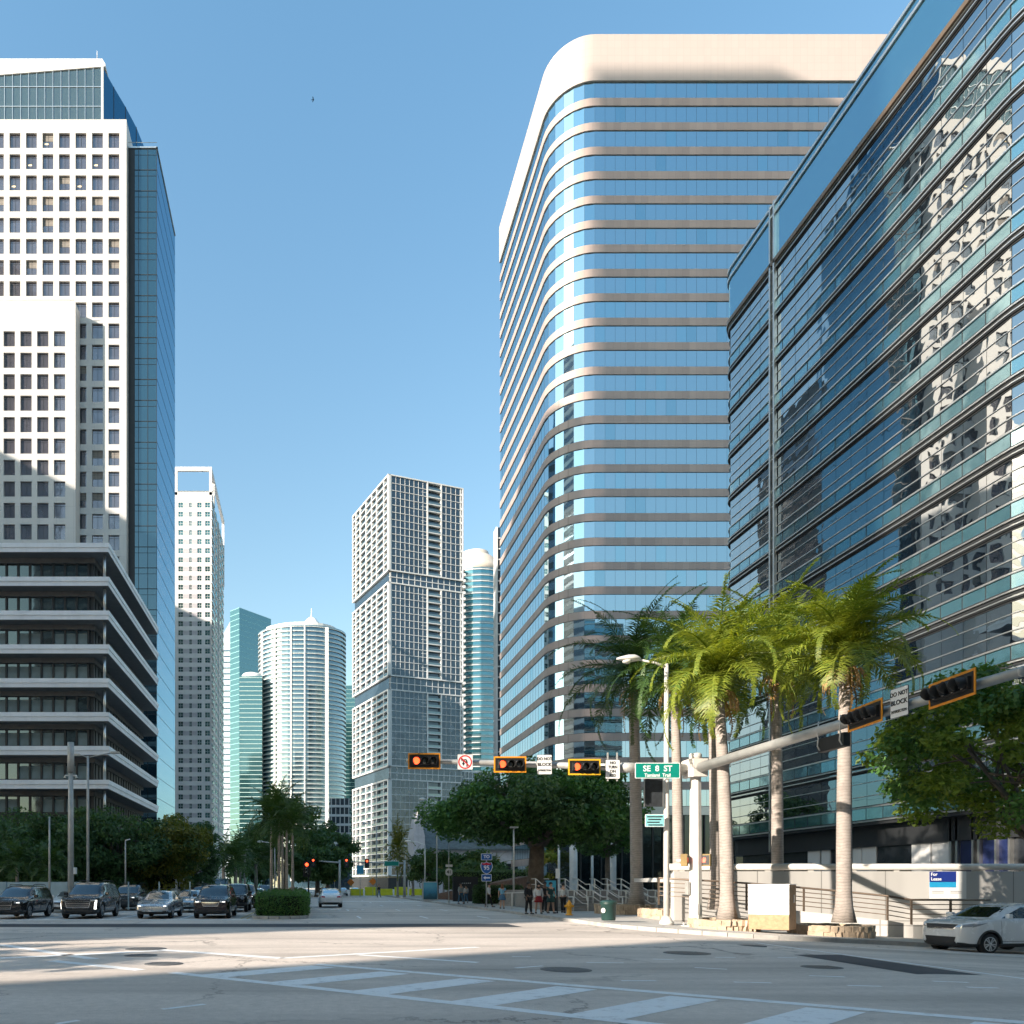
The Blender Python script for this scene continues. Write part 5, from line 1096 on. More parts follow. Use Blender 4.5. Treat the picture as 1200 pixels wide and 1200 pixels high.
c = car('off_roader', 'black boxy off-roader with round headlights behind the maroon sport utility vehicle', 'car', 'boxy', 4.5, 1.88, 1.86, 2.95, Bk, .75, .4, grille='slot', group=GQ, cl=.35); put(c, -4.9, 51.5)
sedw = car('sedan', 'white sedan half hidden between the two black front row cars', 'car', 'sedan', 4.75, 1.85, 1.45, 2.78, Wh, .92, .34, grille='wide', group=GQ); put(sedw, -15.6, 50.3)
suvd = car('parked_suv', 'black sport utility vehicle with a chrome grille, in front of the white van', 'car', 'suv', 5.1, 2.0, 1.84, 3.0, Dk, .95, .39, grille='wide', group=GQ, rails=True); put(suvd, -12.6, 54.5)
van = car('van', 'white high roofed van behind the silver sedan', 'van', 'van', 5.9, 2.05, 2.5, 3.7, Wh, .95, .36, grille='wide', group=GQ); put(van, -11.7, 64.5)
sedg = car('sedan', 'pale blue grey sedan behind the silver sedan', 'car', 'sedan', 4.8, 1.83, 1.46, 2.75, Gr, .92, .33, grille='wide', group=GQ); put(sedg, -7.8, 50.6)
def again(src, label, x, y, rz=0, paint_=None, group=GQ):
    c = copy_tree(src); put(c, x, y, rz); c['label'] = label; c['group'] = group
    if paint_:
        old = next(k for k in KIDS(src) if k.name.startswith('body')).data.materials[0]
        for k in KIDS(c):
            if k.data and k.data.materials and k.data.materials[0] == old:
                k.data = k.data.copy(); k.data.materials[0] = paint_
    return c
again(suvd, 'dark sport utility vehicle behind the pale blue grey sedan', -8.0, 59)
again(suvd, 'dark sport utility vehicle behind the black off-roader', -5.0, 60)
again(van, 'pale van far back behind the white high roofed van', -9.6, 84, 0, Gr)
again(sedg, 'white sedan far back in the lane next to the median', -5.0, 75, 0, Wh); again(sedg, 'silver sedan far back behind the dark cars', -8.2, 74, 0, Sv)
again(suvd, 'dark car at the back of the waiting queue', -5.2, 92)
wt = again(sedw, 'white sedan waiting in the turning lane beside the median signal post', -.75, 78)
GA = 'cars driving away up the avenue'
sa = car('sedan', 'white sedan seen from behind, driving away up the avenue', 'car', 'sedan', 4.7, 1.86, 1.42, 2.75, Wh, .92, .34, grille='wide', group=GA); put(sa, 1.7, 61.5, 180)
again(sa, 'yellow taxi ahead of the white sedan seen from behind', 2.6, 88, 180, Yl, GA)
for i, (x, y, s_, p_, lb) in enumerate(((-1.6, 96, 0, Dk, 'dark sedan in the distant queue beside the median'), (-1.8, 108, 0, Sv, 'silver sedan in the distant queue beside the median'), (2.4, 104, 180, Dk, 'dark sedan ahead of the yellow taxi'), (2.6, 120, 180, Rd, 'red sedan far up the avenue'),
                                       (5.6, 130, 180, Wh, 'white sedan in the middle lane far up the avenue'), (2.5, 138, 180, Sv, 'silver sedan farthest up the avenue'), (-1.6, 124, 0, Wh, 'white sedan in the distant queue'), (-5, 130, 0, Gr, 'grey sedan far back beyond the median trees'), (-8.4, 112, 0, Wh, 'white sedan far back in the left lanes'), (-5.2, 106, 0, Sv, 'silver sedan farther back in the left lanes'), (9, 150, 180, Yl, 'yellow taxi at the far kerb'))):
    again(sa, lb, x, y, s_, p_, GA if s_ else 'cars in the distant queue')
rg = car('crossover', 'white crossover with black wheel arches at the right edge, on the side street', 'car', 'cross', 4.38, 1.84, 1.66, 2.65, Wh, .88, .345, lower=.37, grille='vee', cl=.2, detail=1); put(rg, 23.2, 25.9, -82)
# ================================================================ STREET FURNITURE, SIGNS, PEOPLE
GALV = mat('galvanised_steel', (.42, .42, .4), .5, .35, var=.15, scale=2, bmp=.15, bscale=12, streak=.25); CREAM = mat('pale_grey_paint', (.6, .58, .54), .5, .1, var=.08, streak=.2)
SIGNW = mat('sign_white', (.72, .72, .7), .45, var=.04); INK = mat('sign_black', (.012, .012, .013), .5); SGREEN = mat('sign_green', (.0, .22, .17), .45, var=.05); SBLUE = mat('sign_blue', (.015, .1, .34), .45); SRED = mat('sign_red', (.55, .015, .02), .45); ALU = mat('sign_back', (.45, .46, .46), .4, .7)
LETW = mat('letter_white', (.8, .8, .8), .45, var=.02); YEDGE = mat('yellow_border', (.75, .42, .02), .5); OEDGE = mat('orange_border', (.72, .27, .015), .5); SIGB = mat('signal_black', (.012, .013, .014), .5); ORANGE = mat('work_orange', (.75, .2, .02), .5); YELL = mat('barrier_yellow', (.65, .6, .02), .5)
REDON = emis('red_signal_light', (1, .07, .02), 1.9); LENSOFF = mat('dark_lens', (.03, .035, .03), .15, coat=1)
def text_bm(txt, size, depth=.004, bold=0.0, sx=1.0, align='CENTER'):
    cu = bpy.data.curves.new('t', 'FONT'); cu.body = txt; cu.size = size; cu.extrude = depth; cu.align_x = align; cu.align_y = 'CENTER'; cu.resolution_u = 3; cu.offset = bold
    o = bpy.data.objects.new('t', cu); C.objects.link(o); dg = bpy.context.evaluated_depsgraph_get(); me = bpy.data.meshes.new_from_object(o.evaluated_get(dg))
    v = [(a.co.x * sx, a.co.y, a.co.z) for a in me.vertices]; f = [tuple(p.vertices) for p in me.polygons]; bpy.data.objects.remove(o); bpy.data.meshes.remove(me); return v, f
def letters(T, lines, mats_, y=-.012):
    """lines: (text, x, z, size, bold, x-scale); lettering standing on a face towards -Y"""
    for t, x, z, s_, b, sx in lines:
        mb = MB(); v, f = text_bm(t, s_, .003, b, sx); mb.add([(a + x, y - c, z + b_) for a, b_, c in v], [tuple(f_) for f_ in f]); mb.build('lettering', mats_, T, world=False)
def rrect(w, h, r=.04, n=4):
    o = []
    for cx, cy, a in ((w / 2 - r, h / 2 - r, 0), (-w / 2 + r, h / 2 - r, 90), (-w / 2 + r, -h / 2 + r, 180), (w / 2 - r, -h / 2 + r, 270)):
        o += [(cx + r * math.cos(R(a + 90 * i / n)), cy + r * math.sin(R(a + 90 * i / n))) for i in range(n + 1)]
    return o
def sign(name, label, cat, w, h, face, border, loc, rz=0, bw=.02, group=None, inset=True):
    T = thing(name, label, cat, loc, R(rz), group)
    mb = MB(); mb.plate(rrect(w, h), (0, 0, 0), (1, 0, 0), (0, 0, 1), .012, 0); mb.plate(rrect(w - .005, h - .005), (0, .0125, 0), (1, 0, 0), (0, 0, 1), .003, 1); mb.build('panel', [border or face, ALU], T, False)
    if border: mb = MB(); mb.plate(rrect(w - 2 * bw, h - 2 * bw, .03), (0, -.005, 0), (1, 0, 0), (0, 0, 1), .004); mb.build('face', face, T, False)
    return T
# ---- mast pole with its two arms
PX, PY = X(815, 33), 33.0; zb = g(PX, PY) + .145; zA = 6.72
T = thing('signal_mast', 'pale grey signal mast on the sunny corner carrying two long arms', 'signal mast', (PX, PY, zb)); H_ = Z(883, 33) - zb
mb = MB(); mb.tube([(0, 0, .1), (0, 0, H_ * .5), (0, 0, H_ - .25)], [.27, .245, .22], 8, sm=False); mb.build('pole', CREAM, T, False)
mb = MB(); mb.tube([(0, 0, H_ - .25), (0, 0, H_ - .05), (0, 0, H_)], [.25, .25, .2], 16); mb.build('cap', CREAM, T, False)
mb = MB(); mb.box(-.42, .42, -.42, .42, 0, .06); mb.tube([(0, 0, .06), (0, 0, .14)], [.36, .3], 8, sm=False); [mb.tube([(a, b, .06), (a, b, .16)], .035, 6) for a in (-.34, .34) for b in (-.34, .34)]; mb.build('base_plate', CREAM, T, False)
za = zA - zb; mb = MB(); mb.box(-.42, -.24, -.3, .3, za - .38, za + .38); mb.box(-.3, .3, -.46, -.25, za - .38, za + .38); mb.box(-.6, -.42, -.02, .02, za - .3, za + .3); mb.build('arm_flange', CREAM, T, False)
xL = X(476, 33) - PX; mb = MB(); mb.tube([(-.4, 0, za), (-3.2, 0, za + .06), (-3.21, 0, za + .06), (xL * .72, 0, za + .26), (xL, 0, za + .36)], [.2, .19, .155, .12, .085], 14); mb.tube([(-2.4, 0, za + .045), (-3.2, 0, za + .06)], [.215, .215], 14); mb.build('arm', GALV, T, False)
mb = MB(); mb.tube([(0, -.4, za), (.25, -7, za + .1), (.5, -14.6, za + .12)], [.21, .17, .125], 14); mb.lathe([(.13, 0), (.13, -.05), (.06, -.08)], (.5, -14.58, za + .12), 14, 0, True, 'y'); mb.build('arm', GALV, T, False)
mb = MB(); [mb.box(-.275, -.24, -.1, .1, z, z + .1) for z in ()]; mb.box(-.4, -.28, -.12, .12, 1.4, 1.95); mb.box(-.05, .05, -.3, -.26, .55, 1.0); mb.build('access_box', GALV, T, False, .01)
mb = MB(); mb.lathe([(.32, 0), (.32, .03)], (0, 0, 0), 10); 
def signal(label, loc, rz, n=3, lit=0, edge=YEDGE, group='traffic lights on the mast arms'):
    T = thing('traffic_light', label, 'traffic light', loc, R(rz), group); w = .35 * n; bw = w + .3
    mb = MB(); mb.box(-w / 2, w / 2, -.12, .1, -.17, .17); mb.box(-.06, .06, .1, .22, -.2, .2); mb.build('housing', SIGB, T, False, .015)
    mb = MB(); mb.box(-bw / 2, bw / 2, -.03, -.02, -.33, .33)
    e = .055; y0, y1 = -.042, -.0195
    for a in ((-bw / 2 - .01, bw / 2 + .01, .33 - e, .34), (-bw / 2 - .01, bw / 2 + .01, -.34, -.33 + e)): mb.box(a[0], a[1], y0, y1, a[2], a[3], 1)
    for a in (-bw / 2 - .01, bw / 2 - e + .01): mb.box(a, a + e, y0 + .001, y1 + .001, -.33 + e, .33 - e, 1)
    mb.build('backplate', [SIGB, edge], T, False)
    for k in range(n):
        x = -w / 2 + .175 + .35 * k; mb = MB(); mb.lathe([(.15, -.12), (.12, -.145), (.07, -.165), (.01, -.17)], (x, 0, 0), 18, 0, True, 'y'); mb.build('lens', REDON if k == lit else LENSOFF, T, False)
        mb = MB(); V = []; m_ = 14
        for r_ in (.165, .155):
            for yy, cutd in ((-.115, 0), (-.37, 0)):
                for j in range(m_ + 1): a = R(-55) + R(290) * j / m_; V.append((x + r_ * math.cos(a), yy + (.12 * max(0, -math.sin(a)) if yy < -.3 else 0), r_ * math.sin(a)))
        k1 = m_ + 1; mb.add(V, [(j, j + 1, k1 + j + 1, k1 + j) for j in range(m_)] + [(2 * k1 + j + 1, 2 * k1 + j, 3 * k1 + j, 3 * k1 + j + 1) for j in range(m_)] + [(k1 + j, k1 + j + 1, 3 * k1 + j + 1, 3 * k1 + j) for j in range(m_)], 0, True); mb.build('visor', SIGB, T, False)
    return T
def armz(px): return zA + (0.36 * min(1, max(0, (PX - .4 - X(px, 33)) / (PX - X(476, 33)))))
signal('red traffic light leftmost on the left mast arm, left of the no turning sign', (X(497, 32.6), 32.6, Z(892, 32.6)), 0, edge=OEDGE)
signal('red traffic light in the middle of the left mast arm, beside the block sign', (X(597.5, 32.6), 32.6, Z(896, 32.6)), 0, edge=OEDGE)
signal('red traffic light with bright yellow border, nearest the street name sign', (X(684.5, 32.6), 32.6, Z(899, 32.6)), 0)
signal('four lens traffic light seen from the side, nearer the mast on the right arm', (16.75, 23.1, 6.82), -97, 4, 9, OEDGE)
signal('four lens traffic light seen from the side, near the tip of the right arm', (16.85, 20.1, 6.84), -97, 4, 9, OEDGE)
T = thing('side_signal', 'black traffic light hanging under the right mast arm, seen from behind', 'traffic light', (16.95, 24.7, 6.35)); mb = MB(); mb.box(-.1, .12, -.5, .75, -.25, .2); mb.build('housing', SIGB, T, False, .02); 
for y in (-.45, .6): mb = MB(); mb.tube([(-.16, y, .75), (-.2, y, .3), (-.17, y, .2), (-.2, y, -.05), (-.12, y, -.2)], .022, 6); mb.build('bracket', CREAM, T, False)
# ---- signs on the arms
T = sign('street_sign', 'green street name sign reading SE 8 ST with Tamiami Trail below, on the mast arm', 'street sign', 1.9, .66, SGREEN, LETW, (X(770.5, 32.5), 32.5, Z(903, 32.5)), 0, .03)
letters(T, [('SE  8  ST', 0, .075, .34, .007, 1.0), ('Tamiami  Trail', 0, -.2, .2, .004, .95)], LETW)
def dnb(label, loc, rz):
    T = sign('regulatory_sign', label, 'sign', .64, .84, SIGNW, INK, loc, rz, .012, 'signs on the mast arms'); letters(T, [('DO NOT', 0, .24, .175, .004, .9), ('BLOCK', 0, 0, .19, .005, .95), ('INTERSECTION', 0, -.25, .11, .003, .72)], INK); return T
dnb('white DO NOT BLOCK INTERSECTION sign on the left mast arm', (X(638, 32.7), 32.7, Z(896, 32.7)), 0)
dnb('white DO NOT BLOCK INTERSECTION sign between the two right arm signals', (16.72, 21.75, 6.9), -88)
T = sign('regulatory_sign', 'white NO TURN ON RED sign left of the green street name sign', 'sign', .62, .82, SIGNW, INK, (X(718, 32.7), 32.7, Z(901.5, 32.7)), 0, .012, 'signs on the mast arms'); letters(T, [('NO', 0, .27, .16, .004, 1), ('TURN', 0, .09, .16, .004, .9), ('ON', 0, -.09, .16, .004, 1), ('RED', 0, -.27, .16, .004, .95)], INK)

for x in (-.2, .2): mb = MB(); mb.box(x - .03, x + .03, .02, .05, -.5, .72); mb.build('bracket', GALV, T, False)
T = sign('regulatory_sign', 'white square turning ban sign with a red ring, on the left mast arm', 'sign', .66, .66, SIGNW, INK, (X(545, 32.7), 32.7, Z(893, 32.7)), 0, .01, 'signs on the mast arms')
mb = MB()
ring = lambda r0, r1, m: [mb.add([(r * math.cos(t), -.01, r * math.sin(t)) for r, t in ((r0, a), (r1, a), (r1, b), (r0, b))], [(0, 1, 2, 3)], m) for a, b in ((2 * math.pi * k / 32, 2 * math.pi * (k + 1) / 32) for k in range(32))]
ring(.24, .295, 0); mb.bar((-.18, -.012, .18), (.18, -.012, -.18), .05, .004, 0, (0, 1, 0))
for pts in ([(.08, -.2), (.08, .02), (.04, .1), (-.03, .1), (-.07, .02), (-.07, -.06)], [(.08, -.03), (-.1, .08)]):
    for a, b in zip(pts, pts[1:]): mb.bar((a[0], -.0095, a[1]), (b[0], -.0095, b[1]), .05, .003, 1, (0, 1, 0))
mb.plate([(-.14, -.05), (0, -.05), (-.07, -.16)], (0, -.009, 0), (1, 0, 0), (0, 0, 1), .003, 1); mb.plate([(-.06, .13), (-.14, .02), (-.18, .13)], (0, -.009, 0), (1, 0, 0), (0, 0, 1), .003, 1)
mb.build('symbol', [SRED, INK], T, False)
# ---- street light and what hangs on it
lx_, ly_ = X(781, 34), 34.0; zg = g(lx_, ly_) + .145; T = thing('street_light', 'tall slim street light with a cobra head, left of the signal mast', 'street light', (lx_, ly_, zg)); hl = Z(778, 34) - zg
mb = MB(); mb.tube([(0, 0, 0), (0, 0, hl * .5), (0, 0, hl)], [.13, .115, .085], 12); mb.build('pole', CREAM, T, False); mb = MB(); mb.lathe([(.3, 0), (.3, .12), (.24, .2), (.2, .3), (.14, .38)], (0, 0, 0), 12); mb.build('base', CREAM, T, False)
mb = MB(); mb.tube([(0, 0, hl - .15), (-.5, 0, hl + .05), (-1.3, 0, hl + .2)], [.07, .05, .045], 8); mb.build('arm', CREAM, T, False)
mb = MB(); mb.lathe([(.06, -.95), (.13, -.8), (.24, -.45), (.25, -.2), (.16, 0), (.07, .1)], (0, 0, 0), 14, 0, True, 'x'); mb.v = [(x - 1.25, y, z * (.75 if z > 0 else .45) + hl + .22) for x, y, z in mb.v]; hd = mb.build('lamp_head', CREAM, T, False)
q = MB(); q.lathe([(.2, 0), (.19, -.06), (.1, -.12), (.01, -.13)], (-1.75, 0, hl + .14), 14); link('lens', q.mesh('lens', mat('lamp_lens', (.6, .6, .55), .2)), hd)
T = sign('small_sign', 'small pale teal notice hung from the street light', 'sign', .85, .55, mat('pale_teal', (.22, .52, .56), .5), LETW, (X(765, 33.9), 33.7, Z(962, 33.9)), 0, .02); mb = MB(); [mb.box(-.34 + .05 * (k % 2), .34 - .07 * (k % 3), -.011, -.009, .14 - k * .12, .19 - k * .12) for k in range(4)]; mb.build('lettering', INK, T, False)
T = thing('banner', 'dark upright banner in a light frame on the street light, under the street name sign', 'banner', (X(765.5, 33.9), 33.85, Z(929, 33.9))); mb = MB(); mb.box(-.38, .38, -.02, .02, -.62, .62); mb.build('cloth', mat('dark_banner', (.02, .025, .03), .7, var=.4, scale=5), T, False); mb = MB(); mb.tube([(-.42, 0, .64), (.55, 0, .64)], .025, 6); mb.box(-.44, -.4, -.03, .03, -.62, .62); mb.box(.38, .42, -.03, .03, -.62, .62); mb.build('frame', METAL, T, False)
for dx, rz, lb in ((-13, 60, 'weathered pedestrian signal on the left of the signal mast'), (11, -40, 'pedestrian signal with a red hand on the right of the signal mast')):
    T = thing('pedestrian_signal', lb, 'pedestrian signal', (X(815 + dx, 32.9), 32.9, Z(1008, 32.9)), R(rz)); mb = MB(); mb.box(-.24, .24, -.13, .13, -.26, .26); mb.build('housing', mat('ochre_housing', (.22, .15, .05), .6, var=.2), T, False, .02)
    mb = MB(); mb.box(-.2, .2, -.137, -.13, -.2, .2, 0); mb.plate([(-.06, -.1), (.04, -.1), (.07, .0), (.06, .09), (.03, .1), (.02, .02), (-.0, .12), (-.03, .12), (-.03, .02), (-.06, .09)], (0, -.14, 0), (1, 0, 0), (0, 0, 1), .003, 1); mb.build('face', [INK, emis('dim_red', (1, .1, .05), .8) if 'dim_red' not in MATS else MATS['dim_red']], T, False)
    mb = MB(); mb.bar((0, .1, 0), (0, .1, 0.01), .1, .1); mb.box(-.02, .02, .1, .3, -.05, .05); mb.build('bracket', CREAM, T, False)
# ---- white cabinet, trash bin, hydrant
cx0, cx1 = X(897, 29.3), X(944, 29.3); zc = Z(1090, 29.3); T = thing('utility_cabinet', 'big square masonry cabinet with a blank white front panel, on the sunny corner', 'cabinet', ((cx0 + cx1) / 2, 30.1, zc), R(-43)); hw_ = .69; hc = Z(1037, 29.3) - zc
BR = mat('tan_brick', (.38, .24, .14), .85, var=.2, scale=7, bmp=.3); mb = MB(); mb.box(-hw_, hw_, -.7, .5, 0, hc); mb.build('body', BR, T, False, .015)
mb = MB(); mb.box(-hw_ + .003, hw_ - .003, -.715, -.7, hc * .34, hc - .01); mb.build('front_panel', mat('white_panel', (.85, .85, .84), .35, var=.02), T, False); mb = MB(); mb.box(-hw_ - .02, hw_ + .02, -.72, .52, hc, hc + .03); mb.build('lid', SIGNW, T, False, .008)
mb = MB(); mb.box(hw_, hw_ + .02, .0, .12, hc * .6, hc * .78); mb.build('latch', METAL, T, False)
T = thing('trash_bin', 'dark green round trash bin with a white round emblem, on the corner pavement', 'trash bin', (X(713, 34.5), 34.5, .145)); mb = MB(); mb.lathe([(.28, 0), (.3, .05), (.33, .7), (.36, .72), (.36, .78), (.3, .8)], (0, 0, 0), 18); mb.build('body', mat('bin_green', (.012, .045, .04), .45), T, False)
mb = MB(); mb.lathe([(.37, .78), (.36, .84), (.25, .9), (.1, .91)], (0, 0, 0), 18); mb.build('lid', MATS['bin_green'], T, False); mb = MB(); mb.plate([(.11 * math.cos(a), .11 * math.sin(a)) for a in [2 * math.pi * k / 18 for k in range(18)]], (-.3, -.17, .45), (.5, -.87, 0), (0, 0, 1), .01); mb.build('emblem', SIGNW, T, False)
T = thing('fire_hydrant', 'yellow orange fire hydrant on the pavement beside the pedestrians', 'fire hydrant', (X(667, 40.5), 40.5, .145)); HY = mat('hydrant_yellow', (.7, .33, .02), .45, var=.12); mb = MB(); mb.lathe([(.19, 0), (.19, .05), (.13, .06), (.13, .42), (.16, .44), (.16, .5), (.14, .52), (.13, .6), (.09, .7), (.04, .74), (.04, .8)], (0, 0, 0), 16); mb.build('barrel', HY, T, False)
for d_ in ((-1, 0), (1, 0), (0, -1)): mb = MB(); mb.tube([(d_[0] * .1, d_[1] * .1, .48), (d_[0] * .22, d_[1] * .22, .48)], .075, 10); mb.tube([(d_[0] * .22, d_[1] * .22, .48), (d_[0] * .25, d_[1] * .25, .48)], .04, 6); mb.build('outlet_cap', HY, T, False)
# ---- stone rings round the palms
STN = mat('planter_stone', (.42, .33, .24), .9, var=.35, scale=2.2, bmp=.5, bscale=9)
def ring_planter(label, px0, px1, Y, yd, h):
    x0, x1 = X(px0, Y), X(px1, Y); z = g((x0 + x1) / 2, Y) + .14; T = thing('stone_planter', label, 'planter', ((x0 + x1) / 2, Y + yd / 2, z), 0, 'stone planters round the palms'); w = x1 - x0; rr = random.Random(px0); mb = MB()
    for row in range(2):
        for k in range(34):
            a = 2 * math.pi * (k + .5 * row) / 34; c, s_ = math.cos(a), math.sin(a); e = (abs(c) ** 4 + abs(s_) ** 4) ** -.25; x, y = w / 2 * c * e, yd / 2 * s_ * e; b = MB(); l = rr.uniform(.14, .24)
            b.box(-l, l, -.13, .13, -.02, h / 2 * rr.uniform(.95, 1.15)); b.v = [(p + rr.uniform(-.03, .03), q + rr.uniform(-.03, .03), t + rr.uniform(-.02, .02)) for p, q, t in b.v]; b.xf(Matrix.Translation((x, y, row * h / 2)) @ Matrix.Rotation(math.atan2(yd * c, -w * s_), 4, 'Z')); mb.join(b)
    mb.build('stones', STN, T, False, .015); mb = MB(); mb.prism([(w * .47 * math.cos(2 * math.pi * k / 20), yd * .47 * math.sin(2 * math.pi * k / 20)) for k in range(20)], 0, h * .8); mb.build('soil', SOIL, T, False)
ring_planter('pale stone ring round the sunlit palm by the signal mast', 838, 894, 30.8, 2.4, .42); ring_planter('pale stone ring round the brightest palm, beside the cabinet', 962, 1030, 29.3, 2.2, .42); ring_planter('low dark stone ring round the leftmost shaded palm', 716, 768, 41.5, 2.6, .5); ring_planter('low stone ring behind the street light, round the slim palm', 770, 822, 37.6, 2.4, .5)
# ---- retaining wall with tube rail, lease sign, ramp railing
WY = 36.6; T = thing('retaining_wall', 'smooth pale grey retaining wall along the raised terrace, under the mirror-glass building', 'wall', (28, WY, -.6))
mb = MB(); mb.box(X(790, WY), 60, WY, WY + .35, -1.2, Z(1021, WY)); mb.box(X(790, WY), 60, WY + .35, WY + 4.5, Z(1021, WY) - .5, Z(1021, WY) - .3); mb.build('wall', panel_mat('painted_wall', (.46, .45, .43), 3.05, 50, .75, .5, .05, 0, 0, .5, .05), T)
mb = MB(); zt_ = Z(1016, WY); mb.tube([(X(782, WY), WY + .1, zt_), (60, WY + .1, zt_)], .16, 14); mb.build('tube_rail', CREAM, T)
for k in range(16): x = X(800, WY) + k * 2.05; q = MB(); q.box(x - .12, x + .12, WY + .05, WY + .17, Z(1021, WY), zt_ - .1); q.build('rail_bracket', CREAM, T)
T = sign('lease_sign', 'white and blue For Lease sign standing on the retaining wall', 'sign', X(1132, WY) - X(1088, WY), 1.36, SIGNW, ALU, (X(1110, WY), WY - .03, Z(1037.5, WY)), 0, .01); w = X(1132, WY) - X(1088, WY)
mb = MB(); mb.box(-w / 2 + .015, w / 2 - .5, -.012, -.0095, .16, .66, 0); mb.box(-w / 2 + .015, w / 2 - .5, -.012, -.0095, -.1, .155, 1); [mb.box(x, x + .55, -.012, -.0095, z, z + .03, 2) for x in (-.75, .12) for z in (-.3, -.38)]; mb.build('colour_panel', [mat('deep_blue', (.012, .03, .2), .4), mat('sky_blue', (.02, .3, .55), .4), mat('print_grey', (.3, .3, .32), .5)], T, False)
letters(T, [('For', -.66, .52, .22, .003, 1), ('Lease', -.56, .3, .22, .003, 1)], LETW, -.016)
T = thing('ramp_railing', 'brown steel railing stepping down along the ramp in front of the retaining wall', 'railing', (24, 33.5, 0)); RAILM = mat('brown_steel', (.17, .13, .1), .5, .5, var=.15)
tops = [(772, 1029, 35.6), (845, 1033, 35.2), (905, 1037, 34.6), (980, 1044, 33.6), (1040, 1050, 32.8), (1068, 1054.5, 32.2), (1160, 1054.5, 32.2)]; P3 = [Vector((X(a, c), c, Z(b, c))) for a, b, c in tops]
mb = MB(); mb.tube([tuple(p) for p in P3], .045, 8); mb.build('top_rail', RAILM, T)
for k in range(1, 5): mb = MB(); mb.tube([tuple(p - Vector((0, 0, .2 * k))) for p in P3], .022, 6); mb.build('rail', RAILM, T)
for a, b in zip(P3, P3[1:]):
    n_ = max(1, round((b - a).length / 1.35))
    for k in range(n_): q = MB(); p = a.lerp(b, k / n_); q.box(p.x - .04, p.x + .04, p.y - .02, p.y + .02, p.z - 1.25, p.z); q.build('post', RAILM, T)
T = thing('ramp_curb', 'low grey curb wall under the ramp railing', 'wall', (25, 33, -.5)); mb = MB(); c_ = [(a.x, a.y) for a in P3]; c_ = c_[2:]
for (a, b), pa, pb in zip(zip(c_, c_[1:]), P3[2:], P3[3:]): mb.add([(a[0], a[1] - .1, -1.2), (b[0], b[1] - .1, -1.2), (b[0], b[1] - .1, pb.z - 1.05), (a[0], a[1] - .1, pa.z - 1.05), (a[0], a[1] + .15, -1.2), (b[0], b[1] + .15, -1.2), (b[0], b[1] + .15, pb.z - 1.05), (a[0], a[1] + .15, pa.z - 1.05)], [(0, 1, 2, 3), (5, 4, 7, 6), (3, 2, 6, 7), (0, 3, 7, 4), (1, 5, 6, 2)])
mb.build('wall', MATS['painted_wall'], T)
# ---- plaza steps and zigzag handrails
T = thing('plaza_steps', 'broad flight of low grey steps up to the plaza, behind the corner palms', 'steps', (27, 52, .1)); STEP = mat('step_stone', (.3, .28, .26), .8, var=.15, scale=1.2)
for k in range(8): mb = MB(); mb.box(X(636, 50) + k * .1, 40, 47 + k * .9, 62, .1 + k * .16, .1 + (k + 1) * .16); mb.box(X(636, 50) + k * .1, 40, 46.97 + k * .9, 47.08 + k * .9, .1 + (k + 1) * .16 - .04, .1 + (k + 1) * .16 + .004, 0); mb.build('step', STEP, T)
for j, px in enumerate((652, 668, 690, 706, 728, 744, 762)):
    x = X(px, 50); T = thing('handrail', f'pale zigzag steel handrail on the plaza steps, {["leftmost of seven", "second from the left", "third from the left", "middle one of seven", "third from the right", "second from the right", "rightmost of seven"][j]}', 'handrail', (x, 50, .1), 0, 'handrails on the plaza steps')
    pts = []; y = 46.8; z = 1.0
    for s_ in range(3): pts += [(x, y, z), (x + .05, y + 1.0, z)]; y += 2.7; z += .4; pts += [(x + .1, y, z)]; 
    pts += [(x + .1, y + 1, z)]; mb = MB(); mb.tube(pts, .028, 8); mb.tube([(a, b, c - .4) for a, b, c in pts], .02, 8); mb.build('rail', CREAM, T)
    for p in pts[::2]: q = MB(); q.tube([(p[0], p[1], p[2] - 1.0), p], .04, 8); q.build('post', CREAM, T)
T = thing('handrail', 'long low handrail sloping up beside the pedestrians', 'handrail', (X(605, 52), 52, .1)); mb = MB(); mb.tube([(X(590, 52), 52, 1.2), (X(625, 50), 50, 1.3), (X(640, 47), 47, 1.3), (X(622, 46.6), 46.6, .7)], .035, 8); mb.build('rail', CREAM, T)
for px, Y in ((600, 51.5), (620, 50.3), (634, 48.2)): q = MB(); q.tube([(X(px, Y), Y, .1), (X(px, Y), Y, 1.25)], .04, 8); q.build('post', CREAM, T)
T = thing('garden_wall', 'low brown brick garden wall sloping up behind the pavement', 'wall', (16, 77, .1)); mb = MB(); mb.add([(X(500, 90), 90, .1), (X(622, 70), 70, .1), (X(622, 70), 70, 2.6), (X(500, 90), 90, .5), (X(500, 90), 90.4, .1), (X(622, 70), 74, .1), (X(622, 70), 74, 2.6), (X(500, 90), 90.4, .5)], [(0, 1, 2, 3), (3, 2, 6, 7), (1, 5, 6, 2), (5, 4, 7, 6)]); mb.build('wall', mat('brown_brick', (.14, .085, .06), .9, var=.25, scale=4), T)
T = thing('dark_notice_wall', 'dark wall panel with small pale letters behind the far couple', 'wall', (X(545, 76), 76, .1)); mb = MB(); mb.box(X(531, 76), X(560, 76), 76, 76.3, .1, 2.6); mb.build('panel', INK, T); mb = MB(); [mb.box(X(541, 76) + .2 * k, X(541, 76) + .2 * k + .12, 75.98, 76, 1.9, 2.0) for k in range(5)]; mb.build('lettering', ALU, T)
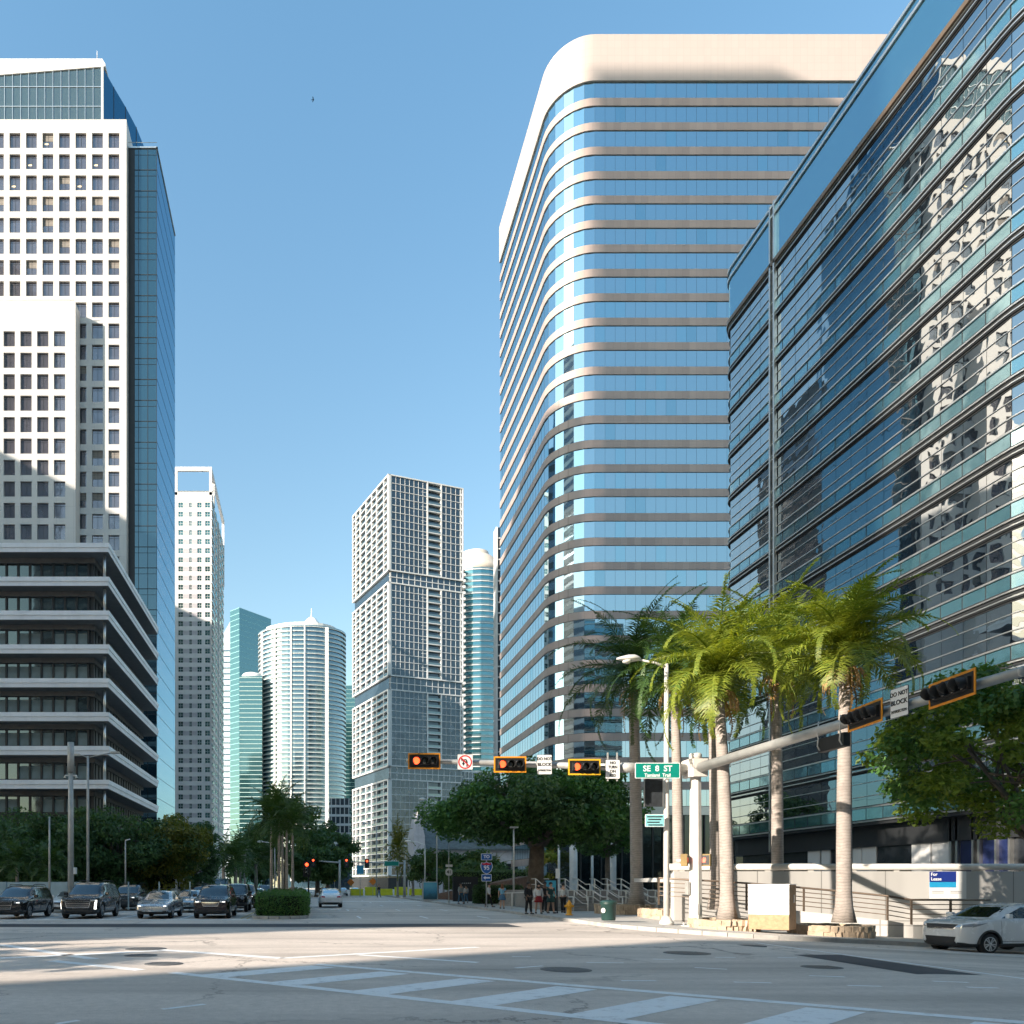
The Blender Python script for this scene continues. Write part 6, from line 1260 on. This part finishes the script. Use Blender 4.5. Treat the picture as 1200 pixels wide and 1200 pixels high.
# ---- poles
def pole(name, label, cat, px, Y, ytop, r, extra=None, group=None, z0=.12, m=None):
    T = thing(name, label, cat, (X(px, Y), Y, z0), 0, group); h = Z(ytop, Y) - z0; mb = MB(); mb.tube([(0, 0, 0), (0, 0, h * .6), (0, 0, h)], [r, r * .9, r * .75], 10); mb.lathe([(r * 1.8, 0), (r * 1.8, .05), (r * 1.25, .12)], (0, 0, 0), 10); mb.build('pole', m or GALV, T, False); return T, h
T, h = pole('antenna_pole', 'tall thick grey antenna pole on the left, in front of the street trees', 'pole', 83, 47, 905, .2); mb = MB(); mb.tube([(0, 0, h), (0, 0, Z(870, 47) - .12)], [.22, .2], 12); mb.build('antenna', GALV, T, False)
for s_ in (-1, 1): mb = MB(); mb.tube([(s_ * .1, 0, h - .2), (s_ * .33, 0, h - .2), (s_ * .36, 0, h - .35)], [.05, .05, .1], 8); mb.build('camera', SIGNW, T, False)
mb = MB(); mb.box(.18, .34, -.15, .15, 2.3, 2.7); mb.build('box', SIGNW, T, False, .02)
T, h = pole('street_light', 'slim grey street light with two arms, right of the tall antenna pole', 'street light', 103, 50, 886, .1)
for a, b in ((1.55, .2), (-.55, .05)): mb = MB(); mb.tube([(0, 0, h - .1), (a * .6, 0, h + b * .5), (a, 0, h + b)], .04, 6); mb.box(a - .05 if a > 0 else a - .5, a + .5 if a > 0 else a + .05, -.12, .12, h + b - .04, h + b + .08); mb.build('lamp_head', GALV, T, False)
pole('thin_pole', 'thin pale pole left of the tall antenna pole', 'pole', 58, 47, 957, .07); T, h = pole('camera_pole', 'thin pole with a small cabinet and camera, before the dense dark tree', 'pole', 147, 56, 985, .06); mb = MB(); mb.box(-.32, .32, -.2, .2, .9, 1.6); mb.build('box', GALV, T, False, .02); mb = MB(); mb.tube([(0, 0, h), (.35, 0, h + .1)], .05, 6); mb.build('camera', SIGNW, T, False)
T, h = pole('street_light', 'slim street light with a flat head beside the route sign', 'street light', 602, 55, 972, .075); mb = MB(); mb.tube([(0, 0, h), (.1, 0, h + .12)], .05, 8); mb.box(-.25, .3, -.14, .14, h + .1, h + .2); mb.build('lamp_head', GALV, T, False)
for px, Y, yt, lb in ((512, 95, 940, 'street light with a curved arm left of the huge tree'), (249, 100, 992, 'slim pole under the far left signal arm'), (441, 118, 968, 'slim pale street light at the far kerb'), (498, 84, 990, 'slim pole beside the blue advert'), (322, 96, 990, 'slim pole among the median palms')):
    T, h = pole('street_light', lb, 'street light', px, Y, yt, .09, group='far street lights'); mb = MB(); mb.tube([(0, 0, h - .05), (-.8, 0, h + .3), (-1.6, 0, h + .4)], .05, 6); mb.lathe([(.05, -2.2), (.16, -1.9), (.14, -1.6), (.05, -1.5)], (0, 0, h + .4), 10, 0, True, 'x'); mb.build('lamp_head', SIGNW, T, False)
# route signs
T, h = pole('route_sign', 'blue route sign TO 95 with a left arrow on a short post', 'route sign', 570, 54, 1000, .045); o_ = (0, -.06)
mb = MB(); mb.plate(rrect(.78, .46), (0, -.06, h - .25), (1, 0, 0), (0, 0, 1), .01, 0); mb.plate(rrect(.72, .4), (0, -.066, h - .25), (1, 0, 0), (0, 0, 1), .004, 1); mb.build('panel', [LETW, SBLUE], T, False); mb = MB(); mb.plate(rrect(.7, .5), (0, -.06, h - 1.72), (1, 0, 0), (0, 0, 1), .01, 0); mb.plate(rrect(.64, .44), (0, -.066, h - 1.72), (1, 0, 0), (0, 0, 1), .004, 1)
mb.plate([(-.24, 0), (-.08, .13), (-.08, .05), (.24, .05), (.24, -.05), (-.08, -.05), (-.08, -.13)], (0, -.071, h - 1.72), (1, 0, 0), (0, 0, 1), .004, 0); mb.build('panel', [LETW, SBLUE], T, False)
shield = [(0, -.45), (.16, -.38), (.3, -.24), (.38, -.02), (.38, .15), (.32, .32), (.2, .28), (.1, .3), (0, .36), (-.1, .3), (-.2, .28), (-.32, .32), (-.38, .15), (-.38, -.02), (-.3, -.24), (-.16, -.38)]
mb = MB(); mb.plate([(a * 1.1, b * 1.08) for a, b in shield], (0, -.06, h - .98), (1, 0, 0), (0, 0, 1), .01, 0); mb.plate(shield, (0, -.066, h - .98), (1, 0, 0), (0, 0, 1), .004, 1); mb.plate([(-.31, .16), (.31, .16), (.3, .3), (.2, .26), (.1, .28), (0, .33), (-.1, .28), (-.2, .26), (-.3, .3)], (0, -.07, h - .98), (1, 0, 0), (0, 0, 1), .003, 2); mb.build('shield', [LETW, SBLUE, SRED], T, False)
letters(T, [('TO', 0, h - .25, .3, .006, 1), ('95', 0, h - 1.03, .44, .008, .95)], LETW, -.074)
T, h = pole('route_sign', 'white route 41 shield on a thin post, left of the blue route sign', 'route sign', 526, 66, 985, .05); mb = MB(); mb.plate(rrect(.6, .6, .2), (0, -.07, Z(1022, 66) - .12), (1, 0, 0), (0, 0, 1), .01, 0); mb.plate(rrect(.6, .22), (0, -.07, Z(1014.5, 66) - .12), (1, 0, 0), (0, 0, 1), .01, 0); mb.build('panel', SIGNW, T, False); letters(T, [('41', 0, Z(1022, 66) - .12, .38, .008, 1)], INK, -.084)
T, h = pole('blue_sign', 'bright blue upright sign at the far corner, under the balcony tower', 'sign', 422, 112, 1014, .05); mb = MB(); mb.box(-.5, .5, -.1, -.06, h - 1.3, h); mb.build('panel', mat('bright_blue', (.03, .28, .45), .5), T, False)
T = thing('map_panel', 'teal and blue map panel behind the pedestrians', 'advert panel', (X(645, 47), 47, .14)); mb = MB(); mb.box(-.36, .36, -.06, .06, 0, 1.95); mb.build('frame', DKMETAL, T, False)
def poster(name, a, b, c):
    m, nt, bs = new_mat(name); p = pos(nt); sp = nt.nodes.new('ShaderNodeSeparateXYZ'); nt.links.new(p, sp.inputs[0]); w = noise(nt, p, 2.2, 4); ad = nt.nodes.new('ShaderNodeMath'); ad.operation = 'MULTIPLY_ADD'; nt.links.new(w, ad.inputs[0]); ad.inputs[1].default_value = .8; nt.links.new(sp.outputs[2], ad.inputs[2])
    mp_ = nt.nodes.new('ShaderNodeMapRange'); mp_.inputs['From Min'].default_value = .3; mp_.inputs['From Max'].default_value = 2.4; nt.links.new(ad.outputs[0], mp_.inputs[0]); nt.links.new(ramp(nt, mp_.outputs[0], [(.2, a), (.5, b), (.8, c)]), bs.inputs['Base Color']); bs.inputs['Roughness'].default_value = .3; return m
mb = MB(); mb.box(-.32, .32, -.07, -.06, .9, 1.88); mb.build('poster', poster('map_print', (.25, .45, .2), (.1, .45, .5), (.05, .35, .5)), T, False)
T = thing('advert_panel', 'lit blue seascape advert panel standing on the far pavement', 'advert panel', (X(504, 80), 80, .14)); mb = MB(); mb.box(-.8, .8, -.12, .12, 0, 2.0); mb.build('frame', METAL, T, False); mb = MB(); mb.box(-.7, .7, -.13, -.12, .15, 1.9); mb.build('poster', poster('sea_print', (.03, .08, .1), (.05, .2, .3), (.12, .35, .45)), T, False)
T, h = pole('bus_sign', 'thin dark sign post with a white plate beside the fire hydrant', 'sign', 653, 43.5, 1018, .03, m=DKMETAL); mb = MB(); mb.box(-.1, .12, -.03, -.02, h - .55, h); mb.build('plate', SIGNW, T, False)
# median signal post and far signal arms
def small_signal(label, loc, n=3, lit=0, rz=0):
    T = thing('traffic_light', label, 'traffic light', loc, R(rz), 'far traffic lights'); mb = MB(); mb.box(-.17, .17, -.12, .1, -.5, .5); mb.box(-.3, .3, -.02, 0, -.65, .65); mb.build('housing', SIGB, T, False)
    for k in range(3): q = MB(); q.lathe([(.14, -.12), (.1, -.15), (.01, -.17)], (0, 0, .33 - .33 * k), 12, 0, True, 'y'); q.build('lens', REDON if k == 0 else LENSOFF, T, False)
pole('signal_post', 'thin black signal post at the end of the median', 'signal post', 361.5, 62, 1008, .07, m=DKMETAL); small_signal('red traffic light on the median signal post', (X(359.5, 61.8), 61.8, Z(1018, 61.8)))
def mast(label, px0, px1, Y, y, rdir=1):
    T = thing('far_signal_mast', label, 'signal mast', (X(px0, Y), Y, .12), 0, 'far signal masts'); h = Z(y, Y); mb = MB(); mb.tube([(0, 0, 0), (0, 0, h + .3)], [.2, .15], 10); mb.build('pole', GALV, T, False); mb = MB(); L_ = X(px1, Y) - X(px0, Y); mb.tube([(0, 0, h - .1), (L_, 0, h + .1)], [.13, .08], 8); mb.build('arm', GALV, T, False)
mast('far signal mast on the right kerb with a long arm over the avenue', 474, 411, 105, 1012); mast('far signal mast in the median with a short arm', 398, 374, 110, 1011); mast('far signal mast on the left with an arm over the waiting queue', 287, 238, 100, 1003)
small_signal('red traffic light hanging over the far left lane of the avenue', (X(367, 104.5), 104.5, Z(1011, 104.5))); small_signal('red traffic light at the tip of the far right arm', (X(406, 104.5), 104.5, Z(1011, 104.5))); small_signal('red traffic light in the middle of the far right arm', (X(430, 104.5), 104.5, Z(1012, 104.5)))
T = sign('far_street_sign', 'small green street sign on the far right arm', 'street sign', 2.0, .7, SGREEN, LETW, (X(459, 104.6), 104.6, Z(1012, 104.6)), 0, .04)
# road works far off
for px, Y, py, lb in ((437, 118, 1033, 'orange diamond road works sign at the far kerb'), (392, 125, 1029, 'yellow diamond sign far up the avenue'), (411, 122, 1034, 'orange road works sign beside the far signal')):
    T = thing('work_sign', lb, 'road sign', (X(px, Y), Y, .1), 0, 'road works signs'); z = Z(py, Y) - .1; mb = MB(); mb.plate([(0, -.6), (.6, 0), (0, .6), (-.6, 0)], (0, 0, z), (1, 0, 0), (0, 0, 1), .02); mb.build('panel', ORANGE if 'orange' in lb else mat('sign_yellow', (.7, .42, .02), .5), T, False); mb = MB(); mb.box(-.03, .03, .02, .06, 0, z); mb.build('post', GALV, T, False)
T = thing('work_barrier', 'yellow water filled barriers at the far road works', 'barrier', (X(450, 125), 125, .1)); 
for k in range(5): q = MB(); x = -5.5 + k * 2.4; q.prism([(x, -.3), (x + 2.1, -.3), (x + 2.1, .3), (x, .3)], 0, .5); q.prism([(x, -.15), (x + 2.1, -.15), (x + 2.1, .15), (x, .15)], .5, 1.1 + .3 * (k % 2)); q.build('section', YELL, T, False, .05)
T = thing('street_barrier', 'pale blue solid site barrier along the left pavement, behind the cars', 'barrier', (-30, 50, .12)); mb = MB(); mb.box(X(-30, 50), X(96, 50), 50, 50.12, .12, 1.95)
for k in range(9): mb.box(X(-30, 50) + 2 * k, X(-30, 50) + 2 * k + .08, 49.93, 50, .12, 1.97)
mb.build('panel', mat('pale_blue_hoarding', (.34, .44, .48), .6, var=.1), T)
# ---- people
SKIN = mat('skin', (.42, .25, .17), .5, var=.05); SKIN2 = mat('dark_skin', (.16, .085, .055), .5, var=.05)
def limb(verts, edges, name, m, T, sub=2):
    me = bpy.data.meshes.new(name); me.from_pydata([v[:3] for v in verts], edges, []); o = bpy.data.objects.new(name, me); C.objects.link(o)
    md = o.modifiers.new('s', 'SKIN'); md.use_smooth_shade = True; sv = me.skin_vertices[0].data
    for i, v in enumerate(verts): sv[i].radius = (v[3], v[4] if len(v) > 4 else v[3])
    sv[0].use_root = True; s2 = o.modifiers.new('u', 'SUBSURF'); s2.levels = sub; s2.render_levels = sub
    dg = bpy.context.evaluated_depsgraph_get(); m2 = bpy.data.meshes.new_from_object(o.evaluated_get(dg)); bpy.data.objects.remove(o); m2.materials.clear(); m2.materials.append(m)
    for p in m2.polygons: p.use_smooth = True; p.material_index = 0
    m2.name = name; return link(name, m2, T)
def cloth(n, c): return mat('cloth_' + n, c, .85, var=.12, scale=6)
def person(label, px, Y, H, face, top, bottom, hair, skin=None, stride=.0, skirt=0, long_sleeve=True, longhair=False, z0=.15, arm=0.0, jacket=None):
    """face: the heading in degrees, 0 looks at the viewer (-Y)"""
    skin = skin or SKIN; T = thing('person', label, 'person', (X(px, Y), Y, z0), R(face)); k = H / 1.72; st = stride
    hip, kn, an = .9, .48, .07; V = [(0, 0, .93, .15, .11)]; E = []
    def add(par, *v): V.append(v); E.append((par, len(V) - 1)); return len(V) - 1
    w1 = add(0, 0, 0, 1.08, .135, .1); w2 = add(w1, 0, 0, 1.28, .155, .11); w3 = add(w2, 0, .01, 1.42, .12, .09); nk = add(w3, 0, .005, 1.5, .052); h0 = add(nk, 0, -.015, 1.56, .072, .085); h1 = add(h0, 0, -.012, 1.635, .08, .098); h2 = add(h1, 0, -.005, 1.69, .055, .065)
    legs = {}
    for s_ in (-1, 1):
        d = -st * s_; a = add(0, s_ * .09, 0, .86, .1); b = add(a, s_ * .1, d * .32 - .02 * abs(st), kn, .065); b2 = add(b, s_ * .1, d * .55 + .05 * abs(st), .3, .06); c = add(b2, s_ * .1, d * .75 + (.08 if d > 0 else 0) * abs(st), an + .04, .042); c2 = add(c, s_ * .11, d * .75 - .06, .04, .042, .035); add(c2, s_ * .12, d * .75 - .17, .03, .034, .025); legs[s_] = (a, b, b2, c)
        sh = add(w3, s_ * .17, .005, 1.4, .062); el = add(sh, s_ * (.225 + .02), .03 + d * -.15, 1.13, .045); wr_ = add(el, s_ * .24, -.05 - d * .35 - arm * .18, .9 + arm * .2, .03); pm = add(wr_, s_ * .243, -.075 - d * .4 - arm * .24, .83 + arm * .22, .036, .02)
        for f in range(4): q = add(pm, s_ * .24, -.045 - d * .42 - arm * .27 - f * .017, .775 + .006 * abs(f - 1.5) + arm * .23, .0095); add(q, s_ * .225, -.05 - d * .42 - arm * .27 - f * .017, .735 + .01 * abs(f - 1.3) + arm * .23, .008)
        q = add(wr_, s_ * .225, -.1 - d * .38 - arm * .24, .835 + arm * .22, .01); add(q, s_ * .215, -.112 - d * .4 - arm * .25, .79 + arm * .22, .009)
    sc_ = [tuple(x * k for x in v) for v in V]; b_ = limb(sc_, E, 'body', skin, T)
    up = [(0, 0, .86, .17, .125), (0, 0, 1.08, .152, .115), (0, 0, 1.28, .172, .125), (0, .01, 1.41, .14, .105)]; ue = [(0, 1), (1, 2), (2, 3)]
    for s_ in (-1, 1):
        d = -st * s_; up.append((s_ * .17, .005, 1.4, .076)); ue.append((3, len(up) - 1)); i = len(up); e_ = (s_ * .245, .03 - d * .15, 1.13)
        if long_sleeve: up += [(*e_, .06), (s_ * .24, -.05 - d * .35 - arm * .18, .93 + arm * .2, .046)]; ue += [(i - 1, i), (i, i + 1)]
        else: up.append((s_ * .215, .02 - d * .08, 1.24, .07)); ue.append((i - 1, i))
    limb([tuple(x * k for x in v) for v in up], ue, 'jacket' if jacket else 'shirt', top, T, 1)
    if skirt:
        mb = MB(); mb.lathe([(.14, 1.02), (.165, .95), (.19, .85), (.19 + .1 * skirt, .9 - .5 * skirt + .1), (.18 + .1 * skirt, .9 - .5 * skirt)], (0, 0, 0), 16); mb.v = [(x * k, y * k * .8, z * k) for x, y, z in mb.v]; mb.build('skirt', bottom, T, False)
    else:
        lo = [(0, 0, .93, .165, .12)]; le = []
        for s_ in (-1, 1):
            d = -st * s_; i = len(lo); lo += [(s_ * .09, 0, .86, .112), (s_ * .1, d * .32 - .02 * abs(st), kn, .08), (s_ * .1, d * .55 + .05 * abs(st), .3, .075), (s_ * .1, d * .75 + (.08 if d > 0 else 0) * abs(st), .1, .062)]; le += [(0, i), (i, i + 1), (i + 1, i + 2), (i + 2, i + 3)]
        limb([tuple(x * k for x in v) for v in lo], le, 'trousers', bottom, T, 1)
    for s_ in (-1, 1):
        mb = MB(); d = -st * s_; y = d * .75; mb.prism([(s_ * .11 - .045, y + .05), (s_ * .11 - .05, y - .16), (s_ * .115, y - .22), (s_ * .115 + .05, y - .15), (s_ * .11 + .045, y + .05)], 0, .075)
        mb.v = [tuple(c * k for c in p) for p in mb.v]; mb.build('shoe', cloth('shoe', (.03, .03, .03)), T, False, .012)
    mb = MB(); prof = [(.088, 1.6), (.1, 1.64), (.102, 1.68), (.09, 1.72), (.055, 1.755), (.01, 1.765)]
    if longhair: prof = [(.1, 1.42), (.11, 1.5)] + prof
    mb.lathe(prof, (0, .022, 0), 14); mb.v = [(x * k, (y * 1.08) * k, z * k) for x, y, z in mb.v]; mb.build('hair', hair, T, False)
    mb = MB(); mb.add([(-.012, -.1, 1.6), (.012, -.1, 1.6), (0, -.128, 1.603), (0, -.1, 1.645)], [(0, 1, 2), (1, 3, 2), (3, 0, 2)]); [mb.box(x - .012, x + .012, -.107, -.095, 1.64, 1.65, 1) for x in (-.034, .034)]; mb.box(-.024, .024, -.1, -.09, 1.572, 1.58, 2); [mb.box(s_ * .085 - .01, s_ * .085 + .01, -.02, .02, 1.61, 1.66, 0) for s_ in (-1, 1)]; mb.v = [tuple(c * k for c in p) for p in mb.v]; mb.build('face', [skin, INK, cloth('lip', (.3, .1, .09))], T, False)
    return T
HB = mat('dark_hair', (.02, .014, .01), .6); HR = mat('auburn_hair', (.16, .06, .02), .6)
bk = cloth('black', (.012, .012, .014)); wc = cloth('white', (.55, .55, .54)); red = cloth('red', (.25, .015, .02)); gn = cloth('dark_green', (.02, .06, .055)); bl = cloth('denim', (.05, .12, .2)); lb_ = cloth('light_blue', (.15, .33, .45)); pk = cloth('pink', (.6, .05, .15)); gy = cloth('grey', (.28, .32, .34))
person('person in black from head to toe, standing at the kerb left of the group', 619.5, 42, 1.74, 25, bk, bk, HB, SKIN2, .12)
person('person in a white jacket and short red skirt, walking towards the crossing', 631, 42.8, 1.66, -5, wc, red, HB, None, .3, .5, True, True)
person('person in a dark green top and short dark skirt, with one arm forward', 645.5, 43.2, 1.72, 10, gn, gn, HB, None, .2, .55, False, False, arm=.5)
person('person in black half hidden behind the group, in front of the map panel', 638.5, 45.2, 1.76, 0, bk, bk, HB, SKIN2, .1)
person('person in a white shirt and black trousers beside the sign post', 660, 44.3, 1.68, 150, wc, bk, HB, None, .25)
person('person with auburn hair in a light blue dress, near the street light', 588.5, 52, 1.66, 170, lb_, bl, HR, None, .2, .6, False, True)
person('person in a white shirt and dark shorts, half behind the route sign post', 573, 55.5, 1.7, 60, wc, bk, HB, None, .3)
person('person in a grey shirt and jeans walking along the far pavement', 540, 66, 1.74, 20, gy, bl, HB, None, .3)
person('person in pale clothes just behind the one in grey on the far pavement', 546, 69, 1.6, 200, wc, bl, HB, None, .2)
person('person in a white shirt at the top of the steps, between street light and palm', 788, 49, 1.75, 180, wc, bk, HB, None, .2, z0=1.05)
person('person in bright pink at the far end of the median', 343, 85, 1.7, 0, pk, bk, HB, None, .1)
person('person in dark clothes far off by the road works', 444, 104, 1.72, 30, bk, bl, HB, None, .3)
# ---- a bird high over the street
T = thing('bird', 'tiny dark bird high in the sky over the avenue', 'bird', (X(367, 60), 60, Z(117, 60))); mb = MB(); mb.lathe([(.01, -.17), (.045, -.08), (.06, .02), (.035, .1), (.03, .14), (.005, .18)], (0, 0, 0), 10, 0, True, 'x'); mb.plate([(-.3, -.03), (-.16, -.04), (-.16, .04), (-.3, .03)], (0, 0, 0), (1, 0, 0), (0, 1, 0), .01)
mb.build('body', bk, T, False)
for s_ in (-1, 1): mb = MB(); mb.add([(-.07, s_ * .04, .02), (.07, s_ * .04, .02), (.04, s_ * .22, .1), (-.08, s_ * .2, .1), (-.06, s_ * .42, .06), (-.1, s_ * .4, .06)], [(0, 1, 2, 3), (3, 2, 4, 5)]); mb.build('wing', bk, T, False)
T.scale = (.55, .55, .55)
